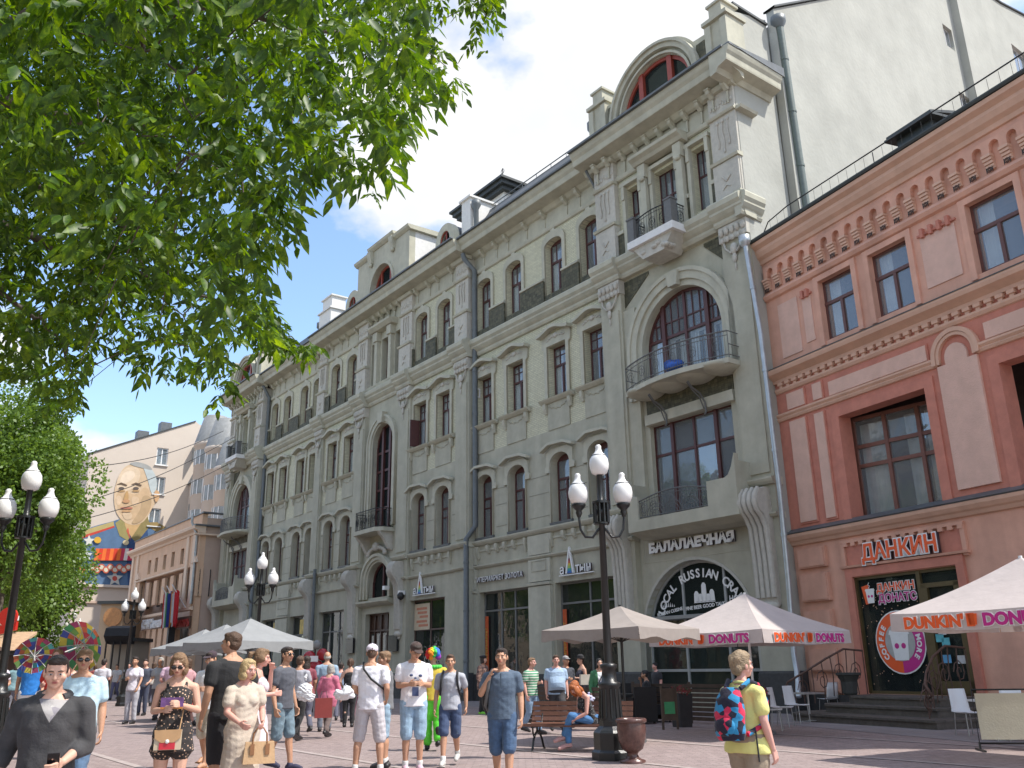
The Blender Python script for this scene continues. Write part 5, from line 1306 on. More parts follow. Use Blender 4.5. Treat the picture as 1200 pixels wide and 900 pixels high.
MB().add([(UM - .1, 5.6, 23.3), (UM - .1, -4.9, 28.35), (UM + 40, 5.6, 23.3), (UM + 40, -4.9, 28.35), (UM - .1, 5.6, 23.15), (UM - .1, -4.9, 28.2), (UM + 40, 5.6, 23.15), (UM + 40, -4.9, 28.2)], [(0, 1, 3, 2), (4, 6, 7, 5), (0, 4, 5, 1), (0, 2, 6, 4), (1, 5, 7, 3)]).build('roof', ROOF, MU)
for i, (x, y) in enumerate(wins):
    o_, z_ = mpx(x, y)
    b = MB().box(UM + .12, UM + .18, o_ - .6, o_ - .5, z_ - .95, z_ + .95).box(UM + .12, UM + .18, o_ + .5, o_ + .6, z_ - .95, z_ + .95).box(UM + .12, UM + .18, o_ - .6, o_ + .6, z_ + .85, z_ + .95).box(UM + .12, UM + .18, o_ - .6, o_ + .6, z_ - .95, z_ - .85).box(UM + .12, UM + .18, o_ - .05, o_ + .05, z_ - .9, z_ + .9).box(UM - .15, UM, o_ - .7, o_ + .7, z_ - 1.05, z_ - .95)
    w_ = b.build('window', WHITE, MU); MB().box(UM + .14, UM + .16, o_ - .55, o_ + .55, z_ - .9, z_ + .9).build('pane', GLASS, w_); MB().box(UM + .5, UM + .52, o_ - .6, o_ + .6, z_ - 1, z_ + 1).build('room_backing', mat('pale_blind', (.35, .45, .55), .8, .2), w_)
for (x, y) in ((165, 513), (192, 503)):
    o_, z_ = mpx(x, y, UM + 5); MB().box(UM + 4, UM + 5.2, o_ - .6, o_ + .6, z_ - 2, z_ + .6).build('chimney', ZINC, MU)
# painted portrait, flat print laid on the wall in thin coats
LAY = [0]
MUR = None
def paint(pts, col, name='painted_patch', lay=None, smooth=0):
    LAY[0] += 1; P_ = [mpx(x, y) for x, y in pts]; k = UM - .02 - .004 * LAY[0]
    m_ = mat('mural_paint_%02d%02d%02d' % tuple(int(c * 99) for c in col), col, .9, .10, 1.5)
    me = plate([(-a, z) for a, z in P_], [], 0, .003, name); me.transform(Matrix.Rotation(R(-90), 4, 'Z')); me.transform(Matrix.Translation((k, 0, 0)))
    me.materials.append(m_); return link(name, me, MUR if MUR else MU)
def el(cx, cy, rx, ry, n=18, a0=0, a1=360): return [(cx + rx * math.cos(R(a0 + (a1 - a0) * i / n)), cy + ry * math.sin(R(a0 + (a1 - a0) * i / n))) for i in range(n + (a1 - a0 < 360))]
def sm(pts, it=2):
    for _ in range(it):
        q = []
        for i in range(len(pts)):
            a, c = pts[i], pts[(i + 1) % len(pts)]; q += [(a[0] * .75 + c[0] * .25, a[1] * .75 + c[1] * .25), (a[0] * .25 + c[0] * .75, a[1] * .25 + c[1] * .75)]
        pts = q
    return pts
MUR = paint(sm([(86, 684), (96, 622), (112, 616), (132, 611), (140, 608), (165, 606), (180, 612), (196, 622), (205, 640), (170, 700), (150, 686)], 1), (.09, .16, .27), 'mural')
paint([(96, 622), (133, 611), (134, 617), (97, 629)], (.42, .34, .14)); paint([(96, 628), (134, 616), (134, 618), (97, 631)], (.5, .06, .04))
paint([(166, 612), (184, 612), (198, 620), (184, 624)], (.28, .20, .08)); paint([(152, 610), (172, 612), (176, 660), (150, 686), (148, 650)], (.03, .07, .17))
paint([(135, 613), (144, 606), (152, 628), (150, 634), (140, 628)], (.30, .26, .10)); paint([(153, 630), (172, 602), (176, 616), (160, 636)], (.25, .20, .08)); paint([(143, 600), (167, 600), (166, 612), (154, 630), (147, 618)], (.52, .34, .16)); paint([(150, 618), (153, 634), (148, 622)], (.5, .1, .06))
head = sm([(137, 562), (145, 547), (157, 543), (172, 546), (182, 556), (184, 572), (181, 578), (184, 578), (186, 584), (180, 592), (174, 604), (166, 614), (152, 616), (140, 608), (134, 596), (133, 578)], 2)
paint(head, (.58, .43, .28)); paint(sm([(135, 575), (150, 578), (162, 580), (168, 570), (176, 574), (174, 590), (164, 606), (150, 610), (138, 600)]), (.54, .38, .23)); paint(sm([(136, 562), (145, 549), (160, 546), (166, 556), (158, 572), (148, 576), (137, 576)]), (.64, .50, .35)); paint(sm([(140, 562), (146, 553), (156, 551), (159, 558), (150, 566), (141, 567)]), (.70, .57, .43)); paint(sm([(136, 580), (143, 582), (141, 592), (136, 592)]), (.62, .46, .31)); paint(sm([(153, 582), (163, 582), (162, 592), (155, 594)]), (.60, .44, .29)); paint(sm([(142, 600), (154, 600), (155, 608), (146, 610)]), (.60, .45, .30))
paint(sm([(166, 544), (178, 549), (184, 562), (183, 575), (177, 580), (174, 566), (170, 554)]), (.45, .50, .50)); paint(sm([(150, 543), (160, 541), (174, 545), (180, 552), (168, 549), (156, 546)]), (.33, .33, .31))
paint(sm([(166, 580), (178, 582), (176, 598), (166, 612), (152, 615), (160, 604), (166, 594)]), (.44, .31, .18))
for x in (142, 159): paint([(x - 6, 568), (x, 565.5), (x + 7, 568.5), (x + 6, 570), (x, 568)], (.12, .08, .05)); paint(el(x, 572.5, 3.4, 1.7), (.10, .08, .07)); paint(el(x - 5 + 5, 575.5, 4.5, 1), (.42, .26, .12))
paint(sm([(149, 572), (151, 586), (146, 588), (144, 585)]), (.46, .28, .12)); paint(el(147.5, 587.5, 4.2, 2.2), (.45, .25, .13)); paint(el(148, 595.5, 7.5, 1.3), (.40, .15, .10)); paint(el(148, 599, 5.5, 1.2), (.50, .3, .15)); paint(sm([(180, 574), (187, 576), (186, 586), (181, 590)]), (.55, .34, .18))
paint(el(114, 633, 4.2, 3.8), (.62, .36, .04)); paint(el(147, 636, 3.6, 3), (.6, .5, .3))
def star(cx, cy, r, c): paint([(cx + (r if i % 2 == 0 else r * .45) * math.sin(PI * i / 5), cy - (r if i % 2 == 0 else r * .45) * math.cos(PI * i / 5)) for i in range(10)], c)
star(104, 634, 7, (.62, .62, .55)); star(101, 651, 8, (.58, .6, .58)); star(134, 678, 10, (.5, .5, .45)); paint(el(134, 678, 3, 3), (.45, .08, .06)); paint(el(95, 669, 4.5, 4.5), (.45, .12, .06)); paint(el(95, 669, 2.5, 2.5), (.5, .35, .1))
for i in range(10):
    x = 112 + i * 4.3; paint([(x, 643), (x + 4, 643), (x + 3.4, 657), (x - 2.5, 657)], [(.75, .16, .03), (.62, .05, .02)][i % 2] if i < 7 else [(.65, .6, .55), (.5, .04, .08)][i % 2])
for i in range(9): paint(el(108 + i * 5.2, 665 + (i % 2) * 3, 4.1, 4.1), (.5, .12, .07)); paint(el(108 + i * 5.2, 665 + (i % 2) * 3, 2.5, 2.5), (.62, .58, .45))
MB().box(UM - .35, UM - .02, -14, 5.6, 9.7, 9.95).build('ledge', CREAMP, MU); MB().box(UM - .2, UM - .02, -14, 5.5, 8.1, 8.3).build('ledge', PEACHS, MU)
# wing with curved bays, along the street
OW = -4.9
MB().box(56, UM - .02, -14, OW, 0, 21.0).build('wing', CREAMP, MU)
ZNL = mat('light_zinc_roof', (.24, .245, .24), .7, .15, 3, metal=.1)
MB().ex([(OW + .3, 21.0), (OW + .2, 21.2), (OW - 1.8, 26.0), (-14, 26.5), (-14, 21.0)], 56, UM - .02).build('mansard_roof', ZNL, MU)
for k, (x, ytop) in enumerate(((240, 497), (251, 522), (262, 548))):
    u, zt = gz(x, ytop, OW + 1.2); zt = min(zt, 24 - k * 1.2)
    b = MB().lathe([(1.75, 6), (1.75, zt - .4), (1.95, zt - .3), (1.95, zt), (1.6, zt + .1)], (u, OW + .1, 0), 20); b.build('curved_bay', CREAMP, MU)
    MB().lathe([(2.0, zt), (1.9, zt + .3), (1.2, zt + 3.0), (.2, zt + 3.3)], (u, OW + .05, 0), 16).build('bay_roof', ZNL, MU)
    for z in range(5):
        z0 = zt - 2.3 - z * 3.1
        if z0 < 10: continue
        f = MB()
        for q in range(7):
            a = R(20 + 20 * q); f.obox((u + 1.78 * math.cos(a), OW + .1 + 1.78 * math.sin(a), z0 + .7), (-.05 * math.sin(a), .05 * math.cos(a), 0), (.04 * math.cos(a), .04 * math.sin(a), 0), (0, 0, .78))
        o = f.build('window', WHITE, MU)
        g_ = MB(); P_ = [(u + 1.77 * math.cos(R(a)), OW + .1 + 1.77 * math.sin(R(a))) for a in range(20, 141, 10)]
        g_.add([(p[0], p[1], z0 + dz) for p in P_ for dz in (0, 1.45)], [(2 * i, 2 * i + 2, 2 * i + 3, 2 * i + 1) for i in range(len(P_) - 1)]); g_.build('pane', mat('pale_curved_glass', (.26, .27, .26), .3, .4, 1.2), o)
for (x, y) in ((227, 532), (226, 568), (222, 600), (236, 545), (248, 600)):
    u, z = gz(x, y, OW + .02); MB().box(u - .5, u + .5, OW - .05, OW + .04, z - .9, z + .9).build('window', mat('pale_curved_glass', (.30, .33, .33)), MU)

# ---- low buildings closing the street --------------------------------------------------
def simple_house(nm, lab, px0, px1, ytop, D, col, depth=14, wrows=0, cat='building', roofc=None, h=None):
    a, c = at(px0, ytop, D), at(px1, ytop, D); H_ = h or max(a.z, c.z)
    t = thing(nm, lab, cat, (a.x, D, 0))
    m_ = mat(nm + '_plaster', col, .9, .06, 1)
    w = c.x - a.x
    MB().box(0, w, 0 if 'red_roofed' not in nm else depth - .4, depth, 0, H_).build('wall', m_, t)
    MB().box(-.25, w + .25, -.3, depth, H_, H_ + .25).build('roof', roofc or ROOF, t)
    for r_ in range(wrows):
        z = H_ - 2.2 - r_ * 3.2; n = max(2, int(w / 2.4))
        for i in range(n):
            x = w * (i + .5) / n; o = MB().box(x - .6, x + .6, -.06, .0, z - .05, z + 1.65).build('window', PEACHT, t); MB().box(x - .5, x + .5, -.08, -.06, z + .05, z + 1.55).build('pane', GLASS_D, o); MB().box(x - .03, x + .03, -.1, -.08, z + .05, z + 1.55).build('glazing_bar', WHITE, o)
    return t, w, H_
simple_house('distant_house', 'small pale yellow house closing the far end of the street', 58, 84, 712, 150, (.55, .47, .33), wrows=2)
simple_house('distant_house', 'grey stone house half hidden by the trees at the end of the street', 30, 60, 700, 160, (.36, .34, .32), wrows=3)
simple_house('distant_house', 'tall rose-pink house behind the left-hand tree', -60, 34, 640, 170, (.52, .38, .33), wrows=5)
t, w, H_ = simple_house('street_kiosk', 'brown timber kiosk with a round wooden sign beyond the hanging flags', 119, 146, 708, 78, (.52, .38, .24), 4)
MB().lathe([(.8, 0), (.8, .1)], (0, 0, 0), 20).build('round_sign', mat('orange_wood_disc', (.5, .24, .09), .6, .2), t, (w * .6, -.15, H_ - 1.1)).rotation_euler = (R(90), 0, 0)
t, w, H_ = simple_house('black_awning_stall', 'shop stall under a rounded black awning beside the peach building', 131, 156, 752, 66, (.40, .34, .27), 3, cat='stall')
MB().ex([(0, H_ - .2), (-.7, H_ - .15), (-1.2, H_ + .35), (-1.0, H_ + .9), (0, H_ + 1.1)], -.1, w + .1).build('awning', mat('black_canvas', (.02, .02, .022), .8, .2), t)
for i in range(4): MB().box(w * i / 3 - .04, w * i / 3 + .04, -.9, -.8, 0, H_).build('post', IRON, t)
t, w, H_ = simple_house('red_roofed_kiosk', 'market kiosk with a sloping red and white roof behind the left lamp post', -60, 26, 752, 34, (.20, .15, .13), 4, cat='kiosk', h=2.2)
RED = mat('bright_red_roofing', (.55, .03, .02), .5, .1)
o = MB().ex([(-1.0, 2.3), (-.9, 2.4), (.4, 3.0), (.4, 2.9)], -.5, w + .3).build('awning', mat('faded_canvas_roof', (.50, .34, .22), .8, .15), t)
MB().exy([(-.5, 2.4), (w + .3, 3.3), (w + .3, 3.0), (-.5, 2.1)], -1.15, -1.0).build('red_fascia', RED, t); MB().exy([(-.5, 2.62), (w + .3, 3.5), (w + .3, 3.34), (-.5, 2.44)], -1.13, -1.0).build('white_fascia', WHITE, t)
MB().lathe([(.33, 0), (.33, .1)], (0, 0, 0), 18).build('round_sign', RED, t, (w + .1, -1.3, 3.45)).rotation_euler = (R(90), 0, 0)
# buildings across the street, outside the picture on the left: they catch the sun and show in the panes
OP = thing('sunlit_terrace', 'long sunlit terrace on the near side of the street', 'building', GB.location, GB.rotation_euler.z)
MB().box(-12, 62, 33, 45, 0, 15).build('wall', mat('sunlit_terrace_plaster', (.52, .44, .33), .9, .06, 1), OP)
MB().ex([(32.6, 15), (32.6, 15.3), (39, 18), (45, 15)], -12, 62).build('roof', ROOF, OP)
wm = MB().box(-.7, .7, -.06, 0, 0, 2.1).mesh('window', WDK)
for r_ in range(4):
    for i in range(22): link('window', wm, OP, (-10 + i * 3.3, 33, 1 + r_ * 3.6))
# overhead cables
for i, (a, c) in enumerate((((60, 600), (275, 512)), ((60, 618), (275, 540)), ((100, 548), (262, 505)))):
    p, q = at(a[0], a[1], 45), at(c[0], c[1], 62); P_ = [p.lerp(q, k / 14) + Vector((0, 0, -.5 * math.sin(PI * k / 14))) for k in range(15)]
    tag(MB().tube(P_, .022, 4).build('overhead_cable', IRON), ['upper of two thick cables crossing the painted portrait', 'lower of two thick cables crossing the painted portrait', 'thin cable crossing above the painted head'][i], 'cable', 'cables strung over the street')

# ---------------------------------------------------------------- street lamps
GLOBE = mat('white_opal_globe', (.80, .79, .77), .25, .02, 3, spec=.5)
BLKI = mat('black_cast_iron', (.016, .017, .017), .35, .2, 9, .2, 60)
def lamp_tree(base_pt, scale, label, rz=0):
    t = thing('street_lamp', label, 'street lamp', base_pt, rz, 'three-globe street lamps')
    s = scale
    MB().lathe([(.34, 0), (.34, .12), (.3, .16), (.3, .42), (.27, .46), (.2, .52), (.2, .6)], n=8, smooth=False).build('base', BLKI, t)
    b = MB().lathe([(.18, .6), (.165, 1.12), (.19, 1.15), (.19, 1.2), (.13, 1.22), (.115, 1.42), (.145, 1.44), (.145, 1.49), (.08, 1.52)], n=16)
    for i in range(12): a = 2 * PI * i / 12; b.tube([(.185 * math.cos(a), .185 * math.sin(a), .64), (.163 * math.cos(a), .163 * math.sin(a), 1.1)], .018, 4)
    b.build('fluted_pedestal', BLKI, t)
    MB().lathe([(.072, 1.45), (.055, 4.05 * s - .3), (.1, 4.05 * s - .28), (.1, 4.05 * s - .2), (.055, 4.05 * s - .18), (.05, 4.45 * s), (.06, 4.46 * s)], n=12).build('pole', BLKI, t)
    zc = 3.65 * s
    b = MB()
    for k in range(10):
        a = 2 * PI * k / 10; b.tube([(.13 * math.cos(a), .13 * math.sin(a), zc), (.13 * math.cos(a), .13 * math.sin(a), zc + .34)], .022, 5)
    b.lathe([(.16, zc + .34), (.16, zc + .38)], n=12); b.lathe([(.14, zc - .03), (.14, zc)], n=12); b.build('ribbed_collar', BLKI, t)
    for sx in (-1, 1):
        P_ = [(sx * .05, 0, zc - .1), (sx * .17, 0, zc - .26), (sx * .3, 0, zc - .25), (sx * .38, 0, zc - .12), (sx * .4, 0, zc + .06), (sx * .4, 0, zc + .2)]
        MB().tube(P_, .022, 8).lathe([(.03, zc + .1), (.06, zc + .18), (.05, zc + .22), (.11, zc + .28), (.13, zc + .32), (.12, zc + .34)], (sx * .4, 0, 0), 14).build('arm', BLKI, t)
    for x, z in ((-.4, zc + .34), (.4, zc + .34), (0, 4.46 * s)):
        g = MB().lathe([(.09, 0), (.14, .03), (.172, .12), (.18, .2), (.165, .29), (.12, .36), (.09, .38)], (x, 0, z), 20).build('globe', GLOBE, t)
        MB().lathe([(.125, .36), (.12, .375), (.085, .4), (.06, .45), (.05, .5), (.055, .53), (.03, .56)], (x, 0, z), 14).build('globe_cap', GLOBE, g)
        MB().lathe([(.128, .355), (.128, .365)], (x, 0, z), 20).build('globe_band', BLKI, g)
    return t
g_ = ground(718, 890); lamp_tree((g_.x, g_.y, 0), 1.07, 'three-globe black lamp beside the brown urn, with its fluted base fully visible')

for (x, y, D, lab) in ((34, 583, 16.3, 'three-globe black lamp at the left edge, in front of the leafy tree'), (308, 655, 30.5, 'three-globe black lamp rising over the grey parasols'),
                       (158, 699, 43, 'three-globe black lamp in front of the peach building with the cursive sign'), (88, 713, 58, 'distant three-globe lamp above the patchwork parasol'), (47, 724, 66, 'far street lamp seen between the tree and the red kiosk')):
    p = at(x, y, D); p_ = at(x, 785, D); lamp_tree((p.x, p.y, 0), 1.07, lab)

# ---------------------------------------------------------------- street furniture
URNM = mat('dark_red_glazed_granite', (.10, .05, .042), .25, .35, 14, .2, 40)
def urn(p, label):
    t = thing('litter_urn', label, 'litter urn', (p.x, p.y, 0), 0, 'granite litter urns')
    MB().lathe([(.2, 0), (.2, .04), (.11, .07), (.08, .13), (.1, .16), (.17, .21), (.22, .35), (.235, .5), (.225, .6)], n=24).build('bowl', URNM, t)
    MB().lathe([(.215, .59), (.25, .61), (.25, .65), (.225, .665), (.2, .665), (.19, .62)], n=24).build('rim', URNM, t)
    MB().lathe([(.19, .62), (.17, .63)], n=20).build('opening', DARKROOM, t)
urn(ground(742, 894), 'shiny dark red granite litter urn standing beside the nearer black lamp')
urn(ground(6, 862), 'dark red litter urn cut by the left edge of the picture')
WOODB = mat('brown_painted_bench_slat', (.14, .062, .04), .45, .2, 6, .2, 30)
def bench(p, rz, label, L_=2.0, s=1.0):
    t = thing('park_bench', label, 'bench', (p.x, p.y, 0), rz, 'slatted park benches')
    prof = [(.30, .44, 0), (.22, .455, 0), (.13, .45, 0), (.04, .44, 0), (-.05, .43, 0), (-.14, .43, 0), (-.23, .45, .3), (-.29, .53, 1.1), (-.33, .62, 1.25), (-.36, .71, 1.3), (-.385, .80, 1.35)]
    sl_ = MB().obox((0, 0, 0), (L_ / 2, 0, 0), (0, .038, 0), (0, 0, .014)).mesh('slat', WOODB)
    for y, z, a in prof:
        o = link('slat', sl_, t, (0, y, z)); o.rotation_euler = (-a, 0, 0)
    for x in (-L_ / 2 + .2, L_ / 2 - .2):
        b = MB().tube([(x, .36, 0), (x, .3, .06), (x, .24, .2), (x, .1, .3), (x, .02, .34), (x, -.12, .3), (x, -.25, .18), (x, -.33, .05), (x, -.4, 0)], .022, 6)
        b.tube([(x, .33, .42), (x, .1, .425), (x, -.15, .41), (x, -.26, .46), (x, -.36, .68), (x, -.41, .86)], .02, 6)
        b.tube([(x, .02, .34), (x, .02, .42)], .02, 5).tube([(x, .28, .42), (x, .27, .32), (x, .2, .24)], .018, 5).tube([(x, -.12, .3), (x, -.16, .41)], .018, 5)
        b.build('iron_leg', BLKI, t)
    return t
pb_ = ground(668, 880); BENCH = bench(Vector((1.1, 17.35, 0)), R(160), 'brown slatted bench with scrolled iron legs on which the red-haired woman sits', 1.95)
pb2 = ground(400, 826); bench(Vector((pb2.x, pb2.y, 0)), R(150), 'far brown bench standing against the lower facade, partly hidden by the group of tourists')

def parasol(p, rz, size, z_rim, z_top, m_, label, group=None, val=.26, text=None, frame=None):
    t = thing('parasol', label, 'parasol', (p.x, p.y, 0), rz, group)
    h = size / 2; b = MB(); n = 8
    def P_(u, v):
        r_ = max(abs(u), abs(v)); sag = .06 * size * math.sin(PI * r_) * .35
        z = z_top - (z_top - z_rim) * r_ - sag
        if r_ > .99: z -= 0
        return (h * u, h * v, z)
    K = 10
    for q in range(4):
        a = q * PI / 2; ca, sa = round(math.cos(a)), round(math.sin(a)); vs = []
        for i in range(K + 1):
            r_ = i / K
            for j in range(K + 1):
                v = -1 + 2 * j / K; x, y, z = P_(r_, v * r_) if r_ else (0, 0, z_top)
                z -= .05 * r_ * (1 - v * v) * size * .22
                vs.append((x * ca - y * sa, x * sa + y * ca, z))
        b.add(vs, [(i * (K + 1) + j, i * (K + 1) + j + 1, (i + 1) * (K + 1) + j + 1, (i + 1) * (K + 1) + j) for i in range(K) for j in range(K)], True)
    b.build('canopy', m_, t)
    for q in range(4):
        a = q * PI / 2; ca, sa = round(math.cos(a)), round(math.sin(a)); vs = []
        for j in range(17):
            v = -1 + 2 * j / 16; z = z_rim - .05 * (1 - v * v) * size * .22
            vs += [(h, h * v, z), (h + .02 + .012 * math.sin(j * 1.9), h * v * 1.0, z - val - .035 * math.cos(j * PI / 4) * (1 if not text else .3))]
        vs = [(x * ca - y * sa, x * sa + y * ca, z) for x, y, z in vs]
        vo = MB().add(vs, [(2 * j, 2 * j + 2, 2 * j + 3, 2 * j + 1) for j in range(16)], True).build('valance', m_, t)
        if text:
            for wd, mm, sg in (('DUNKIN\'', ORA, -1), ('DONUTS', MAG, 1)):
                for e_, mt, bo in ((.034, WHITE, .024), (.042, mm, .012)):
                    me = text_mesh(wd, text, .002, mt, 'valance_lettering', 'CENTER', bo, 1.05)
                    # text faces +y with reading direction -x; turn so it faces +x
                    me.transform(Matrix.Rotation(R(-90) + a, 4, 'Z')); me.transform(Matrix.Translation((0, 0, 0)))
                    off_ = sg * h * .46; cx, cy = (h + e_), off_
                    z = z_rim - .05 * (1 - .2) * size * .22 - val * .5 - text * .36
                    link('valance_lettering', me, vo, (cx * ca - cy * sa, cx * sa + cy * ca, z))
            lg = MB().add([(0, -.06, -.07), (0, .06, -.07), (0, .08, .09), (0, -.08, .09)], [(0, 1, 2, 3)]).box(-.003, .0, -.1, .03, -.09, .1).mesh('valance_logo', ORA)
            lo_ = link('valance_logo', lg, vo, ((h + .05) * ca, (h + .05) * sa, z_rim - .05 * size * .22 - val * .5), a)
    MB().tube([(0, 0, .05), (0, 0, z_top + .02)], .03, 10).build('pole', frame or WHITE, t)
    MB().lathe([(.4, 0), (.4, .06), (.06, .1), (.05, .2)], n=12).build('base', ZINC, t)
    r = MB()
    for q in range(8):
        a = q * PI / 4; rr = h * (1.414 if q % 2 else 1) * .97; r.tube([(0, 0, z_top - .17), (rr * .5 * math.cos(a), rr * .5 * math.sin(a), (z_top + z_rim) / 2 - .17), (rr * math.cos(a), rr * math.sin(a), z_rim - .1)], .012, 4)
        r.tube([(0, 0, z_rim - .25), (rr * .5 * math.cos(a), rr * .5 * math.sin(a), (z_top + z_rim) / 2 - .18)], .01, 4)
    r.build('ribs', frame or WHITE, t)
    return t
DUNK = mat('pale_pink_canvas', (.58, .51, .48), .85, .07, 2.5, .5, 7, transl=.25)
BRNC = mat('taupe_canvas', (.36, .315, .285), .85, .08, 3, .5, 7, transl=.2)
GRYC = mat('grey_canvas', (.33, .34, .345), .85, .08, 3, .5, 7, transl=.25)
a_ = at(877, 745, 20.5); parasol(a_, R(-52), 3.1, 2.13, 2.98, DUNK, 'pale pink parasol with orange and magenta lettering, the one behind the woman in yellow', 'lettered parasols of the doughnut cafe', .26, .24)
a_ = at(1212, 740, 14.2); parasol(a_, R(-60), 2.9, 2.2, 3.02, DUNK, 'pale pink lettered parasol cut by the right edge, in front of the doughnut shop door', 'lettered parasols of the doughnut cafe', .26, .24)
a_ = at(728, 745, 19); parasol(a_, R(-40), 2.35, 2.18, 2.66, BRNC, 'taupe parasol behind the nearer street lamp, over the dark cafe tables', None, .2, frame=BLKI)
for (x, D, lab) in ((292, 24, 'grey cafe parasol nearest the camera in the row of three'), (264, 27, 'grey cafe parasol in the middle of the row of three'), (240, 30, 'grey cafe parasol farthest along the row of three')):
    a_ = at(x, 745, D); parasol(a_, R(-38), 2.35, 2.2, 2.8, GRYC, lab, 'grey parasols of the cafe by the peach building', .2, frame=ZINC)

# patchwork parasols: open rainbow umbrellas held on their side
def patch_umbrella(c, axis, r, label, seed):
    t = thing('patchwork_umbrella', label, 'umbrella', c, 0, 'rainbow patchwork umbrellas')
    ax = Vector(axis).normalized(); e1 = ax.cross(Vector((0, 0, 1))).normalized(); e2 = ax.cross(e1)
    cols = [(.36, .05, .06), (.46, .38, .06), (.06, .22, .09), (.05, .07, .25), (.06, .25, .25), (.40, .11, .05), (.24, .04, .10), (.13, .25, .07)]
    rs_ = random.Random(seed)
    def P_(a, q): rr = r * q; return ax * (-.30 * r * q * q) + (e1 * math.cos(a) + e2 * math.sin(a)) * rr
    for k in range(8):
        for j in range(4):
            n = 1 + (j > 1)
            for i in range(n):
                a0, a1 = 2 * PI * (k + i / n) / 8, 2 * PI * (k + (i + 1) / n) / 8; q0, q1 = j / 4, (j + 1) / 4
                sh_ = rs_.uniform(-.05, .05)
                vs = [P_(a0, q0), P_(a1, q0), P_(a1 + sh_, q1), P_((a0 + a1) / 2, q1 * (1 if j < 3 else .97)), P_(a0 + sh_, q1)]
                ci = rs_.randrange(8)
                MB().add(vs, [(0, 1, 2, 3, 4)]).build('canopy_patch', mat('patch_cloth_%d' % ci, cols[ci], .7, .08, transl=.35), t)
    b = MB().tube([ax * .05, ax * (-r * 1.1)], .012, 6)
    for k in range(8):
        a = 2 * PI * k / 8; b.tube([P_(a, 0) - ax * .01, P_(a, .5) - ax * .015, P_(a, 1) - ax * .02], .008, 4); b.tube([P_(a, .55) - ax * .02, -ax * r * .5], .006, 4)
    b.build('ribs', mat('pale_steel_rib', (.5, .5, .48), .4), t)
    return t
patch_umbrella(at(100, 755, 17.5), (.25, .93, .28), .48, 'open rainbow patchwork umbrella lying on its side, the larger right-hand one', 3)
patch_umbrella(at(40, 766, 19), (-.5, .8, .35), .38, 'open rainbow patchwork umbrella behind the man in the bright blue shirt', 8)

# cafe: dark wicker armchairs, tables, white shell chairs, planters, barriers
WICK = mat('black_wicker', (.022, .02, .018), .7, .35, 40, .8, 90)
def armchair(p, rz, label):
    t = thing('wicker_armchair', label, 'armchair', (p.x, p.y, 0), rz, 'black wicker armchairs under the taupe parasol')
    MB().box(-.3, .3, -.28, .3, .2, .44).build('seat', WICK, t); MB().exz([(-.36, -.38), (.36, -.38), (.33, -.28), (-.33, -.28)], .05, .92).build('backrest', WICK, t)
    for s_ in (-1, 1): MB().box(s_ * .3, s_ * .37, -.3, .3, .08, .66).build('armrest', WICK, t)
    for x in (-.3, .3):
        for y in (-.3, .26): MB().box(x - .025, x + .025, y - .025, y + .025, 0, .22).build('leg', WICK, t)
def table(p, label, m_, h=.74, w=.7, lm=None, group=None):
    t = thing('cafe_table', label, 'table', (p.x, p.y, 0), .3, group)
    MB().box(-w / 2, w / 2, -w / 2, w / 2, h - .04, h).build('tabletop', m_, t); MB().lathe([(.03, .03), (.03, h - .04)], n=10).build('leg', lm or m_, t)
    MB().box(-.24, .24, -.03, .03, 0, .035).box(-.03, .03, -.24, .24, .035, .05).build('foot', lm or m_, t)
    return t
for (x, y, rz, lab) in ((748, 848, 30, 'black wicker armchair left of the seated diner'), (772, 846, 170, 'black wicker armchair whose back faces the street, beside the green-labelled stand'), (762, 838, 90, 'black wicker armchair at the rear by the arched window'), (735, 838, 200, 'black wicker armchair behind the lamp post')):
    armchair(ground(x, y), R(rz), lab)
table(ground(732, 848), 'dark square cafe table with a white cup, next to the lamp post', WICK)
SHELL = mat('white_moulded_plastic', (.68, .68, .67), .35, .03)
CHROME = mat('pale_steel_leg', (.42, .42, .42), .3, .05, metal=.7)
def shell_chair(p, rz, label):
    t = thing('white_chair', label, 'chair', (p.x, p.y, 0), rz, 'white plastic chairs outside the pink building')
    vs = []; rows = [(.24, .45), (.1, .44), (-.1, .435), (-.2, .45), (-.23, .52), (-.25, .68), (-.28, .9)]
    b = MB(); W_ = [.21, .22, .22, .22, .21, .2, .19]
    for th in (0, .014):
        for (y, z), w in zip(rows, W_):
            for j in range(7): u = -1 + 2 * j / 6; vs.append((w * u, y + th * (.5 if z > .5 else 0) + (.03 * u * u if z > .5 else 0), z - th + (.02 * u * u if z < .5 else 0)))
    n = 7; K = len(rows) * n; fs = []
    for o_ in (0, K): fs += [(o_ + i * n + j, o_ + i * n + j + 1, o_ + (i + 1) * n + j + 1, o_ + (i + 1) * n + j) for i in range(len(rows) - 1) for j in range(n - 1)]
    ed = [(i, 0) for i in range(len(rows))]
    for i in range(len(rows) - 1):
        for j in (0, n - 1): fs.append((i * n + j, (i + 1) * n + j, K + (i + 1) * n + j, K + i * n + j))
    for j in range(n - 1):
        for i in (0, len(rows) - 1): fs.append((i * n + j, i * n + j + 1, K + i * n + j + 1, K + i * n + j))
    b.add(vs, fs, True); b.build('seat_shell', SHELL, t)
    for x in (-.17, .17):
        for y in (-.17, .18): MB().tube([(x, y, .43), (x * 1.15, y * 1.2, 0)], .011, 6).build('leg', CHROME, t)
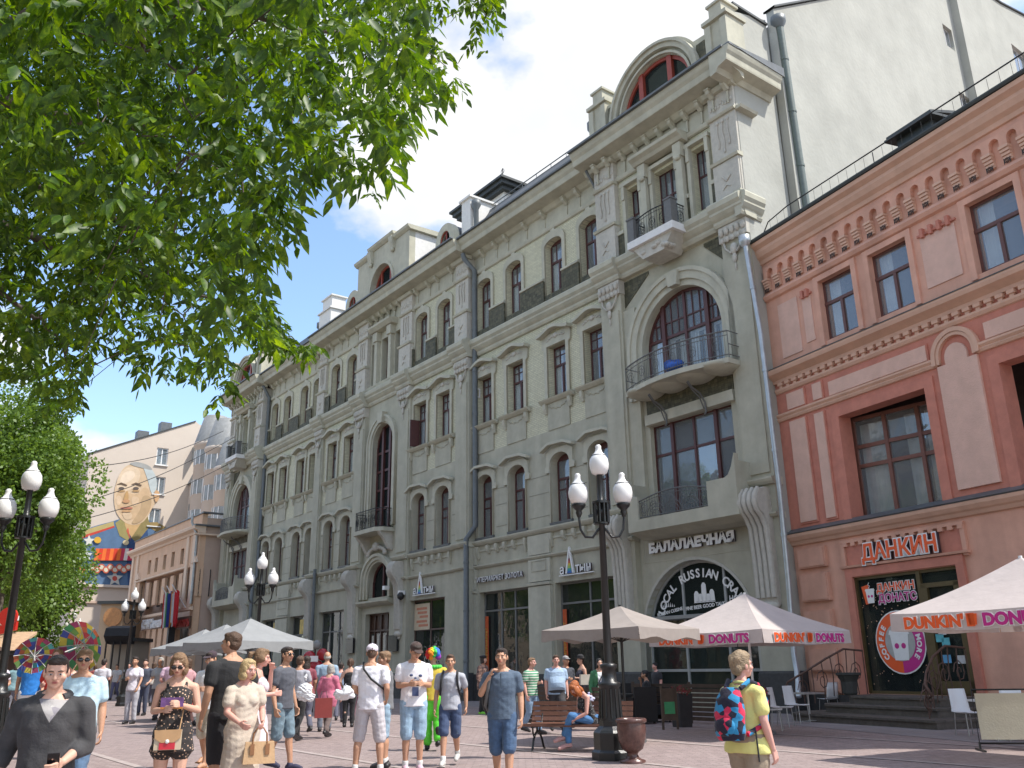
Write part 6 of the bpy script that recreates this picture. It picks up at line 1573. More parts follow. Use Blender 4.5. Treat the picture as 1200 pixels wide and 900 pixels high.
for (x, y, rz, lab) in ((918, 852, 235, 'white plastic chair with its back to the flower planter'), (936, 848, 215, 'white plastic chair left of the small steel table'), (906, 856, 250, 'white plastic chair half hidden behind the dark planter'), (973, 838, 20, 'white plastic chair facing left, right of the small steel table'), (981, 836, 40, 'white plastic chair tucked behind its twin by the rusticated wall'),
                        (1138, 862, 190, 'white plastic chair with tall back behind the cream barrier'), (1196, 868, 160, 'white plastic chair at the right edge behind the cream barrier')):
    shell_chair(ground(x, y), R(rz), lab)
table(ground(950, 846), 'small steel pedestal table between the white chairs', CHROME, .72, .6)
table(ground(1180, 868), 'white table behind the cream barrier', SHELL, .74, .8, CHROME)
PLAN = mat('black_planter_plastic', (.03, .03, .032), .5, .2)
PETAL = mat('dark_red_petal', (.28, .02, .035), .6, .3, 12); LEAFD = mat('planter_leaf', (.05, .09, .03), .6, .3, 12)
def planter(p, label, w=.42, h=.78, seed=1, flowers=True):
    t = thing('planter', label, 'planter', (p.x, p.y, 0), .5)
    MB().add([(-w * .4, -w * .4, 0), (w * .4, -w * .4, 0), (w * .4, w * .4, 0), (-w * .4, w * .4, 0), (-w / 2, -w / 2, h), (w / 2, -w / 2, h), (w / 2, w / 2, h), (-w / 2, w / 2, h)], [(3, 2, 1, 0), (4, 5, 6, 7), (0, 1, 5, 4), (1, 2, 6, 5), (2, 3, 7, 6), (3, 0, 4, 7)]).build('pot', PLAN, t)
    r_ = random.Random(seed); b = MB()
    for i in range(420):
        a, q = r_.uniform(0, 2 * PI), r_.random() ** .5 * w * .66; z = h + r_.uniform(-.04, .2) * (1.2 - q / w); p_ = Vector((q * math.cos(a), q * math.sin(a), z)); s = r_.uniform(.015, .035)
        v = [p_ + Vector((r_.uniform(-s, s), r_.uniform(-s, s), r_.uniform(-s, s))) for _ in range(4)]; b.add(v, [(0, 1, 2, 3)], mi=0 if r_.random() < .6 else 1)
    tag(b.build('flowers', [PETAL, LEAFD], t), kind='stuff')
planter(ground(800, 852), 'tall black planter of dark red flowers beside the wooden menu stand', seed=2)
planter(ground(887, 862), 'tall black planter of dark red flowers right of the woman in yellow', .5, .82, seed=5)
DKW = mat('dark_weathered_wood', (.07, .045, .03), .7, .3, 5, .4, 30)
sg = ground(786, 855); t = thing('menu_stand', 'narrow wooden menu stand with a green panel, left of the flower planter', 'menu stand', (sg.x, sg.y, 0), .2)
MB().box(-.2, -.16, -.03, .03, 0, .98).build('post', DKW, t); MB().box(.16, .2, -.03, .03, 0, .98).build('post', DKW, t); MB().box(-.16, .16, -.02, .02, .2, .92).build('board', DKW, t); MB().box(-.13, .13, -.03, -.02, .35, .62).build('green_panel', mat('green_print', (.04, .25, .10), .6, .2), t)
for x, D, w_, lab in ((805, 24.5, 4.2, 'low dark wooden terrace fence of the arched-window restaurant'), (655, 23.5, 3.0, 'low slatted wooden fence behind the men by the bench')):
    q = at(x, 790, D); t = thing('terrace_fence', lab, 'fence', (q.x, q.y, 0), GB.rotation_euler.z)
    slm = MB().box(-w_ / 2, w_ / 2, -.02, .02, -.045, .045).mesh('slat', DKW)
    for i in range(8): link('slat', slm, t, (0, 0, .12 + i * .115))
    for k in (-1, 0, 1): MB().box(k * w_ / 2 - .04, k * w_ / 2 + .04, -.06, -.02, 0, 1.02).build('post', DKW, t)
q = ground(1148, 880); t = thing('cream_barrier', 'cream canvas barrier in a black frame at the lower right corner', 'barrier', (q.x, q.y, 0), R(-12))
MB().box(.06, 2.3, -.01, .01, .18, .92).build('canvas_panel', mat('cream_canvas', (.50, .47, .36), .8, .05, 4, .2, 30), t)
MB().tube([(.02, 0, .12), (.02, 0, .98), (2.34, 0, .98), (2.34, 0, .12)], .018, 6, closed=True).build('frame', BLKI, t)
for x in (.02, 2.3): MB().box(x - .02, x + .02, -.28, .28, 0, .03).box(x - .015, x + .015, -.015, .015, .03, .14).build('foot', BLKI, t)
# stone flower bowl on the entrance steps
q = PBM @ Vector((-3.3, 1.15, .6)); t = thing('stone_planter', 'dark stone bowl standing on the doughnut shop steps', 'planter', q, 0)
MB().lathe([(.16, 0), (.2, .05), (.22, .35), (.3, .5), (.34, .52), (.34, .58), (.2, .58)], n=8, smooth=False).build('bowl', mat('dark_step_urn_stone', (.05, .05, .045), .8, .2), t)
# blue balloon-like red toy cluster by the far shop
q = at(368, 790, 34); t = thing('balloon_figure', 'cluster of red and white foil balloons on a tall stand beside the far shop door', 'balloons', (q.x, q.y, 0), 0)
RB = mat('red_foil', (.35, .02, .03), .25, .1)
for i, (x, z, r_) in enumerate(((0, 1.0, .3), (.05, 1.5, .32), (-.2, 1.9, .24), (.28, 2.0, .22), (.05, 2.35, .17))): MB().ell((x, 0, z), (r_, r_ * .8, r_), 14, 9).build('balloon', RB if i < 4 else ZNL, t)
MB().tube([(0, 0, 0), (0, 0, 2.2)], .03, 6).build('stand', BLKI, t); MB().box(-.12, .18, -.3, -.27, 1.75, 1.95).build('white_print', WHITE, t); MB().box(-.05, .18, -.33, -.3, 1.1, 1.3).build('white_print', WHITE, t)
# ---------------------------------------------------------------- trees
def leaf_mat(name, dark, mid, light, tr=.42, scale=2.5, rough=.45):
    M = bpy.data.materials.new(name); M.use_nodes = True; t = M.node_tree; b = t.nodes['Principled BSDF']
    b.inputs['Roughness'].default_value = rough; b.inputs['Specular IOR Level'].default_value = .45
    co = N(t, 'ShaderNodeTexCoord'); n1 = N(t, 'ShaderNodeTexNoise'); n1.inputs['Scale'].default_value = scale; n1.inputs['Detail'].default_value = 8; n1.inputs['Roughness'].default_value = .8
    t.links.new(co.outputs['Object'], n1.inputs['Vector'])
    r = N(t, 'ShaderNodeValToRGB'); e = r.color_ramp.elements; e[0].position = .33; e[0].color = dark + (1,); e[1].position = .68; e[1].color = light + (1,)
    k = e.new(.5); k.color = mid + (1,)
    t.links.new(n1.outputs['Fac'], r.inputs['Fac']); t.links.new(r.outputs['Color'], b.inputs['Base Color'])
    tl = N(t, 'ShaderNodeBsdfTranslucent'); hs = N(t, 'ShaderNodeHueSaturation'); hs.inputs['Value'].default_value = 1.5; hs.inputs['Saturation'].default_value = 1.1; hs.inputs['Hue'].default_value = .485
    t.links.new(r.outputs['Color'], hs.inputs['Color']); t.links.new(hs.outputs['Color'], tl.inputs['Color'])
    ms = N(t, 'ShaderNodeMixShader'); ms.inputs['Fac'].default_value = tr
    t.links.new(b.outputs[0], ms.inputs[1]); t.links.new(tl.outputs[0], ms.inputs[2]); t.links.new(ms.outputs[0], t.nodes['Material Output'].inputs['Surface'])
    return M
ASHL = leaf_mat('ash_maple_leaf', (.014, .032, .007), (.06, .13, .014), (.28, .42, .022), .5, 5.0)  # tones spread wide by noise to imitate sunlit and shaded leaves
LIND = leaf_mat('street_tree_leaf', (.07, .125, .022), (.13, .22, .038), (.22, .33, .06), .42, 1.2)
BARK = mat('grey_brown_bark', (.11, .09, .07), .9, .3, 9, .8, 30)
rng = np.random.default_rng(11)
def pts_in_poly(poly, n, rng):
    P_ = np.array(poly, float); mn, mx_ = P_.min(0), P_.max(0); out = []
    while len(out) < n:
        q = mn + rng.random((n * 3, 2)) * (mx_ - mn); x, y = q[:, 0], q[:, 1]; ins = np.zeros(len(q), bool); j = len(P_) - 1
        for i in range(len(P_)):
            c = ((P_[i, 1] > y) != (P_[j, 1] > y)) & (x < (P_[j, 0] - P_[i, 0]) * (y - P_[i, 1]) / (P_[j, 1] - P_[i, 1] + 1e-9) + P_[i, 0]); ins ^= c; j = i
        out += list(map(tuple, q[ins]))
    return out[:n]
CANOPY = [(-120, -80), (470, -80), (500, -20), (512, 8), (498, 30), (520, 62), (538, 92), (524, 112), (500, 104), (482, 118), (486, 148), (462, 168), (446, 196), (436, 232), (416, 206), (396, 198), (378, 214), (352, 232), (336, 262), (322, 300), (300, 318), (316, 352), (322, 388), (352, 404), (326, 410), (292, 398), (262, 402), (276, 440), (262, 470), (242, 452), (214, 444), (186, 432), (158, 428), (140, 402), (118, 392), (104, 424), (90, 470), (66, 486), (44, 456), (14, 440), (-60, 430), (-120, 300)]
SPRIG = [(500, -40), (590, -40), (582, 40), (574, 66), (560, 50), (548, 20), (520, 6), (500, -10)]
TIP = [(318, 372), (348, 398), (372, 400), (356, 412), (330, 408), (300, 396)]
HOLES = [(65, 146, 11, 7), (52, 312, 15, 17), (8, 345, 10, 24), (176, 212, 22, 20), (140, 205, 12, 9), (262, 232, 12, 20), (150, 420, 16, 12), (256, 60, 8, 5), (250, 385, 20, 9), (205, 408, 22, 8), (120, 96, 5, 4), (420, 168, 10, 14), (300, 160, 8, 6), (352, 62, 5, 4), (228, 300, 10, 5)]
def hole(x, y): return any(((x - a) / c) ** 2 + ((y - b) / d) ** 2 < 1 for a, b, c, d in HOLES)
def leaflets(pos, drv, L_, W_, rng, droop=.5):
    """leaf blades, folded along the midrib: pos (n,3) base, drv (n,3) direction"""
    n = len(pos); d = drv / np.linalg.norm(drv, axis=1, keepdims=True)
    nrm = rng.normal(size=(n, 3)) + np.array([.2, -.2, 1.2]); s = np.cross(d, nrm); s /= np.linalg.norm(s, axis=1, keepdims=True)
    up = np.cross(s, d); L_ = L_[:, None]; W_ = W_[:, None]
    g = np.array([0, 0, -1.0])
    b0 = pos; m1 = pos + d * L_ * .35 - up * W_ * .25; m2 = pos + d * L_ * .7 + g * L_ * .08 * droop - up * W_ * .2; tp = pos + d * L_ + g * L_ * .22 * droop
    a1 = m1 + s * W_ + up * W_ * .3; c1 = m1 - s * W_ + up * W_ * .3; a2 = m2 + s * W_ * .7 + up * W_ * .25; c2 = m2 - s * W_ * .7 + up * W_ * .25
    V = np.stack([b0, m1, m2, tp, a1, a2, c1, c2], 1).reshape(-1, 3)
    f = np.array([(0, 1, 4, 4), (4, 1, 2, 5), (5, 2, 3, 3), (0, 6, 1, 1), (6, 7, 2, 1), (7, 3, 2, 2)])
    F = []; q = [(0, 1, 4), (4, 1, 2, 5), (5, 2, 3), (0, 6, 1), (6, 7, 2, 1), (7, 3, 2)]
    for i in range(n): o = i * 8; F += [tuple(o + k for k in t) for t in q]
    return V, F
def mesh_np(name, V, F, m_, smooth=True):
    me = bpy.data.meshes.new(name); me.from_pydata(V.tolist(), [], F); me.materials.append(m_)
    if smooth: me.polygons.foreach_set('use_smooth', [True] * len(F))
    return me
def sprays(P_, rng, L0=.095, k=7):
    """compound leaves: k leaflets in pairs along a drooping stalk"""
    pos, dr, LL = [], [], []
    n = len(P_); a = rng.uniform(0, 2 * np.pi, n); el_ = rng.uniform(-.9, .15, n)
    ax = np.stack([np.cos(a) * np.cos(el_), np.sin(a) * np.cos(el_), np.sin(el_)], 1)
    side = np.cross(ax, np.array([0, 0, 1.0])); side /= np.linalg.norm(side, axis=1, keepdims=True) + 1e-9
    sc = rng.uniform(.75, 1.2, n)
    for j in range(k):
        t = (j // 2) / (k // 2); s_ = 0 if j == k - 1 else (1 if j % 2 else -1)
        p = P_ + ax * (t * .17 * sc)[:, None] + np.array([0, 0, -.05]) * t * t
        d = ax * .75 + side * s_ * .9 + np.array([0, 0, -.55]) + rng.normal(size=(n, 3)) * .22
        pos.append(p); dr.append(d); LL.append(L0 * sc * rng.uniform(.8, 1.2, n))
    pos = np.concatenate(pos); dr = np.concatenate(dr); LL = np.concatenate(LL)
    return pos, dr, LL
def W3(x, y, D): v = at(x, y, D); return (v.x, v.y, v.z)
FT = thing('foreground_tree', 'large ash-leaved tree overhanging the upper left, its long compound leaves lit yellow-green', 'tree', (-6.2, 5.6, 0))
FTL = np.array([-6.2, 5.6, 0])
near, far = [], []
for x, y in pts_in_poly(CANOPY, 1500, rng):
    if hole(x, y): continue
    dens = 1 if (y < 250 or x > 250) else .55
    if rng.random() < dens: near.append(W3(x, y, rng.uniform(4.0, 6.6) if (x - 60) * .5 + (260 - y) > 0 else rng.uniform(6, 8.5)))
for x, y in pts_in_poly(CANOPY, 4500, rng):
    if hole(x, y): continue
    lim = (x < 330 or y < 150)
    edge = (x > 300 and y > 120) or (y > 330)
    if rng.random() < (.7 if edge else 1) and (lim or rng.random() < .5): far.append(W3(x, y, rng.uniform(7.5, 12.5)))
for x, y in pts_in_poly(SPRIG, 60, rng): far.append(W3(x, y, rng.uniform(7.5, 9)))
for x, y in pts_in_poly(TIP, 55, rng): far.append(W3(x, y, rng.uniform(8.5, 10)))
for x, y in pts_in_poly([(-120, -80), (230, -80), (205, 180), (205, 330), (110, 385), (-60, 420), (-120, 300)], 1700, rng):
    if not hole(x, y): far.append(W3(x, y, rng.uniform(7, 12.5)))
for _ in range(4600): far.append(W3(rng.uniform(-500, 430), rng.uniform(-620, -70), rng.uniform(4.5, 9.5)))  # unseen leaves above the frame, added to shade the left of the crown
near = np.array(near); far = np.array(far)
p_, d_, l_ = sprays(near, rng, .118)
order = np.argsort(p_[:, 1]); first = order[:280]; rest = order[280:]
V, F = leaflets(p_[rest] - FTL, d_[rest], l_[rest], l_[rest] * .21, rng)
o = link('foliage', mesh_np('foliage', V, F, ASHL), FT); tag(o, kind='stuff')
V, F = leaflets(np.zeros((4, 3)), np.array([[1, 0, -.3]] * 4, float), np.full(4, .11), np.full(4, .024), rng)
LMS = [mesh_np('leaf', V[i * 8:i * 8 + 8], [tuple(k for k in f) for f in F[:6]], ASHL) for i in range(4)]
for c, i in enumerate(first):
    o = link('leaf', LMS[c % 4], FT, tuple(p_[i] - FTL)); dv = Vector(d_[i]); o.rotation_euler = dv.to_track_quat('X', 'Z').to_euler(); s_ = l_[i] / .11; o.scale = (s_, s_, s_)
p2, d2, l2 = sprays(far, rng, .112)
V, F = leaflets(p2 - FTL, d2, l2, l2 * .22, rng)
o = link('foliage', mesh_np('foliage', V, F, ASHL), FT); tag(o, kind='stuff')
# limbs and twigs
MB().tube([(0, 0, 0), (.05, .05, 1.5), (-.05, .1, 3.0), (.1, .15, 4.4)], [.34, .26, .23, .2], 14).build('trunk', BARK, FT)
limbs = []
for ends, r0 in (([(-60, -60, 5.5), (200, 10, 6), (360, 40, 6.3), (470, 60, 6.6)], .075), ([(-100, 120, 6.2), (120, 150, 7), (280, 180, 7), (400, 170, 7)], .06), ([(-100, 250, 7), (60, 290, 8), (200, 340, 9), (330, 395, 9.5)], .055), ([(-80, 330, 7.5), (40, 370, 8), (85, 440, 8)], .04),
                 ([(-60, 200, 8), (130, 250, 9), (170, 330, 9.5), (250, 430, 10)], .045), ([(-40, -120, 8), (330, -90, 8.5), (520, -50, 8.5), (570, 20, 8.5)], .05), ([(150, -60, 5), (170, 60, 5.2), (214, 110, 5.4), (222, 180, 5.5)], .02)):
    P_ = [Vector((.1, .15, 4.3))] + [at(*e) - Vector(FTL) for e in ends]; Q = []
    for i in range(len(P_) - 1):
        for k in range(6): t = k / 6; Q.append(P_[i].lerp(P_[i + 1], t) + Vector((0, 0, .12 * math.sin(PI * t))) + Vector((rnd.uniform(-.03, .03), rnd.uniform(-.03, .03), rnd.uniform(-.03, .03))))
    Q.append(P_[-1]); rr = [max(.005, r0 * (1 - i / len(Q)) ** 1.1 * 1.4) for i in range(len(Q))]
    MB().tube(Q, rr, 8).build('limb', BARK, FT); limbs += Q[8:]
LB = np.array([tuple(q) for q in limbs]); b = MB(); allp = np.concatenate([near, far]) - FTL
for i in rng.choice(len(allp), 420, replace=False):
    p = allp[i]; dd = np.linalg.norm(LB - p, axis=1); j = dd.argmin()
    if dd[j] < 2.2: a, c = Vector(LB[j]), Vector(p); b.tube([a, a.lerp(c, .5) + Vector((0, 0, .15 * dd[j])), c], [.009, .006, .003], 4, cap=False)
o = b.build('twigs', BARK, FT); tag(o, kind='stuff')

def crown(name, R_, n, rng, clumps=26, leaf=.11):
    """leaf mass built of many small blades in uneven clumps"""
    cs = rng.normal(size=(clumps, 3)); cs /= np.linalg.norm(cs, axis=1, keepdims=True); cs *= rng.uniform(.35, .95, clumps)[:, None] * np.array(R_); rr = rng.uniform(.28, .5, clumps) * min(R_)
    k = rng.integers(0, clumps, n); v = rng.normal(size=(n, 3)); v /= np.linalg.norm(v, axis=1, keepdims=True)
    p = cs[k] + v * (rr[k] * rng.uniform(.55, 1.05, n) ** .5)[:, None]
    d = v * .6 + rng.normal(size=(n, 3)) * .6 + np.array([0, 0, -.4]); l_ = rng.uniform(.7, 1.3, n) * leaf
    dn = d / np.linalg.norm(d, axis=1, keepdims=True); s = np.cross(dn, rng.normal(size=(n, 3))); s /= np.linalg.norm(s, axis=1, keepdims=True)
    V = np.stack([p, p + dn * l_[:, None] * .5 + s * l_[:, None] * .35, p + dn * l_[:, None], p + dn * l_[:, None] * .5 - s * l_[:, None] * .35], 1).reshape(-1, 3)
    F = [(4 * i, 4 * i + 1, 4 * i + 2, 4 * i + 3) for i in range(n)]
    return mesh_np('crown', V, F, LIND, False), cs
def tree(pos, zc, R_, n, label, seed, group=None, leaf=.11, clumps=26, me=None):
    r_ = np.random.default_rng(seed); t = thing('street_tree', label, 'tree', (pos.x, pos.y, 0), 0, group)
    if me is None: me, cs = crown('crown', R_, n, r_, clumps, leaf)
    else: me, cs = me
    tag(link('crown', me, t, (0, 0, zc)), kind='stuff')
    b = MB().tube([(0, 0, 0), (.1, 0, zc * .3), (-.05, .1, zc * .6), (0, 0, zc)], [.24, .2, .17, .1], 10); b.build('trunk', BARK, t)
    for c in cs[:9]: q = Vector(c) + Vector((0, 0, zc)); MB().tube([(0, 0, zc * .55), Vector((0, 0, zc * .6)).lerp(q, .5) + Vector((0, 0, .3)), q], [.09, .05, .02], 6).build('limb', BARK, t)
    return me, cs
tree(at(-16, 785, 34), 8.4, (3.1, 3.0, 4.9), 52000, 'broad bright green leafy tree behind the left-hand lamp', 3, leaf=.15, clumps=44)
tree(at(38, 785, 56), 6.2, (2.9, 2.8, 3.4), 16000, 'smaller leafy tree farther down the street, under the mural', 4, leaf=.2, clumps=30)
tree(at(-40, 785, 45), 9, (4.5, 4, 5.5), 20000, 'tall leafy tree at the far left edge of the street', 6, leaf=.2, clumps=30)
cm = None
for i, (u, o_) in enumerate(((-6, 27.5), (4, 28.5), (13, 27.8), (23, 28.6), (33, 28), (43, 28.5))):
    p = GBM @ Vector((u, o_, 0)); cm = tree(p, 8.2, (3.4, 3.4, 3.6), 9000, ['young lime tree at the near end of the opposite row', 'second lime tree of the opposite row', 'third lime tree of the opposite row', 'lime tree opposite the tall arch of the grey building', 'lime tree opposite the balloons', 'last lime tree of the opposite row'][i], 20 + i, 'lime trees across the street', .22, 26, cm)
# ---------------------------------------------------------------- people
SKIN = {'fair': mat('fair_skin', (.62, .36, .26), .55, .05, 14, .1, 80), 'tan': mat('tanned_skin', (.50, .27, .17), .55, .05, 14, .1, 80), 'pink': mat('pinkish_skin', (.64, .34, .27), .55, .05, 14, .1, 80)}
EYEW = mat('eye_white', (.45, .42, .40), .3, .02); IRIS = mat('dark_iris', (.03, .02, .015), .2, .05); LIP = mat('lip', (.42, .13, .11), .5, .05)
BROWM = mat('eyebrow', (.06, .04, .025), .8, .1)
SHADES = mat('sunglass_lens', (.012, .012, .015), .12, .05, spec=.8)
def cloth(name, c, **k):
    kk = dict(rough=.85, var=.07, scale=7, bump=.2, bscale=60, sheen=.1); kk.update(k)
    return mat(name, c, **kk)
def pattern_mat(name, base, kind, c2=None, c3=None):
    if name in MATS: return MATS[name]
    M = cloth(name, base); t = M.node_tree; vm = [n for n in t.nodes if n.type == 'VECT_MATH'][0]; co = [n for n in t.nodes if n.type == 'TEX_COORD'][0]
    r = N(t, 'ShaderNodeValToRGB'); r.color_ramp.interpolation = 'CONSTANT'; e = r.color_ramp.elements
    if kind == 'stripe':
        w = N(t, 'ShaderNodeTexWave'); w.bands_direction = 'Z'; w.inputs['Scale'].default_value = 5.5; w.inputs['Distortion'].default_value = .3
        t.links.new(co.outputs['Object'], w.inputs['Vector']); t.links.new(w.outputs['Fac'], r.inputs['Fac'])
        e[0].position = 0; e[0].color = base + (1,); e[1].position = .55; e[1].color = c2 + (1,)
    elif kind == 'dots':
        v = N(t, 'ShaderNodeTexVoronoi'); v.inputs['Scale'].default_value = 34
        t.links.new(co.outputs['Object'], v.inputs['Vector']); t.links.new(v.outputs['Distance'], r.inputs['Fac'])
        e[0].position = 0; e[0].color = c2 + (1,); e[1].position = .27; e[1].color = base + (1,)
    elif kind == 'patch':
        v = N(t, 'ShaderNodeTexVoronoi'); v.inputs['Scale'].default_value = 17
        t.links.new(co.outputs['Object'], v.inputs['Vector'])
        sx = N(t, 'ShaderNodeSeparateXYZ'); t.links.new(v.outputs['Color'], sx.inputs[0]); t.links.new(sx.outputs['X'], r.inputs['Fac'])
        e[0].position = 0; e[0].color = base + (1,); e[1].position = .35; e[1].color = c2 + (1,); q = e.new(.65); q.color = c3 + (1,); q = e.new(.85); q.color = base + (1,)
    t.links.new(r.outputs['Color'], vm.inputs[0])
    return M
def ell_ring(c, rx, ry, yaw, n=14, pitch=0):
    ca, sa = math.cos(yaw), math.sin(yaw)
    return [(c[0] + rx * math.cos(2 * PI * k / n) * ca - ry * math.sin(2 * PI * k / n) * sa, c[1] + rx * math.cos(2 * PI * k / n) * sa + ry * math.sin(2 * PI * k / n) * ca, c[2]) for k in range(n)]
def loft(b, rings, n=14):
    """rings: (centre, rx, ry, yaw)"""
    vs = []
    for c, rx, ry, yaw in rings: vs += ell_ring(c, rx, ry, yaw, n)
    fs = [(i * n + k, i * n + (k + 1) % n, (i + 1) * n + (k + 1) % n, (i + 1) * n + k) for i in range(len(rings) - 1) for k in range(n)]
    fs += [tuple(range(n))[::-1], tuple(range(len(vs) - n, len(vs)))]
    b.add(vs, fs, True)
def caps(b, a, c, ra, rc, n=10):
    """tapered capsule"""
    a, c = Vector(a), Vector(c); d = (c - a); L_ = d.length
    if L_ < 1e-6: return
    d /= L_; e1 = d.orthogonal().normalized(); e2 = d.cross(e1); rings = []
    for t in (-90, -50, -20): rings.append((a + d * ra * math.sin(R(t)), ra * max(math.cos(R(t)), .02)))
    rings.append((a, ra)); rings.append((a.lerp(c, .5), (ra + rc) / 2)); rings.append((c, rc))
    for t in (20, 50, 90): rings.append((c + d * rc * math.sin(R(t)), rc * max(math.cos(R(t)), .02)))
    vs = []
    for p, r in rings: vs += [tuple(p + (e1 * math.cos(2 * PI * k / n) + e2 * math.sin(2 * PI * k / n)) * r) for k in range(n)]
    fs = [(i * n + k, i * n + (k + 1) % n, (i + 1) * n + (k + 1) % n, (i + 1) * n + k) for i in range(len(rings) - 1) for k in range(n)]
    fs += [tuple(range(n))[::-1], tuple(range(len(vs) - n, len(vs)))]
    b.add(vs, fs, True)
def chain(b, pts, rr, n=10):
    for i in range(len(pts) - 1): caps(b, pts[i], pts[i + 1], rr[i], rr[i + 1], n)
def remesh(b, name, m_, vox, parent, smooth=4, wrinkle=0.0, seed=0, tag_=None):
    if name not in ('hair', 'bag_body', 'wig_lock'): wrinkle *= .65
    me = bpy.data.meshes.new(name); me.from_pydata(b.v, [], b.f); me.update()
    bm = bmesh.new(); bm.from_mesh(me); bmesh.ops.recalc_face_normals(bm, faces=bm.faces[:]); bm.to_mesh(me); bm.free()
    o = bpy.data.objects.new(name, me)
    q = o.modifiers.new('r', 'REMESH'); q.mode = 'VOXEL'; q.voxel_size = vox; q.use_smooth_shade = True
    if smooth: s = o.modifiers.new('s', 'SMOOTH'); s.factor = .5; s.iterations = smooth
    m2 = eval_mesh(o, name); bpy.data.objects.remove(o); bpy.data.meshes.remove(me)
    if wrinkle:
        n = len(m2.vertices); a = np.empty(n * 3); m2.vertices.foreach_get('co', a); a = a.reshape(-1, 3); nn = np.empty(n * 3); m2.vertices.foreach_get('normal', nn); nn = nn.reshape(-1, 3)
        r_ = np.random.default_rng(seed + 5); w = np.zeros(n)
        for k in range(7):
            f = r_.normal(size=3) * np.array([16, 16, 30]) * (.6 + .25 * k); w += np.sin(a @ f + r_.uniform(0, 6.3) + 1.3 * np.sin(a @ (f[::-1] * .4) + k)) / (1 + .35 * k)
        w = np.sign(w) * np.abs(w) ** .8
        a += nn * (w * wrinkle * .5)[:, None]; m2.vertices.foreach_set('co', a.ravel()); m2.update()
    m2.materials.clear(); m2.materials.append(m_)
    m2.polygons.foreach_set('use_smooth', [True] * len(m2.polygons)); m2.polygons.foreach_set('material_index', [0] * len(m2.polygons))
    return link(name, m2, parent)
def repaint(t, part, m_, cond, planes=()):
    """give the faces of a garment that meet cond(x, y, z) a second cloth (an open neckline, a white front)"""
    for o in t.children:
        if o.name.split('.')[0] == part:
            o.data.materials.append(m_); bm = bmesh.new(); bm.from_mesh(o.data)
            for co_, no_ in planes: bmesh.ops.bisect_plane(bm, geom=bm.verts[:] + bm.edges[:] + bm.faces[:], plane_co=co_, plane_no=no_)
            bm.to_mesh(o.data); bm.free()
            for p in o.data.polygons:
                if cond(*p.center): p.material_index = 1
def rotv(v, yaw=0, pitch=0, roll=0):
    return Matrix.Rotation(yaw, 3, 'Z') @ Matrix.Rotation(pitch, 3, 'X') @ Matrix.Rotation(roll, 3, 'Y') @ Vector(v)
ARMS = {  # elbow, wrist, palm direction ; for the right side (+x); mirrored for the left
    'down': ((.235, -.03, 1.13), (.25, .05, .88)), 'swingf': ((.23, .07, 1.14), (.22, .22, .93)), 'swingb': ((.24, -.14, 1.16), (.25, -.12, .90)),
    'hold': ((.22, -.02, 1.14), (.10, .22, 1.16)), 'holdlow': ((.23, -.02, 1.13), (.13, .21, 1.04)), 'read': ((.23, .0, 1.14), (.09, .25, 1.2)), 'strap': ((.27, .06, 1.17), (.15, .13, 1.38)),
    'face': ((.21, .13, 1.22), (.05, .16, 1.46)), 'bag': ((.22, .04, 1.13), (.14, .26, 1.02)), 'bent': ((.25, -.06, 1.14), (.2, .14, 1.0)), 'point': ((.2, .2, 1.3), (.14, .42, 1.4)), 'hip': ((.3, -.1, 1.15), (.17, .02, 1.0))}
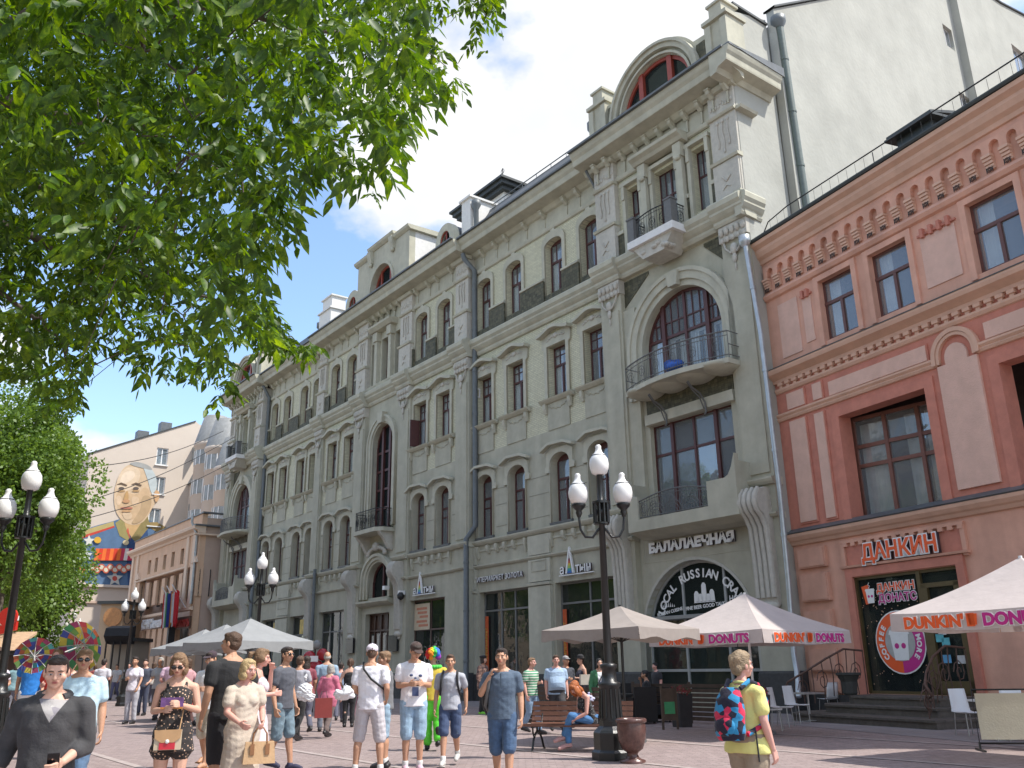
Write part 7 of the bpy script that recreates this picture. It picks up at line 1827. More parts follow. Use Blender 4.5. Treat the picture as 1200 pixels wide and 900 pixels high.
def person(label, pos, face, h, vox=.012, skin='fair', sex='m', build=1.0, arms=('down', 'down'), legs='stand', stride=.24, head=(0, 0), top=None, bottom=None, shoes=None, hair=None, hat=None, glasses=False, lean=0.0, detail=True, belly=0.0, cat='person', extra=None, seated=None, group=None, curl=.8):
    s = h / 1.75; t = thing('person', label, cat, (pos[0], pos[1], pos[2] if len(pos) > 2 else 0), face, group); w = build; b = MB()
    f = sex == 'f'
    SH = .172 if f else .192; HW = .115 if not f else .12
    LE = lean
    def LN(p):  # bend the trunk forward about the hips
        p = Vector(p)
        if p.z > .95: q = Matrix.Rotation(-LE, 3, 'X') @ (p - Vector((0, 0, .95))); return q + Vector((0, 0, .95))
        return p
    neck0, neck1 = LN((0, -.015, 1.44)), LN((0, .01 + .03 * (LE > 0), 1.52)); hc = LN((0, .03, 1.617))
    # trunk
    if f: tr = [((0, 0, .86), .155, .115), ((0, -.005, .93), .175 * w, .125), ((0, 0, 1.02), .145 * w, .105 + belly), ((0, 0, 1.10), .125 * w, .092 + belly), ((0, .01, 1.22), .142 * w, .105), ((0, .005, 1.32), .15, .1), ((0, -.01, 1.40), .135, .075), ((0, -.01, 1.46), .07, .058)]
    else: tr = [((0, 0, .86), .15, .11), ((0, 0, .93), .162 * w, .115), ((0, .0, 1.02), .152 * w, .108 + belly), ((0, 0, 1.12), .15 * w, .105 + belly), ((0, .005, 1.26), .168 * w, .115), ((0, 0, 1.36), .17 * w, .105), ((0, -.01, 1.42), .145, .078), ((0, -.01, 1.47), .07, .06)]
    TR = [(LN((c[0], c[1] + (belly * .6 if .98 < c[2] < 1.15 else 0), c[2])), rx, ry, 0) for c, rx, ry in tr]
    loft(b, TR, 16)
    caps(b, neck0, neck1, .056 if not f else .048, .052 if not f else .045)
    if f:
        for sx in (-1, 1): b.ell(LN((sx * .065, .085, 1.25)), (.06, .05, .06), 10, 7)
    # legs
    hips = [Vector((-HW * .8, 0, .9)), Vector((HW * .8, 0, .9))]
    if seated: K = [Vector(q) for q in seated['knees']]; A = [Vector(q) for q in seated['ankles']]; hips = [Vector((-.09, 0, .9)), Vector((.09, 0, .9))]
    elif legs == 'walk': K = [Vector((-.09, stride * .62, .52)), Vector((.09, -.02, .50))]; A = [Vector((-.085, stride, .09)), Vector((.09, -stride * 1.25, .17))]
    elif legs == 'walk2': K = [Vector((-.09, -.02, .50)), Vector((.09, stride * .62, .52))]; A = [Vector((-.09, -stride * 1.25, .17)), Vector((.085, stride, .09))]
    elif legs == 'wide': K = [Vector((-.15, .02, .49)), Vector((.15, .02, .49))]; A = [Vector((-.18, -.03, .08)), Vector((.18, -.03, .08))]
    elif legs == 'lean': K = [Vector((-.11, .07, .5)), Vector((.1, .0, .49))]; A = [Vector((-.15, .08, .08)), Vector((.09, -.04, .08))]
    else: K = [Vector((-.095, .02, .49)), Vector((.095, .01, .49))]; A = [Vector((-.10, -.02, .08)), Vector((.10, -.03, .08))]
    TW = .082 * w if not f else .085 * w
    for i in (0, 1):
        chain(b, [hips[i], hips[i].lerp(K[i], .5), K[i]], [TW, TW * .88, .056])
        cm_ = K[i].lerp(A[i], .3) + Vector((0, -.015, 0)); chain(b, [K[i], cm_, K[i].lerp(A[i], .7), A[i]], [.053, .057, .042, .036])
        a = A[i]; tdn = -.5 if a.z > .12 else 0
        ft = Vector((0, .17, -.045 + tdn * .08)); chain(b, [a + Vector((0, -.03, -.035)), a + ft * .6 + Vector((0, 0, -.005)), a + ft], [.036, .036, .026])
    # arms and hands
    wr = []
    for i, sx in enumerate((-1, 1)):
        e_, w_ = ARMS[arms[i]] if isinstance(arms[i], str) else arms[i]
        sh = LN((sx * SH, -.01, 1.372)); el_ = LN((sx * e_[0], e_[1], e_[2])); wp = LN((sx * w_[0], w_[1], w_[2]))
        if e_[2] > .95 and w_[2] <= .95: wp = Vector((sx * w_[0], w_[1], w_[2])) + (el_ - Vector((sx * e_[0], e_[1], e_[2])))
        aw = (.046 if not f else .04) * (w * .6 + .4)
        caps(b, LN((sx * SH * .55, -.01, 1.385)), sh, .058, aw * 1.2); caps(b, LN((sx * .03, -.018, 1.475)), LN((sx * SH * .72, -.015, 1.405)), .036, .036); chain(b, [sh, sh.lerp(el_, .45), el_], [aw * 1.22, aw * 1.1, aw * .85]); chain(b, [el_, el_.lerp(wp, .3), wp], [aw * .85, aw * .87, .026])
        d = (wp - el_).normalized(); inw = Vector((-sx, 0, 0)); pn = (inw - d * inw.dot(d)); pn = pn.normalized() if pn.length > .1 else Vector((0, 0, 1)); sd = d.cross(pn)   # pn palm normal, sd across the palm
        if sd.y < 0 and abs(d.z) > .5: sd = -sd
        if abs(d.z) <= .5 and sd.z < 0: sd = -sd
        pc = wp + d * .055
        for q in (-.026, -.009, .009, .026): caps(b, wp + d * .02 + sd * q * .6, wp + d * .085 + sd * q, .015, .0125, 8)
        for q, fl in ((-.031, .055), (-.010, .07), (.011, .075), (.031, .066)):
            k0 = wp + d * .088 + sd * q; k1 = k0 + (d * math.cos(curl * .6) + pn * math.sin(curl * .6)) * fl * .5; k2 = k1 + (d * math.cos(curl * 1.5) + pn * math.sin(curl * 1.5)) * fl * .55
            chain(b, [k0, k1, k2], [.0098, .0088, .0072], 7)
        th0 = wp + d * .03 + sd * .026; th1 = th0 + (d * .6 + sd * .75 + pn * .35).normalized() * .035; th2 = th1 + (d * .9 + pn * .5 + sd * .1).normalized() * .032
        chain(b, [th0, th1, th2], [.014, .0115, .009], 7); wr.append((wp, d, pn))
    # head
    yaw, pit = head
    HR = lambda p: hc + rotv(Vector(p) - Vector((0, -.01, -.06)), yaw, pit) + Vector((0, -.01, -.06))
    Hm = Matrix.Rotation(yaw, 3, 'Z') @ Matrix.Rotation(pit, 3, 'X')
    def hell(c, r, bb=None): (bb or b).ell(HR(c), r, 12, 8, M=Hm)
    hell((0, -.012, .03), (.075, .093, .088)); hell((0, .012, -.02), (.066, .078, .082)); hell((0, .03, -.06), (.05, .052, .045)); hell((0, .058, -.082), (.024, .022, .018))
    hell((0, .07, .028), (.05, .018, .02)); hell((-.045, .05, -.02), (.026, .028, .026)); hell((.045, .05, -.02), (.026, .028, .026))
    caps(b, HR((0, .085, .012)), HR((0, .103, -.022)), .010, .0145, 8); hell((-.011, .094, -.026), (.009, .01, .008)); hell((.011, .094, -.026), (.009, .01, .008))
    hell((0, .082, -.05), (.024, .013, .012))
    for sx in (-1, 1): hell((sx * .076, -.008, -.005), (.011, .02, .032))
    caps(b, neck1, HR((0, -.01, -.05)), .05 if not f else .043, .05)
    b.v = [(x * s, y * s, z * s) for x, y, z in b.v]
    body = remesh(b, 'body', SKIN[skin], vox * (.75 if detail else 1), t, 2 if vox < .01 else 1)
    if detail:
        e = MB()
        for sx in (-1, 1): e.ell(HR((sx * .030, .0775, .004)) * s, (.012 * s, .007 * s, .006 * s), 10, 6, M=Hm)
        for k, (m_, c, r) in enumerate(((EYEW, None, None),)): pass
        for sx in (-1, 1):
            o = MB().ell(HR((sx * .031, .0795, .003)) * s, (.0135 * s, .0075 * s, .0058 * s), 10, 6, M=Hm).build('eye', EYEW, t); MB().ell(HR((sx * .031, .0848, .003)) * s, (.0056 * s, .004 * s, .0054 * s), 8, 5, M=Hm).build('iris', IRIS, o)
            MB().tube([HR((sx * .014, .089, .022)) * s, HR((sx * .032, .089, .0275)) * s, HR((sx * .05, .078, .021)) * s], [.003 * s, .004 * s, .002 * s], 5).build('eyebrow', BROWM, t)
        MB().ell(HR((0, .0905, -.046)) * s, (.021 * s, .007 * s, .0042 * s), 10, 5, M=Hm).ell(HR((0, .0905, -.0535)) * s, (.018 * s, .008 * s, .005 * s), 10, 5, M=Hm).build('mouth', LIP, t)
    if glasses:
        g = MB()
        for sx in (-1, 1): g.ell(HR((sx * .034, .094, .004)) * s, (.028 * s, .008 * s, .021 * s), 12, 7, M=Hm); g.tube([HR((sx * .06, .086, .01)) * s, HR((sx * .08, .0, .008)) * s], .003 * s, 5)
        g.tube([HR((-.012, .1, .01)) * s, HR((.012, .1, .01)) * s], .003 * s, 5); g.build('sunglasses', SHADES, t)
    # hair
    if hair:
        st, hm = hair; q = MB()
        def H(c, r): q.ell(HR(c) * s, tuple(k * s for k in r), 14, 9, M=Hm)
        if st in ('short', 'crop'):
            k = 0 if st == 'short' else -.006
            H((0, -.022, .048), (.083 + k, .098 + k, .082 + k)); H((0, -.045, -.005), (.074 + k, .064 + k, .07)); H((0, .03, .088 + k), (.066, .052, .034))
            for sx in (-1, 1): H((sx * .062, -.012, .03), (.019 + k * .5, .045, .045))
        if st == 'fluffy':
            H((0, -.03, .052), (.094, .106, .092)); H((0, -.062, -.015), (.084, .062, .082)); H((0, .035, .098), (.07, .055, .038))
            for sx in (-1, 1): H((sx * .072, -.012, .012), (.026, .056, .062)); H((sx * .04, -.08, .07), (.05, .045, .05))
        if st in ('bob', 'long', 'tail'):
            H((0, -.022, .045), (.088, .098, .085)); H((0, .03, .092), (.06, .04, .026)); H((0, -.052, -.01), (.085, .06, .08))
            for sx in (-1, 1): H((sx * .07, -.008, .0), (.025, .056, .07))
            if st == 'bob':
                for sx in (-1, 1): H((sx * .068, .005, -.065), (.034, .058, .055))
                H((0, -.06, -.07), (.082, .052, .07))
            if st == 'long':
                for sx in (-1, 1): H((sx * .07, .012, -.08), (.03, .045, .09))
                H((0, -.07, -.11), (.085, .045, .13))
            if st == 'tail': q.tube([HR((0, -.1, .06)) * s, HR((0, -.16, .04)) * s, HR((0, -.17, -.06)) * s, HR((0, -.14, -.16)) * s], [.02 * s, .034 * s, .03 * s, .008 * s], 10)
        if st == 'fringe':
            for k in range(2): H((0, -.05, -.1), (.09, .05, .14))
            H((0, -.022, .045), (.088, .1, .085)); H((0, .05, .06), (.07, .045, .05))
            for sx in (-1, 1): H((sx * .072, .04, -.06), (.032, .06, .13))
        if st == 'rim':
            H((0, -.04, -.01), (.08, .065, .055))
            for sx in (-1, 1): H((sx * .068, -.02, .005), (.016, .05, .04))
        if st == 'wig':
            cols = [(.6, .02, .02), (.75, .25, .02), (.7, .6, .03), (.05, .45, .08), (.04, .15, .6), (.3, .04, .4)]
            for k, c in enumerate(cols):
                ww = MB()
                for a in range(64):
                    z_ = 1 - 2 * (a + .5) / 64; g_ = a * 2.39996; rr_ = math.sqrt(1 - z_ * z_); v_ = Vector((rr_ * math.cos(g_), rr_ * math.sin(g_), z_))
                    if (v_.z > -.35 and v_.y < .55) and int((v_.x + 1) * 2.999) == k: ww.ell(HR(v_ * .115 + Vector((0, -.03, .045))) * s, (.045 * s, .045 * s, .045 * s), 7, 5)
                if ww.v: remesh(ww, 'wig_lock', mat('wig_%d' % k, c, .9, .2, 20, .8, 60), .012, t, 1, .02, k)
        if q.v: remesh(q, 'hair', hm, .006 if vox < .012 else .009, t, 3, .013 if st == 'fluffy' else .006 if st not in ('crop',) else .003, int(h * 100))
    if hat:
        st, hm = hat; q = MB()
        if st in ('cap', 'capback'):
            sg_ = 1 if st == 'cap' else -1
            q.ell(HR((0, -.012, .06)) * s, (.087 * s, .1 * s, .072 * s), 16, 9, M=Hm)
            q.ell(HR((0, sg_ * .115 - .01, .052)) * s, (.068 * s, .062 * s, .009 * s), 16, 6, M=Hm @ Matrix.Rotation(R(-8) * sg_, 3, 'X')); q.ell(HR((0, -.01, .132)) * s, (.01 * s, .01 * s, .008 * s), 6, 4)
        if st == 'beret': q.ell(HR((.015, -.02, .095)) * s, (.115 * s, .12 * s, .042 * s), 16, 8, M=Hm); q.ell(HR((0, -.012, .055)) * s, (.084 * s, .1 * s, .05 * s), 14, 8, M=Hm)
        if st == 'brim': q.ell(HR((0, -.01, .06)) * s, (.15 * s, .16 * s, .012 * s), 18, 6, M=Hm); q.ell(HR((0, -.01, .1)) * s, (.082 * s, .095 * s, .07 * s), 14, 8, M=Hm)
        q.build('hat', hm, t)
    # clothes -----------------------------------------------------------------
    vx = max(vox, .009)
    def garment(name, m_, rings=None, sleeves=None, legs_=None, grow=.014, wr_=.006, seed=1):
        q = MB()
        if rings:
            rr = [(Vector(c) if not isinstance(c, Vector) else c, rx, ry, 0) for c, rx, ry in rings]; loft(q, rr, 18)
            if f and len(rings) > 5:
                for sx in (-1, 1): q.ell(LN((sx * .062, .088, 1.25)), (.075, .062, .075), 12, 8)
        if sleeves is not None:
            for i, sx in enumerate((-1, 1)):
                e_, w_ = ARMS[arms[i]] if isinstance(arms[i], str) else arms[i]
                sh = LN((sx * SH, -.01, 1.372)); el_ = LN((sx * e_[0], e_[1], e_[2])); wp = wr[i][0]
                aw = (.046 if not f else .04) * (w * .6 + .4)
                caps(q, LN((sx * .07, -.01, 1.385)), sh, .068, aw * 1.15 + grow, 12); caps(q, LN((sx * .055, -.018, 1.452)), LN((sx * SH * .8, -.012, 1.40)), .034, .04 + grow * .5, 10)
                if sleeves <= 1: caps(q, sh, sh.lerp(el_, sleeves), aw * 1.18 + grow, aw * 1.1 + grow * 1.2, 12)
                else: chain(q, [sh, el_, el_.lerp(wp, sleeves - 1)], [aw * 1.25 + grow, aw * 1.0 + grow, .036 + grow * .6], 12)
        if legs_ is not None:
            fr, ext, rk = legs_
            for i in (0, 1):
                if fr <= 1: caps(q, hips[i], hips[i].lerp(K[i], fr), TW + grow, rk, 12)
                else: chain(q, [hips[i], K[i].lerp(hips[i], .5), K[i], K[i].lerp(A[i], fr - 1)], [TW + grow, TW * .95 + grow, .062 + grow, rk], 12)
        q.v = [(x * s, y * s, z * s) for x, y, z in q.v]
        return remesh(q, name, m_, vx, t, 3, wr_, seed)
    sd_ = int(h * 1000) + int(pos[0] * 10)
    if bottom:
        kind, m_ = bottom
        hipr = [((0, 0, .83), .12, .10), ((0, 0, .88), (.172 if not f else .17) * w, .13), ((0, 0, .96), (.172 if not f else .172) * w, .128 + belly * .6), ((0, belly * .5, 1.03), .16 * w, .118 + belly)]
        if kind == 'shorts': garment('shorts', m_, hipr, None, (1.0, 0, .088), .022, .008, sd_)
        elif kind == 'shortshorts': garment('shorts', m_, hipr, None, (.5, 0, .105), .014, .005, sd_)
        elif kind == 'trousers': garment('trousers', m_, hipr, None, (1.9, 0, .062), .012, .008, sd_)
        elif kind == 'loose': garment('trousers', m_, hipr, None, (1.85, 0, .085), .03, .012, sd_)
        elif kind == 'skirt': garment('skirt', m_, [((0, 0, .42), .24, .2), ((0, 0, .6), .225, .18), ((0, 0, .8), .2, .16), ((0, 0, .95), .18 * w, .135), ((0, 0, 1.05), .15 * w, .115)], None, None, 0, .01, sd_)
    if top:
        kind, m_ = top; k = .018
        g = [(LN((c[0], c[1] + (belly * .6 if .98 < c[2] < 1.15 else 0), c[2])), rx + k, ry + k) for c, rx, ry in tr]
        lo = [((0, 0, .86), g[1][1] + .006, g[1][2] + .006)] if kind not in ('crop',) else []
        body_r = lo + g[1:-1]
        if kind in ('tee', 'polo', 'hoodie', 'shirt'): body_r = body_r + [(LN((0, -.012, 1.445)), .09, .07)]
        if kind == 'tee': o = garment('shirt', m_, body_r, .56, None, .016, .007, sd_)
        elif kind == 'polo':
            o = garment('shirt', m_, body_r, .6, None, .016, .007, sd_); cc = MB(); n0 = LN((0, -.005, 1.47)) * s
            cc.tube([n0 + Vector((.068 * s * math.cos(a), .062 * s * math.sin(a), (-.012 - .018 * math.sin(a)) * s)) for a in [R(100 + 340 * i_ / 14) for i_ in range(15)]], .013 * s, 7); cc.build('collar', m_, t)
        elif kind == 'shirt': o = garment('shirt', m_, body_r, 1.85, None, .018, .008, sd_)
        elif kind == 'hoodie':
            body_r = [(c, rx + .01, ry + .02) for c, rx, ry in body_r[:-2]] + body_r[-2:]
            o = garment('hoodie', m_, body_r, 1.4, None, .024, .016, sd_); cc = MB(); n0 = LN((0, -.03, 1.46)) * s
            cc.tube([n0 + Vector((.095 * s * math.cos(a), .075 * s * math.sin(a), (-.02 * math.sin(a)) * s)) for a in [R(130 + 280 * i_ / 14) for i_ in range(15)]], .03 * s, 8); cc.build('hood', m_, t)
        elif kind == 'tank': o = garment('top', m_, body_r[:-1] + [(LN((0, -.01, 1.39)), .105, .08)], None, None, 0, .006, sd_)
        elif kind == 'cardigan': o = garment('cardigan', m_, [(c, rx + .015, ry + .015) for c, rx, ry in body_r], 1.85, None, .022, .009, sd_)
        elif kind == 'jacketlong': o = garment('jacket', m_, [((0, 0, .72), .215, .16)] + [(c, rx + .02, ry + .02) for c, rx, ry in body_r], 1.8, None, .03, .01, sd_)
        elif kind == 'romper':
            o = garment('romper', m_, [((0, 0, .74), .225, .165), ((0, 0, .84), .205, .15)] + g[1:6] + [(LN((0, .0, 1.385)), .11, .085)], None, (.36, 0, .118), .02, .008, sd_)
            for sx in (-1, 1): MB().tube([LN((sx * .085, .085, 1.33)) * s, LN((sx * .095, .03, 1.42)) * s, LN((sx * .085, -.05, 1.425)) * s, LN((sx * .08, -.1, 1.33)) * s], .016 * s, 7).build('strap', m_, t)
        elif kind == 'dress': o = garment('dress', m_, [((0, 0, .46), .235, .20), ((0, 0, .62), .22, .185), ((0, 0, .80), .205, .165)] + g[1:-1] + [(LN((0, -.01, 1.43)), .1, .075)], .55, None, .02, .011, sd_)
        elif kind == 'sundress': o = garment('dress', m_, [((0, 0, .56), .22, .19), ((0, 0, .80), .2, .16)] + g[1:6] + [(LN((0, .0, 1.38)), .105, .08)], None, None, 0, .009, sd_)
    if shoes:
        kind, m_ = shoes
        for i in (0, 1):
            a = A[i]; q = MB(); tdn = -.5 if a.z > .12 else 0
            ft = Vector((0, .17, -.045 + tdn * .08)); k = .0
            if kind == 'sandal':
                q.obox((a + Vector((0, .075, -.072))) * s, (.043 * s, 0, 0), (0, .13 * s, tdn * .03 * s), (0, 0, .008 * s)); q.tube([(a + Vector((-.036, .09, -.05))) * s, (a + Vector((0, .1, -.015))) * s, (a + Vector((.036, .09, -.05))) * s], .007 * s, 6); q.tube([(a + Vector((-.036, -.02, -.04))) * s, (a + Vector((0, .03, .0))) * s, (a + Vector((.036, -.02, -.04))) * s], .006 * s, 6); q.build('sandal', m_, t); continue
            chain(q, [a + Vector((0, -.035, -.035)), a + ft * .6 + Vector((0, 0, -.004)), a + ft + Vector((0, .02, 0))], [.046, .047, .034], 12)
            if kind == 'boot': caps(q, a + Vector((0, -.01, -.02)), a + Vector((0, -.005, .2)), .05, .056, 12)
            else: caps(q, a + Vector((0, -.01, -.03)), a + Vector((0, -.005, .01)), .045, .044, 12)
            q.v = [(x * s, y * s, max(z, .012 if a.z < .12 else -1) * s) for x, y, z in q.v]
            so_ = remesh(q, 'shoe', m_, .008, t, 2)
            MB().ell((a + Vector((0, .07, -.068))) * s, (.047 * s, .145 * s, .012 * s), 14, 6).build('sole', mat('pale_rubber_sole', (.5, .48, .45), .7) if kind == 'sneaker' else mat('dark_rubber_sole', (.03, .03, .03), .7), so_)
        if kind == 'sneaker' and bottom and 'short' in bottom[0]:
            for i in (0, 1): q = MB(); caps(q, A[i] * s, (A[i].lerp(K[i], .13)) * s, .043 * s, .045 * s, 12); q.build('sock', mat('white_sock', (.65, .65, .63), .9), t)
    t['_s'] = s
    return t, wr, s, HR, LN
def plastic_bag(label, q, m_, parts, seed=1):
    t = thing('carrier_bag', label, 'bag', q); b = MB()
    for c, r in parts: b.ell(c, r, 12, 8)
    b.ell((0, 0, parts[0][1][2] * 1.0), (.03, .02, .07), 8, 6)
    remesh(b, 'bag_body', m_, .011, t, 1, .045, seed); return t
def pos_at(x, yh, D, h=None):
    D *= 1.13 if D < 16 else 1.05
    p = at(x, yh, D); return (p.x, p.y, 0), (h or p.z)
def hand_world(t, s, wr, i, off=(0, 0, 0), d=.08):
    p, dd, pn = wr[i]; q = (p + dd * d + pn * .02 + Vector(off)) * s
    return Matrix.Translation(t.location) @ Matrix.Rotation(t.rotation_euler.z, 4, 'Z') @ q
H_ = {'brown': mat('brown_hair', (.09, .05, .03), .6, .3, 30, .7, 90), 'dark': mat('dark_brown_hair', (.035, .022, .016), .5, .3, 30, .7, 90), 'blond': mat('blond_hair', (.50, .36, .18), .55, .3, 30, .7, 90), 'ash': mat('ash_blond_hair', (.28, .20, .12), .6, .4, 30, .8, 90), 'ginger': mat('ginger_hair', (.42, .12, .03), .5, .3, 30, .7, 90), 'grey': mat('grey_hair', (.38, .36, .33), .7, .2, 30, .7, 90), 'light': mat('light_brown_hair', (.22, .13, .07), .6, .3, 30, .7, 90), 'black': mat('black_hair', (.012, .011, .012), .4, .3, 30, .7, 90)}
FACE_CAM = PI      # facing -y, towards the camera
BACK = 0.0
# helper: facing towards image right is -90 deg, image left is +90 deg
DENIM = cloth('mid_blue_denim', (.10, .17, .28), var=.25); LDEN = cloth('light_washed_denim', (.28, .40, .52), var=.3); NAVYS = cloth('navy_shorts_cloth', (.045, .07, .14))
WHT = cloth('white_cotton', (.74, .74, .76), var=.04); BLKC = cloth('black_cotton', (.018, .018, .02))
SH_B = mat('dark_leather_shoe', (.02, .018, .02), .45, .1); SH_W = mat('off_white_trainer', (.5, .48, .45), .6, .1); SH_T = mat('tan_leather', (.34, .16, .06), .5, .1)
PH = mat('black_phone', (.01, .01, .012), .15, .05)

# 1 youth in black hoodie, very near at the left
p_, h_ = pos_at(70, 765, 5.4); a = person('young man in black hoodie looking at his phone, nearest person at lower left', p_, PI + R(20), h_, .007, 'fair', 'm', 1.02, ('holdlow', ((.26, -.06, 1.13), (.30, .02, .90))), 'walk', head=(R(4), R(-10)), top=('hoodie', cloth('black_fleece', (.045, .043, .045), var=.35)), bottom=('shorts', pattern_mat('grey_camouflage', (.22, .22, .20), 'patch', (.10, .10, .09), (.33, .33, .31))), shoes=('sneaker', SH_B), hair=('crop', H_['dark']))
k_ = a[2]; repaint(a[0], 'hoodie', pattern_mat('pale_plaid', (.34, .32, .31), 'patch', (.24, .22, .24), (.40, .38, .36)), lambda x, y, z: y > 0 and 1.2 * k_ < z < 1.47 * k_ and abs(x + .01) < (z - 1.29 * k_) * .62, [((-.01, 0, 1.29 * k_), (1, 0, -.62)), ((-.01, 0, 1.29 * k_), (-1, 0, -.62))])
q = hand_world(a[0], a[2], a[1], 0, (0, 0, .02)); t = thing('smartphone', 'black smartphone held by the youth in the black hoodie', 'phone', q, PI + R(20)); MB().box(-.035, .035, -.005, .005, -.07, .07).build('case', PH, t).rotation_euler = (R(-25), 0, 0)
# 2 man in pale blue tee and jeans
p_, h_ = pos_at(101, 759, 9.0); a = person('heavy man in pale blue T-shirt, jeans and sunglasses walking towards the camera', p_, PI + R(22), h_, .010, 'tan', 'm', 1.15, ('down', 'swingb'), 'walk', .16, top=('tee', cloth('pale_blue_cotton', (.50, .68, .78))), bottom=('trousers', DENIM), shoes=('shoe', SH_B), hair=('short', H_['light']), glasses=True, belly=.03)
# 3 man in bright blue tee, white shorts
p_, h_ = pos_at(43, 757, 20); person('bald man in a bright blue T-shirt and white shorts walking at the far left', p_, PI + R(20), h_, .013, 'tan', 'm', 1.05, ('swingf', 'swingb'), 'walk', .2, top=('tee', cloth('royal_blue_cotton', (.02, .19, .58))), bottom=('shorts', WHT), shoes=('sneaker', SH_W), hair=('rim', H_['grey']), detail=False)
# 5 woman in floral romper reading a leaflet
p_, h_ = pos_at(212, 763, 8.6); a = person('woman in black floral romper and sunglasses reading a leaflet', p_, PI + R(14), h_, .009, 'fair', 'f', 1.08, ('read', 'hold'), 'stand', head=(R(-4), R(-22)), top=('romper', pattern_mat('black_floral_print', (.025, .02, .02), 'dots', (.55, .36, .25))), shoes=('sandal', SH_T), hair=('bob', H_['light']), glasses=True)
q = (hand_world(a[0], a[2], a[1], 0) + hand_world(a[0], a[2], a[1], 1)) / 2; t = thing('leaflet', 'purple and orange leaflet held open by the woman in the floral romper', 'leaflet', q + Vector((0, 0, .03)), PI + R(8)); MB().box(-.11, .11, -.003, .003, -.05, .06).build('page', mat('purple_print', (.16, .07, .22), .5, .5, 12), t); MB().box(-.11, .11, .003, .004, -.05, -.03).build('orange_band', mat('orange_print', (.5, .2, .05), .5, .2), t)
t = thing('handbag', 'small red and cream handbag on the hip of the woman in the floral romper', 'handbag', Matrix.Translation(a[0].location) @ Matrix.Rotation(PI + R(14), 4, 'Z') @ Vector((.02, .215, .84)), PI + R(14))
MB().box(-.125, .125, -.045, .045, -.09, .085).build('body', mat('cream_leather', (.55, .45, .32), .5, .1), t); MB().exy([(-.13, .1), (.13, .1), (.12, .02), (.06, -.02), (-.06, -.02), (-.12, .02)], .046, .056).build('flap', mat('tan_flap_leather', (.50, .30, .15), .5, .1), t); MB().box(-.075, .075, .046, .053, -.085, -.02).build('red_panel', mat('red_leather', (.55, .03, .05), .4, .1), t); MB().ell((0, .06, -.01), (.02, .008, .02), 10, 6).build('clasp', WHITE, t)
MB().tube([(-.1, .0, .09), (-.12, -.1, .35), (-.06, -.2, .6), (.02, -.24, .62)], .006, 5).build('strap', mat('tan_flap_leather', (.5, .3, .15)), t)
# 6 blond woman, beige dress, handbag
p_, h_ = pos_at(290, 771, 9.3); a = person('blond woman in a beige embroidered dress turning right, holding a tan handbag', p_, PI + R(38), h_, .009, 'pink', 'f', 1.2, ('bag', 'bag'), 'stand', head=(R(20), R(-12)), top=('dress', cloth('beige_linen', (.52, .44, .36), var=.08)), shoes=('shoe', SH_T), hair=('bob', H_['blond']), belly=.02)
q = hand_world(a[0], a[2], a[1], 0, (0, 0, -.03)); t = thing('handbag', 'tan leather tote bag carried by the blond woman in beige', 'handbag', (q.x, q.y, q.z), PI + R(20)); TANL = mat('tan_tote_leather', (.50, .32, .17), .5, .12, 6, .2, 40)
MB().add([(-.17, -.06, -.36), (.17, -.06, -.36), (.17, .06, -.36), (-.17, .06, -.36), (-.15, -.035, -.14), (.15, -.035, -.14), (.15, .035, -.14), (-.15, .035, -.14)], [(3, 2, 1, 0), (4, 5, 6, 7), (0, 1, 5, 4), (1, 2, 6, 5), (2, 3, 7, 6), (3, 0, 4, 7)]).build('body', TANL, t)
for y in (-.04, .04): MB().tube([(-.08, y, -.2), (-.07, y * .8, -.06), (-.03, y * .3, .0), (.03, y * .3, .0), (.07, y * .8, -.06), (.08, y, -.2)], .008, 6).build('handle', mat('brown_handle_leather', (.26, .12, .05), .5), t)
for x in (-.08, .08): MB().box(x - .022, x + .022, .045, .062, -.27, -.16).build('handle_tab', mat('brown_handle_leather', (.26, .12, .05)), t)
# 7 white polo man with sandals
p_, h_ = pos_at(250, 762, 13.6); a = person('man in a white polo shirt, beige shorts, dark cap and brown sandals eating', p_, PI - R(10), h_, .010, 'tan', 'm', 1.05, ('hold', 'hold'), 'walk', .14, head=(R(-6), R(-12)), top=('polo', WHT), bottom=('shorts', cloth('beige_cargo_cotton', (.52, .47, .38))), shoes=('sandal', SH_T), hair=('crop', H_['dark']), hat=('cap', cloth('dark_plum_cap', (.05, .03, .04))))
# 8 tall man in black behind
p_, h_ = pos_at(274, 739, 9.6); person('tall bearded man in a black T-shirt seen from behind the blond woman', p_, PI - R(140), h_, .010, 'tan', 'm', 1.1, ('down', 'bent'), 'stand', head=(R(40), 0), top=('tee', BLKC), bottom=('shorts', cloth('black_shorts_cloth', (.02, .02, .025))), shoes=('sneaker', SH_B), hair=('short', H_['brown']))
# 9 girl with ponytail
p_, h_ = pos_at(305, 759, 11.2); person('young woman with a ponytail and white dress eating in profile', p_, -R(82), h_, .010, 'pink', 'f', .95, ('face', 'hold'), 'stand', head=(0, R(-8)), top=('sundress', cloth('white_pink_dress', (.66, .58, .62))), shoes=('sandal', SH_T), hair=('tail', H_['light']))
# 10 man in dark grey tee
p_, h_ = pos_at(336, 757, 13.0); person('young man in a charcoal T-shirt, denim shorts and sunglasses turned to the right', p_, -R(112), h_, .010, 'tan', 'm', 1.0, ('down', 'down'), 'walk', .12, head=(R(-12), R(4)), top=('tee', cloth('charcoal_cotton', (.085, .09, .11))), bottom=('shorts', cloth('faded_dark_denim', (.16, .23, .28), var=.25)), shoes=('shoe', mat('navy_canvas_shoe', (.04, .04, .08), .7)), hair=('short', H_['dark']), glasses=True)
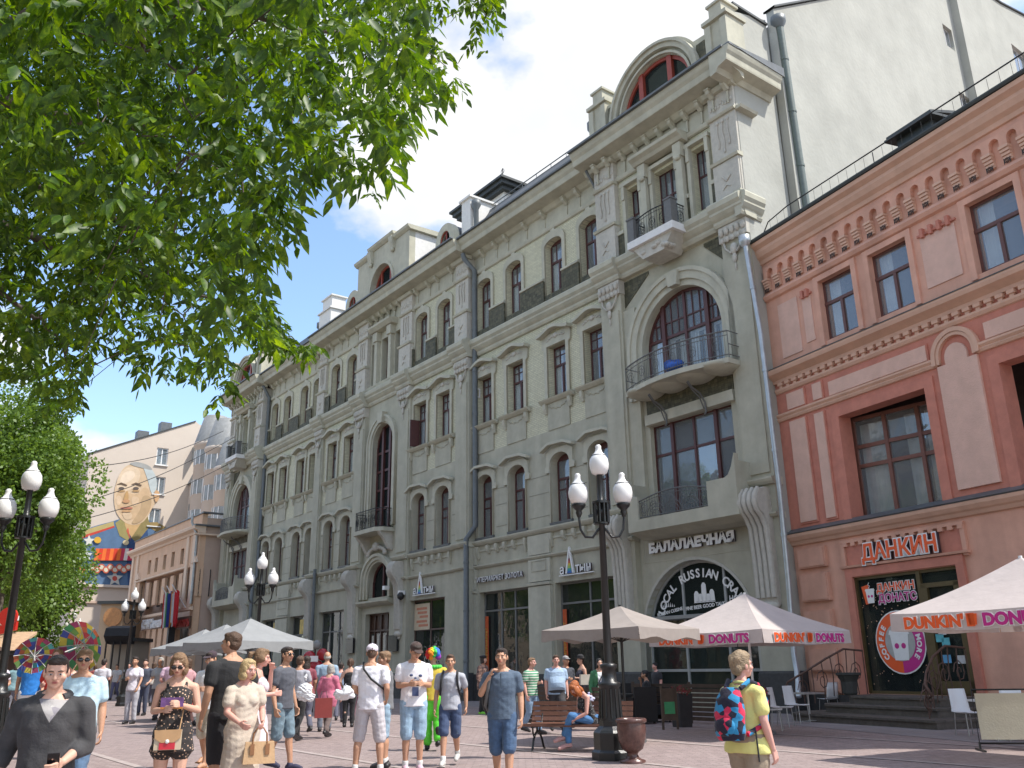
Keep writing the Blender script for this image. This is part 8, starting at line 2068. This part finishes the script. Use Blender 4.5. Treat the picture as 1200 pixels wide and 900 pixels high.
# 11 grey tee back
p_, h_ = pos_at(352, 768, 19.5); person('man in a light grey T-shirt walking away with a white plastic bag', p_, R(-15), h_, .012, 'tan', 'm', 1.05, ('down', 'swingf'), 'walk', .22, top=('tee', cloth('light_grey_cotton', (.36, .36, .40))), bottom=('trousers', BLKC), shoes=('shoe', SH_B), hair=('short', H_['brown']), detail=False)
q = at(358, 805, 20.2); plastic_bag('crumpled white plastic carrier bag hanging from the hand of the man in light grey', q, WHT, (((0, 0, -.12), (.17, .09, .19)), ((.1, -.03, -.2), (.12, .08, .1))), 2)
# 12 pink cardigan lady
p_, h_ = pos_at(386, 777, 20.5); person('white-haired woman in raspberry-pink jacket walking away with a red shopping bag', p_, R(-20), h_, .012, 'fair', 'f', 1.25, ('down', 'swingf'), 'walk', .16, lean=R(6), top=('jacketlong', cloth('raspberry_pink_wool', (.55, .15, .23))), bottom=('trousers', cloth('taupe_trousers', (.16, .12, .11))), shoes=('shoe', SH_B), hair=('bob', H_['grey']), detail=False)
q = at(379, 829, 21.1); t = thing('shopping_bag', 'brick-red fabric shopping bag carried by the woman in the pink jacket', 'bag', q, .3); MB().box(-.19, .19, -.07, .07, -.22, .2).build('bag_body', cloth('brick_red_canvas', (.24, .04, .035)), t); MB().tube([(-.08, 0, .2), (-.05, 0, .34), (.05, 0, .34), (.08, 0, .2)], .008, 5).build('handle', SH_B, t)
# 13 balding man in pale blue shirt
p_, h_ = pos_at(384, 763, 22.5); person('balding man in a pale denim shirt walking away beside the far shop door', p_, R(10), h_, .013, 'tan', 'm', 1.2, ('down', 'down'), 'stand', top=('tee', cloth('pale_denim_shirt', (.26, .36, .46))), bottom=('trousers', cloth('slate_trousers', (.14, .16, .2))), shoes=('shoe', SH_B), hair=('rim', H_['grey']), detail=False)
p_, h_ = pos_at(411, 771, 24); person('woman in black sleeveless top seen from behind near the doorway', p_, R(5), h_, .014, 'fair', 'f', 1.1, ('bent', 'down'), 'stand', top=('tank', BLKC), bottom=('trousers', BLKC), shoes=('shoe', SH_B), hair=('tail', H_['brown']), detail=False)
# 15 man in white tee with white cap, from behind
p_, h_ = pos_at(436, 754, 12.3); a = person('man in a white T-shirt, pale grey shorts and white cap seen from behind', p_, R(-6), h_, .009, 'tan', 'm', 1.05, ('holdlow', 'bent'), 'wide', head=(R(6), 0), top=('tee', cloth('white_violet_cotton', (.76, .75, .80), var=.03)), bottom=('shorts', cloth('pale_grey_shorts', (.50, .47, .49))), shoes=('sneaker', SH_W), hair=('crop', H_['brown']), hat=('cap', cloth('white_lilac_cap', (.68, .62, .70))))
MB().tube([Vector((-.12, .02, 1.49)) * a[2], Vector((-.07, -.135, 1.40)) * a[2], Vector((.04, -.15, 1.27)) * a[2], Vector((.17, -.12, 1.17)) * a[2], Vector((.2, 0, 1.12)) * a[2]], .016, 6).build('strap', BLKC, a[0])
q = at(405, 812, 13.6); plastic_bag('white plastic bag held in front by the man in the white cap', q, WHT, (((0, 0, 0), (.13, .09, .08)), ((-.09, 0, -.03), (.1, .07, .06))), 3)
# 16 boy in grey tee
p_, h_ = pos_at(453, 762, 13.2); person('boy in grey T-shirt and denim shorts beside the man in white cap', p_, R(95), h_, .010, 'tan', 'm', .92, ('face', 'hold'), 'stand', head=(R(15), R(-5)), top=('tee', cloth('mid_grey_cotton', (.17, .175, .19))), bottom=('shorts', LDEN), shoes=('sneaker', SH_B), hair=('short', H_['light']))
# 17 cap man with white tee
p_, h_ = pos_at(486, 751, 12.7); a = person('tall man in white T-shirt, denim shorts and dark cap looking at his phone', p_, PI + R(14), h_, .009, 'tan', 'm', 1.08, ('hold', 'hold'), 'stand', head=(R(14), R(-28)), top=('tee', cloth('white_tee_cotton', (.74, .72, .74), var=.04)), bottom=('shorts', LDEN), shoes=('sneaker', mat('pink_white_trainer', (.6, .42, .5), .6, .3)), hair=('crop', H_['dark']), hat=('cap', cloth('dark_brown_cap', (.06, .035, .03))))
SP_ = mat('navy_print', (.05, .07, .16), .8)
for x, z, r_ in ((-.07, 1.27, .03), (.0, 1.24, .022), (.06, 1.28, .028), (-.02, 1.19, .02)): MB().ell((x * a[2], .147 * a[2], z * a[2]), (r_, .012, r_ * .7), 8, 5).build('shirt_print', SP_, a[0])
MB().box(-.05, .05, .16 * a[2], .166 * a[2], 1.0 * a[2], 1.12 * a[2]).build('shirt_print', mat('navy_print', (.05, .07, .16)), a[0])
q = (hand_world(a[0], a[2], a[1], 0) + hand_world(a[0], a[2], a[1], 1)) / 2; t = thing('smartphone', 'dark smartphone in the hands of the tall man in the dark cap', 'phone', q, 0); MB().box(-.035, .035, -.005, .005, -.05, .07).build('case', PH, t).rotation_euler = (R(-50), 0, 0)
# 18 clown with rainbow wig
p_, h_ = pos_at(508, 762, 15.8); a = person('clown in a rainbow wig, yellow top and shiny green trousers, seen from behind', p_, R(10), h_, .012, 'fair', 'm', 1.1, ('hold', 'hold'), 'walk', .1, top=('shirt', cloth('yellow_red_satin', (.6, .45, .05))), bottom=('loose', cloth('lime_green_satin', (.10, .62, .03), rough=.35)), shoes=('boot', SH_B), hair=('wig', None), detail=False)
b = MB(); 
for i in range(16): an = 2 * PI * i / 16; b.ell((.13 * math.cos(an), .1 * math.sin(an), 1.5), (.045, .045, .04), 7, 5)
b.build('ruff', cloth('green_ruff', (.08, .6, .08)), a[0])
# 19 young man in grey polo with backpack
p_, h_ = pos_at(528, 766, 13.4); a = person('young man in pale grey polo and navy shorts striding forward', p_, PI - R(4), h_, .009, 'tan', 'm', .95, ('swingb', 'down'), 'walk2', .2, head=(R(8), 0), top=('polo', cloth('pale_grey_pique', (.40, .41, .45))), bottom=('shorts', NAVYS), shoes=('sneaker', SH_W), hair=('short', H_['brown']))
t = thing('backpack', 'black backpack worn by the young man in the pale grey polo', 'backpack', a[0].location, a[0].rotation_euler.z); s = a[2]; MB().ell((0, -.2 * s, 1.22 * s), (.15 * s, .09 * s, .22 * s), 16, 10).build('pack', BLKC, t)
for sx in (-1, 1): MB().tube([(sx * .11 * s, -.12 * s, 1.42 * s), (sx * .12 * s, 0, 1.47 * s), (sx * .13 * s, .1 * s, 1.4 * s), (sx * .14 * s, .135 * s, 1.25 * s), (sx * .17 * s, .03 * s, 1.1 * s), (sx * .12 * s, -.15 * s, 1.06 * s)], .02, 7).build('strap', BLKC, t)
# 20 centre man, navy henley
p_, h_ = pos_at(588, 758, 10.6); a = person('young man in a slate-blue henley and denim shorts holding a bag strap at the centre', p_, PI - R(6), h_, .008, 'tan', 'm', 1.06, ('down', 'strap'), 'walk', .12, head=(R(-5), 0), top=('tee', cloth('slate_blue_cotton', (.08, .115, .165))), bottom=('shorts', cloth('dark_denim_shorts', (.06, .11, .20), var=.3)), shoes=('sneaker', SH_B), hair=('short', H_['dark']))
s = a[2]; MB().box(-.008, .008, .145 * s, .152 * s, 1.26 * s, 1.42 * s).build('button_placket', cloth('slate_blue_placket', (.06, .09, .13)), a[0])
t = thing('backpack', 'black bag slung behind the right-hand shoulder of the young man at the centre', 'backpack', a[0].location, a[0].rotation_euler.z); MB().ell((.17 * s, -.2 * s, 1.12 * s), (.13 * s, .09 * s, .26 * s), 16, 10).build('pack', BLKC, t); MB().tube([(.13 * s, -.14 * s, 1.34 * s), (.13 * s, -.02 * s, 1.465 * s), (.14 * s, .09 * s, 1.42 * s), (.16 * s, .13 * s, 1.3 * s), (.22 * s, .0, 1.02 * s), (.2 * s, -.14 * s, .95 * s)], .022, 7).build('strap', cloth('grey_strap', (.13, .13, .13)), t)
# 21 - 26 people by the facade
p_, h_ = pos_at(566, 768, 29); person('woman in a dark beret standing in the jewellery shop doorway', p_, PI + R(60), h_, .015, 'fair', 'f', 1.1, ('hold', 'down'), 'stand', top=('jacketlong', pattern_mat('brown_patterned_coat', (.16, .09, .07), 'patch', (.30, .18, .14), (.08, .05, .05))), bottom=('trousers', BLKC), shoes=('sneaker', mat('lime_trainer', (.2, .6, .05), .6)), hair=('bob', H_['dark']), hat=('beret', BLKC), detail=False)
p_, h_ = pos_at(622, 770, 20.5); person('man in a green and white striped T-shirt and jeans walking right', p_, PI + R(50), h_, .011, 'pink', 'm', 1.05, ('hold', 'down'), 'walk', .16, head=(R(20), 0), top=('tee', pattern_mat('green_white_stripe', (.06, .26, .14), 'stripe', (.55, .60, .52))), bottom=('trousers', cloth('light_blue_jeans', (.22, .32, .46), var=.25)), shoes=('shoe', SH_B), hair=('crop', H_['light']))
p_, h_ = pos_at(651, 767, 20.5); person('stout man in light blue polo and dark trousers behind the bench', p_, PI + R(8), h_, .011, 'pink', 'm', 1.25, ('down', 'down'), 'walk', .3, top=('polo', cloth('light_blue_pique', (.34, .46, .62))), bottom=('trousers', cloth('charcoal_trousers', (.045, .045, .05))), shoes=('shoe', SH_B), hair=('short', H_['brown']), belly=.06)
p_, h_ = pos_at(662, 768, 22.5); person('man in a grey cap and dark shirt behind the stout man in light blue', p_, PI + R(30), h_, .013, 'tan', 'm', 1.1, ('down', 'hold'), 'stand', top=('shirt', cloth('dark_slate_shirt', (.05, .055, .07))), bottom=('trousers', BLKC), shoes=('shoe', SH_B), hair=('crop', H_['grey']), hat=('cap', cloth('grey_checked_cap', (.25, .24, .25))), detail=False)
p_, h_ = pos_at(681, 768, 24); person('woman in black brimmed hat and dark vest at the shop window', p_, R(110), h_, .013, 'fair', 'f', 1.0, ('hold', 'down'), 'stand', top=('tank', cloth('navy_vest', (.03, .03, .05))), bottom=('trousers', BLKC), shoes=('shoe', SH_B), hair=('short', H_['dark']), hat=('brim', BLKC), detail=False)
q = at(688, 795, 24.8); t = thing('shoulder_bag', 'white shoulder bag of the woman in the black brimmed hat', 'handbag', q, .3); MB().box(-.2, .2, -.05, .05, -.16, .1).build('bag_body', mat('cream_canvas_bag', (.55, .5, .42), .7), t)
p_, h_ = pos_at(702, 771, 21.5); a = person('dark-haired woman in green cardigan and white top beside the nearer lamp', p_, PI + R(5), h_, .011, 'fair', 'f', 1.05, ('down', 'down'), 'walk', .12, top=('cardigan', cloth('bottle_green_knit', (.06, .20, .09))), bottom=('trousers', cloth('cream_trousers', (.55, .52, .46))), shoes=('shoe', SH_B), hair=('bob', H_['black']))
s = a[2]; repaint(a[0], 'cardigan', WHT, lambda x, y, z: y > .02 and abs(x) < .075 * s, [((.075 * s, 0, 0), (1, 0, 0)), ((-.075 * s, 0, 0), (1, 0, 0))]); MB().tube([Vector((-.12, .03, 1.47)) * s, Vector((-.04, .16, 1.33)) * s, Vector((.06, .175, 1.15)) * s, Vector((.17, .1, .98)) * s], .012, 6).build('bag_strap', BLKC, a[0])
q = at(691, 822, 22.3); plastic_bag('white and violet plastic bag in the hand of the woman in the green cardigan', q, cloth('lilac_plastic', (.55, .55, .72)), (((0, 0, 0), (.1, .07, .17)),), 4)
# 27 red-haired woman seated on the bench
bx = Matrix.Translation(BENCH.location) @ Matrix.Rotation(BENCH.rotation_euler.z, 4, 'Z')
sp = bx @ Vector((-.28, .0, 0)); SITZ = .46 - .9 + .075
a = person('red-haired woman in black vest and jeans seated cross-legged on the bench', (sp.x, sp.y, SITZ), R(160) + R(-48), 1.68, .008, 'pink', 'f', 1.0, (((.2, .14, 1.14), (.08, .34, 1.12)), ((.21, .12, 1.12), (.06, .33, 1.1))), 'stand', lean=R(24), head=(R(10), R(-42)), top=('tank', pattern_mat('black_white_vest', (.02, .02, .022), 'dots', (.25, .25, .25))), bottom=('trousers', cloth('bright_blue_jeans', (.06, .17, .36), var=.25)), shoes=('shoe', mat('pink_ballet_shoe', (.5, .28, .26), .6)), hair=('fringe', H_['ginger']), seated={'knees': [(-.02, .44, 1.02), (.1, .44, .91)], 'ankles': [(.16, .52, .66), (.1, .46, .53)]})
q = hand_world(a[0], a[2], a[1], 1); t = thing('smartphone', 'white smartphone in the hands of the seated red-haired woman', 'phone', q, 0); MB().box(-.035, .035, -.005, .005, -.05, .06).build('case', WHITE, t).rotation_euler = (R(-40), 0, R(60))
q = bx @ Vector((-.55, -.02, .58)); t = thing('shoulder_bag', 'brown shoulder bag lying on the bench behind the seated woman', 'handbag', q, .4); MB().ell((0, 0, 0), (.15, .11, .15), 12, 8).build('bag_body', cloth('mottled_brown_bag', (.14, .08, .05), var=.4), t)
# 28 woman in yellow with patterned backpack
p_, h_ = pos_at(866, 763, 7.0); a = person('short-haired woman in yellow polo and khaki trousers seen from behind', p_, -R(48), h_, .007, 'pink', 'f', 1.22, ('strap', ((.22, -.03, 1.14), (.24, .04, .90))), 'walk', .14, head=(R(-22), R(2)), top=('polo', cloth('lemon_yellow_pique', (.68, .64, .22), var=.06)), bottom=('trousers', cloth('khaki_cotton', (.30, .235, .165))), shoes=('sneaker', SH_W), hair=('fluffy', H_['ash']), belly=.03)
t = thing('backpack', 'black backpack patterned in red and blue on the back of the woman in yellow', 'backpack', a[0].location, a[0].rotation_euler.z); s = a[2]
BPM = pattern_mat('black_red_blue_camouflage', (.012, .012, .03), 'patch', (.02, .22, .42), (.55, .02, .07))
q = MB(); loft(q, [((0, -.235 * s, .98 * s), .13 * s, .08 * s, 0), ((0, -.245 * s, 1.06 * s), .155 * s, .105 * s, 0), ((0, -.24 * s, 1.2 * s), .155 * s, .10 * s, 0), ((0, -.22 * s, 1.33 * s), .14 * s, .085 * s, 0), ((0, -.19 * s, 1.43 * s), .09 * s, .055 * s, 0)], 18); remesh(q, 'pack', BPM, .009, t, 6, .006, 3)
q = MB(); q.ell((0, -.32 * s, 1.1 * s), (.11 * s, .05 * s, .09 * s), 14, 8); q.build('pocket', BPM, t)
for sx in (-1, 1): MB().tube([(sx * .08 * s, -.15 * s, 1.42 * s), (sx * .115 * s, -.05 * s, 1.485 * s), (sx * .125 * s, .06 * s, 1.45 * s), (sx * .15 * s, .14 * s, 1.3 * s), (sx * .185 * s, .06 * s, 1.12 * s), (sx * .13 * s, -.17 * s, 1.03 * s)], .021, 8).build('strap', BPM, t)
MB().tube([(.17 * s, -.1 * s, 1.06 * s), (.18 * s, -.1 * s, .8 * s)], .007, 5).build('loose_strap_end', BLKC, t)
# 29 diner in the cafe
q = ground(760, 846); a = person('dark-haired diner in black seated at the cafe table under the taupe parasol', (q.x, q.y, .47 - .9 + .07), R(75), 1.7, .013, 'tan', 'm', 1.05, ('hold', 'face'), 'stand', top=('tee', BLKC), bottom=('trousers', BLKC), shoes=('shoe', SH_B), hair=('short', H_['black']), detail=False, seated={'knees': [(-.12, .44, .92), (.12, .44, .92)], 'ankles': [(-.12, .46, .52), (.12, .46, .52)]})
# distant passers-by: each its own pose, clothes and place
far_ = [(204, 764, 25, 0, 'm', (.60, .42, .52), (.3, .3, .32), 'rim', 'grey', 'stocky man in pale pink T-shirt, seen from behind by the grey parasols'),
        (160, 769, 27, PI, 'f', (.66, .62, .68), (.45, .45, .5), 'short', 'dark', 'woman in white and lilac beside the peach building'),
        (172, 771, 32, PI, 'm', (.06, .07, .10), (.05, .06, .1), 'short', 'dark', 'passer-by in dark navy near the tall shop windows'),
        (190, 762, 29, PI, 'f', (.40, .42, .45), (.1, .1, .12), 'bob', 'grey', 'grey-haired woman in a pale top under the far parasol'),
        (222, 771, 24, 1.2, 'f', (.55, .30, .33), (.5, .06, .06), 'bob', 'brown', 'woman in coral behind the white polo man'),
        (123, 767, 30, 0, 'm', (.62, .60, .64), (.03, .03, .05), 'short', 'dark', 'man in a white shirt and black trousers walking away beside the patchwork umbrella'),
        (70, 757, 15.5, PI, 'f', (.60, .04, .03), (.3, .05, .04), 'bob', 'light', 'woman in red behind the black hoodie youth, under the patchwork umbrella'),
        (86, 772, 20, PI + .4, 'm', (.30, .28, .32), (.1, .1, .12), 'short', 'brown', 'man in a mauve-grey top under the patchwork umbrella'),
        (2, 764, 22, PI, 'f', (.58, .50, .55), (.05, .06, .06), 'bob', 'dark', 'woman in pale pink cut by the left edge'),
        (22, 770, 30, .4, 'f', (.20, .33, .36), (.15, .15, .18), 'long', 'dark', 'woman in a teal top behind the left lamp post'),
        (152, 776, 44, PI, 'm', (.3, .3, .34), (.1, .1, .14), 'short', 'dark', 'far passer-by in grey under the black awning'),
        (181, 776, 40, 0, 'f', (.5, .45, .4), (.1, .1, .14), 'bob', 'brown', 'far passer-by in beige at the peach shopfront'),
        (334, 767, 23, PI + .6, 'f', (.12, .10, .10), (.05, .05, .06), 'bob', 'dark', 'dark-haired woman in black near the balloons'),
        (360, 768, 21.5, .5, 'f', (.22, .05, .07), (.1, .1, .14), 'long', 'dark', 'woman in dark red behind the light grey T-shirt man'),
        (400, 776, 26, .2, 'm', (.25, .33, .45), (.1, .1, .14), 'short', 'dark', 'passer-by in blue by the door of the far shop'),
        (424, 778, 27, 2.4, 'f', (.32, .16, .2), (.25, .12, .15), 'bob', 'brown', 'woman in a plum dress by the stone tablet'),
        (508, 778, 25, 1.9, 'm', (.05, .05, .06), (.04, .04, .05), 'short', 'dark', 'man in black at the brown-framed shop window'),
        (138, 778, 50, PI, 'm', (.5, .5, .52), (.12, .12, .2), 'short', 'dark', 'far passer-by in white down the street'),
        (112, 779, 52, 0, 'f', (.4, .1, .1), (.1, .1, .14), 'bob', 'brown', 'far passer-by in dark red down the street'),
        (768, 776, 26, 2.0, 'm', (.03, .03, .035), (.04, .04, .05), 'short', 'black', 'waiter in black behind the wicker armchairs')]
for i, (x, y, D, fc, sex, c1, c2, hs, hc_, lab) in enumerate(far_):
    p_, h_ = pos_at(x, y, D); h_ = min(max(h_, 1.52), 1.95)
    person(lab, p_, fc, h_, .016 if D < 28 else .02, rnd.choice(['fair', 'tan', 'pink']), sex, rnd.uniform(.95, 1.2), (rnd.choice(['down', 'bent', 'swingf']), rnd.choice(['down', 'hold', 'swingb'])), rnd.choice(['walk', 'walk2', 'stand']), .2, top=('tee', cloth('passer_top_%d' % i, c1)), bottom=('trousers' if sex == 'm' or i % 2 else 'skirt', cloth('passer_bottom_%d' % i, c2)), shoes=('shoe', SH_B), hair=(hs, H_[hc_]), detail=False)

bpy.data.scenes.remove(WORK)
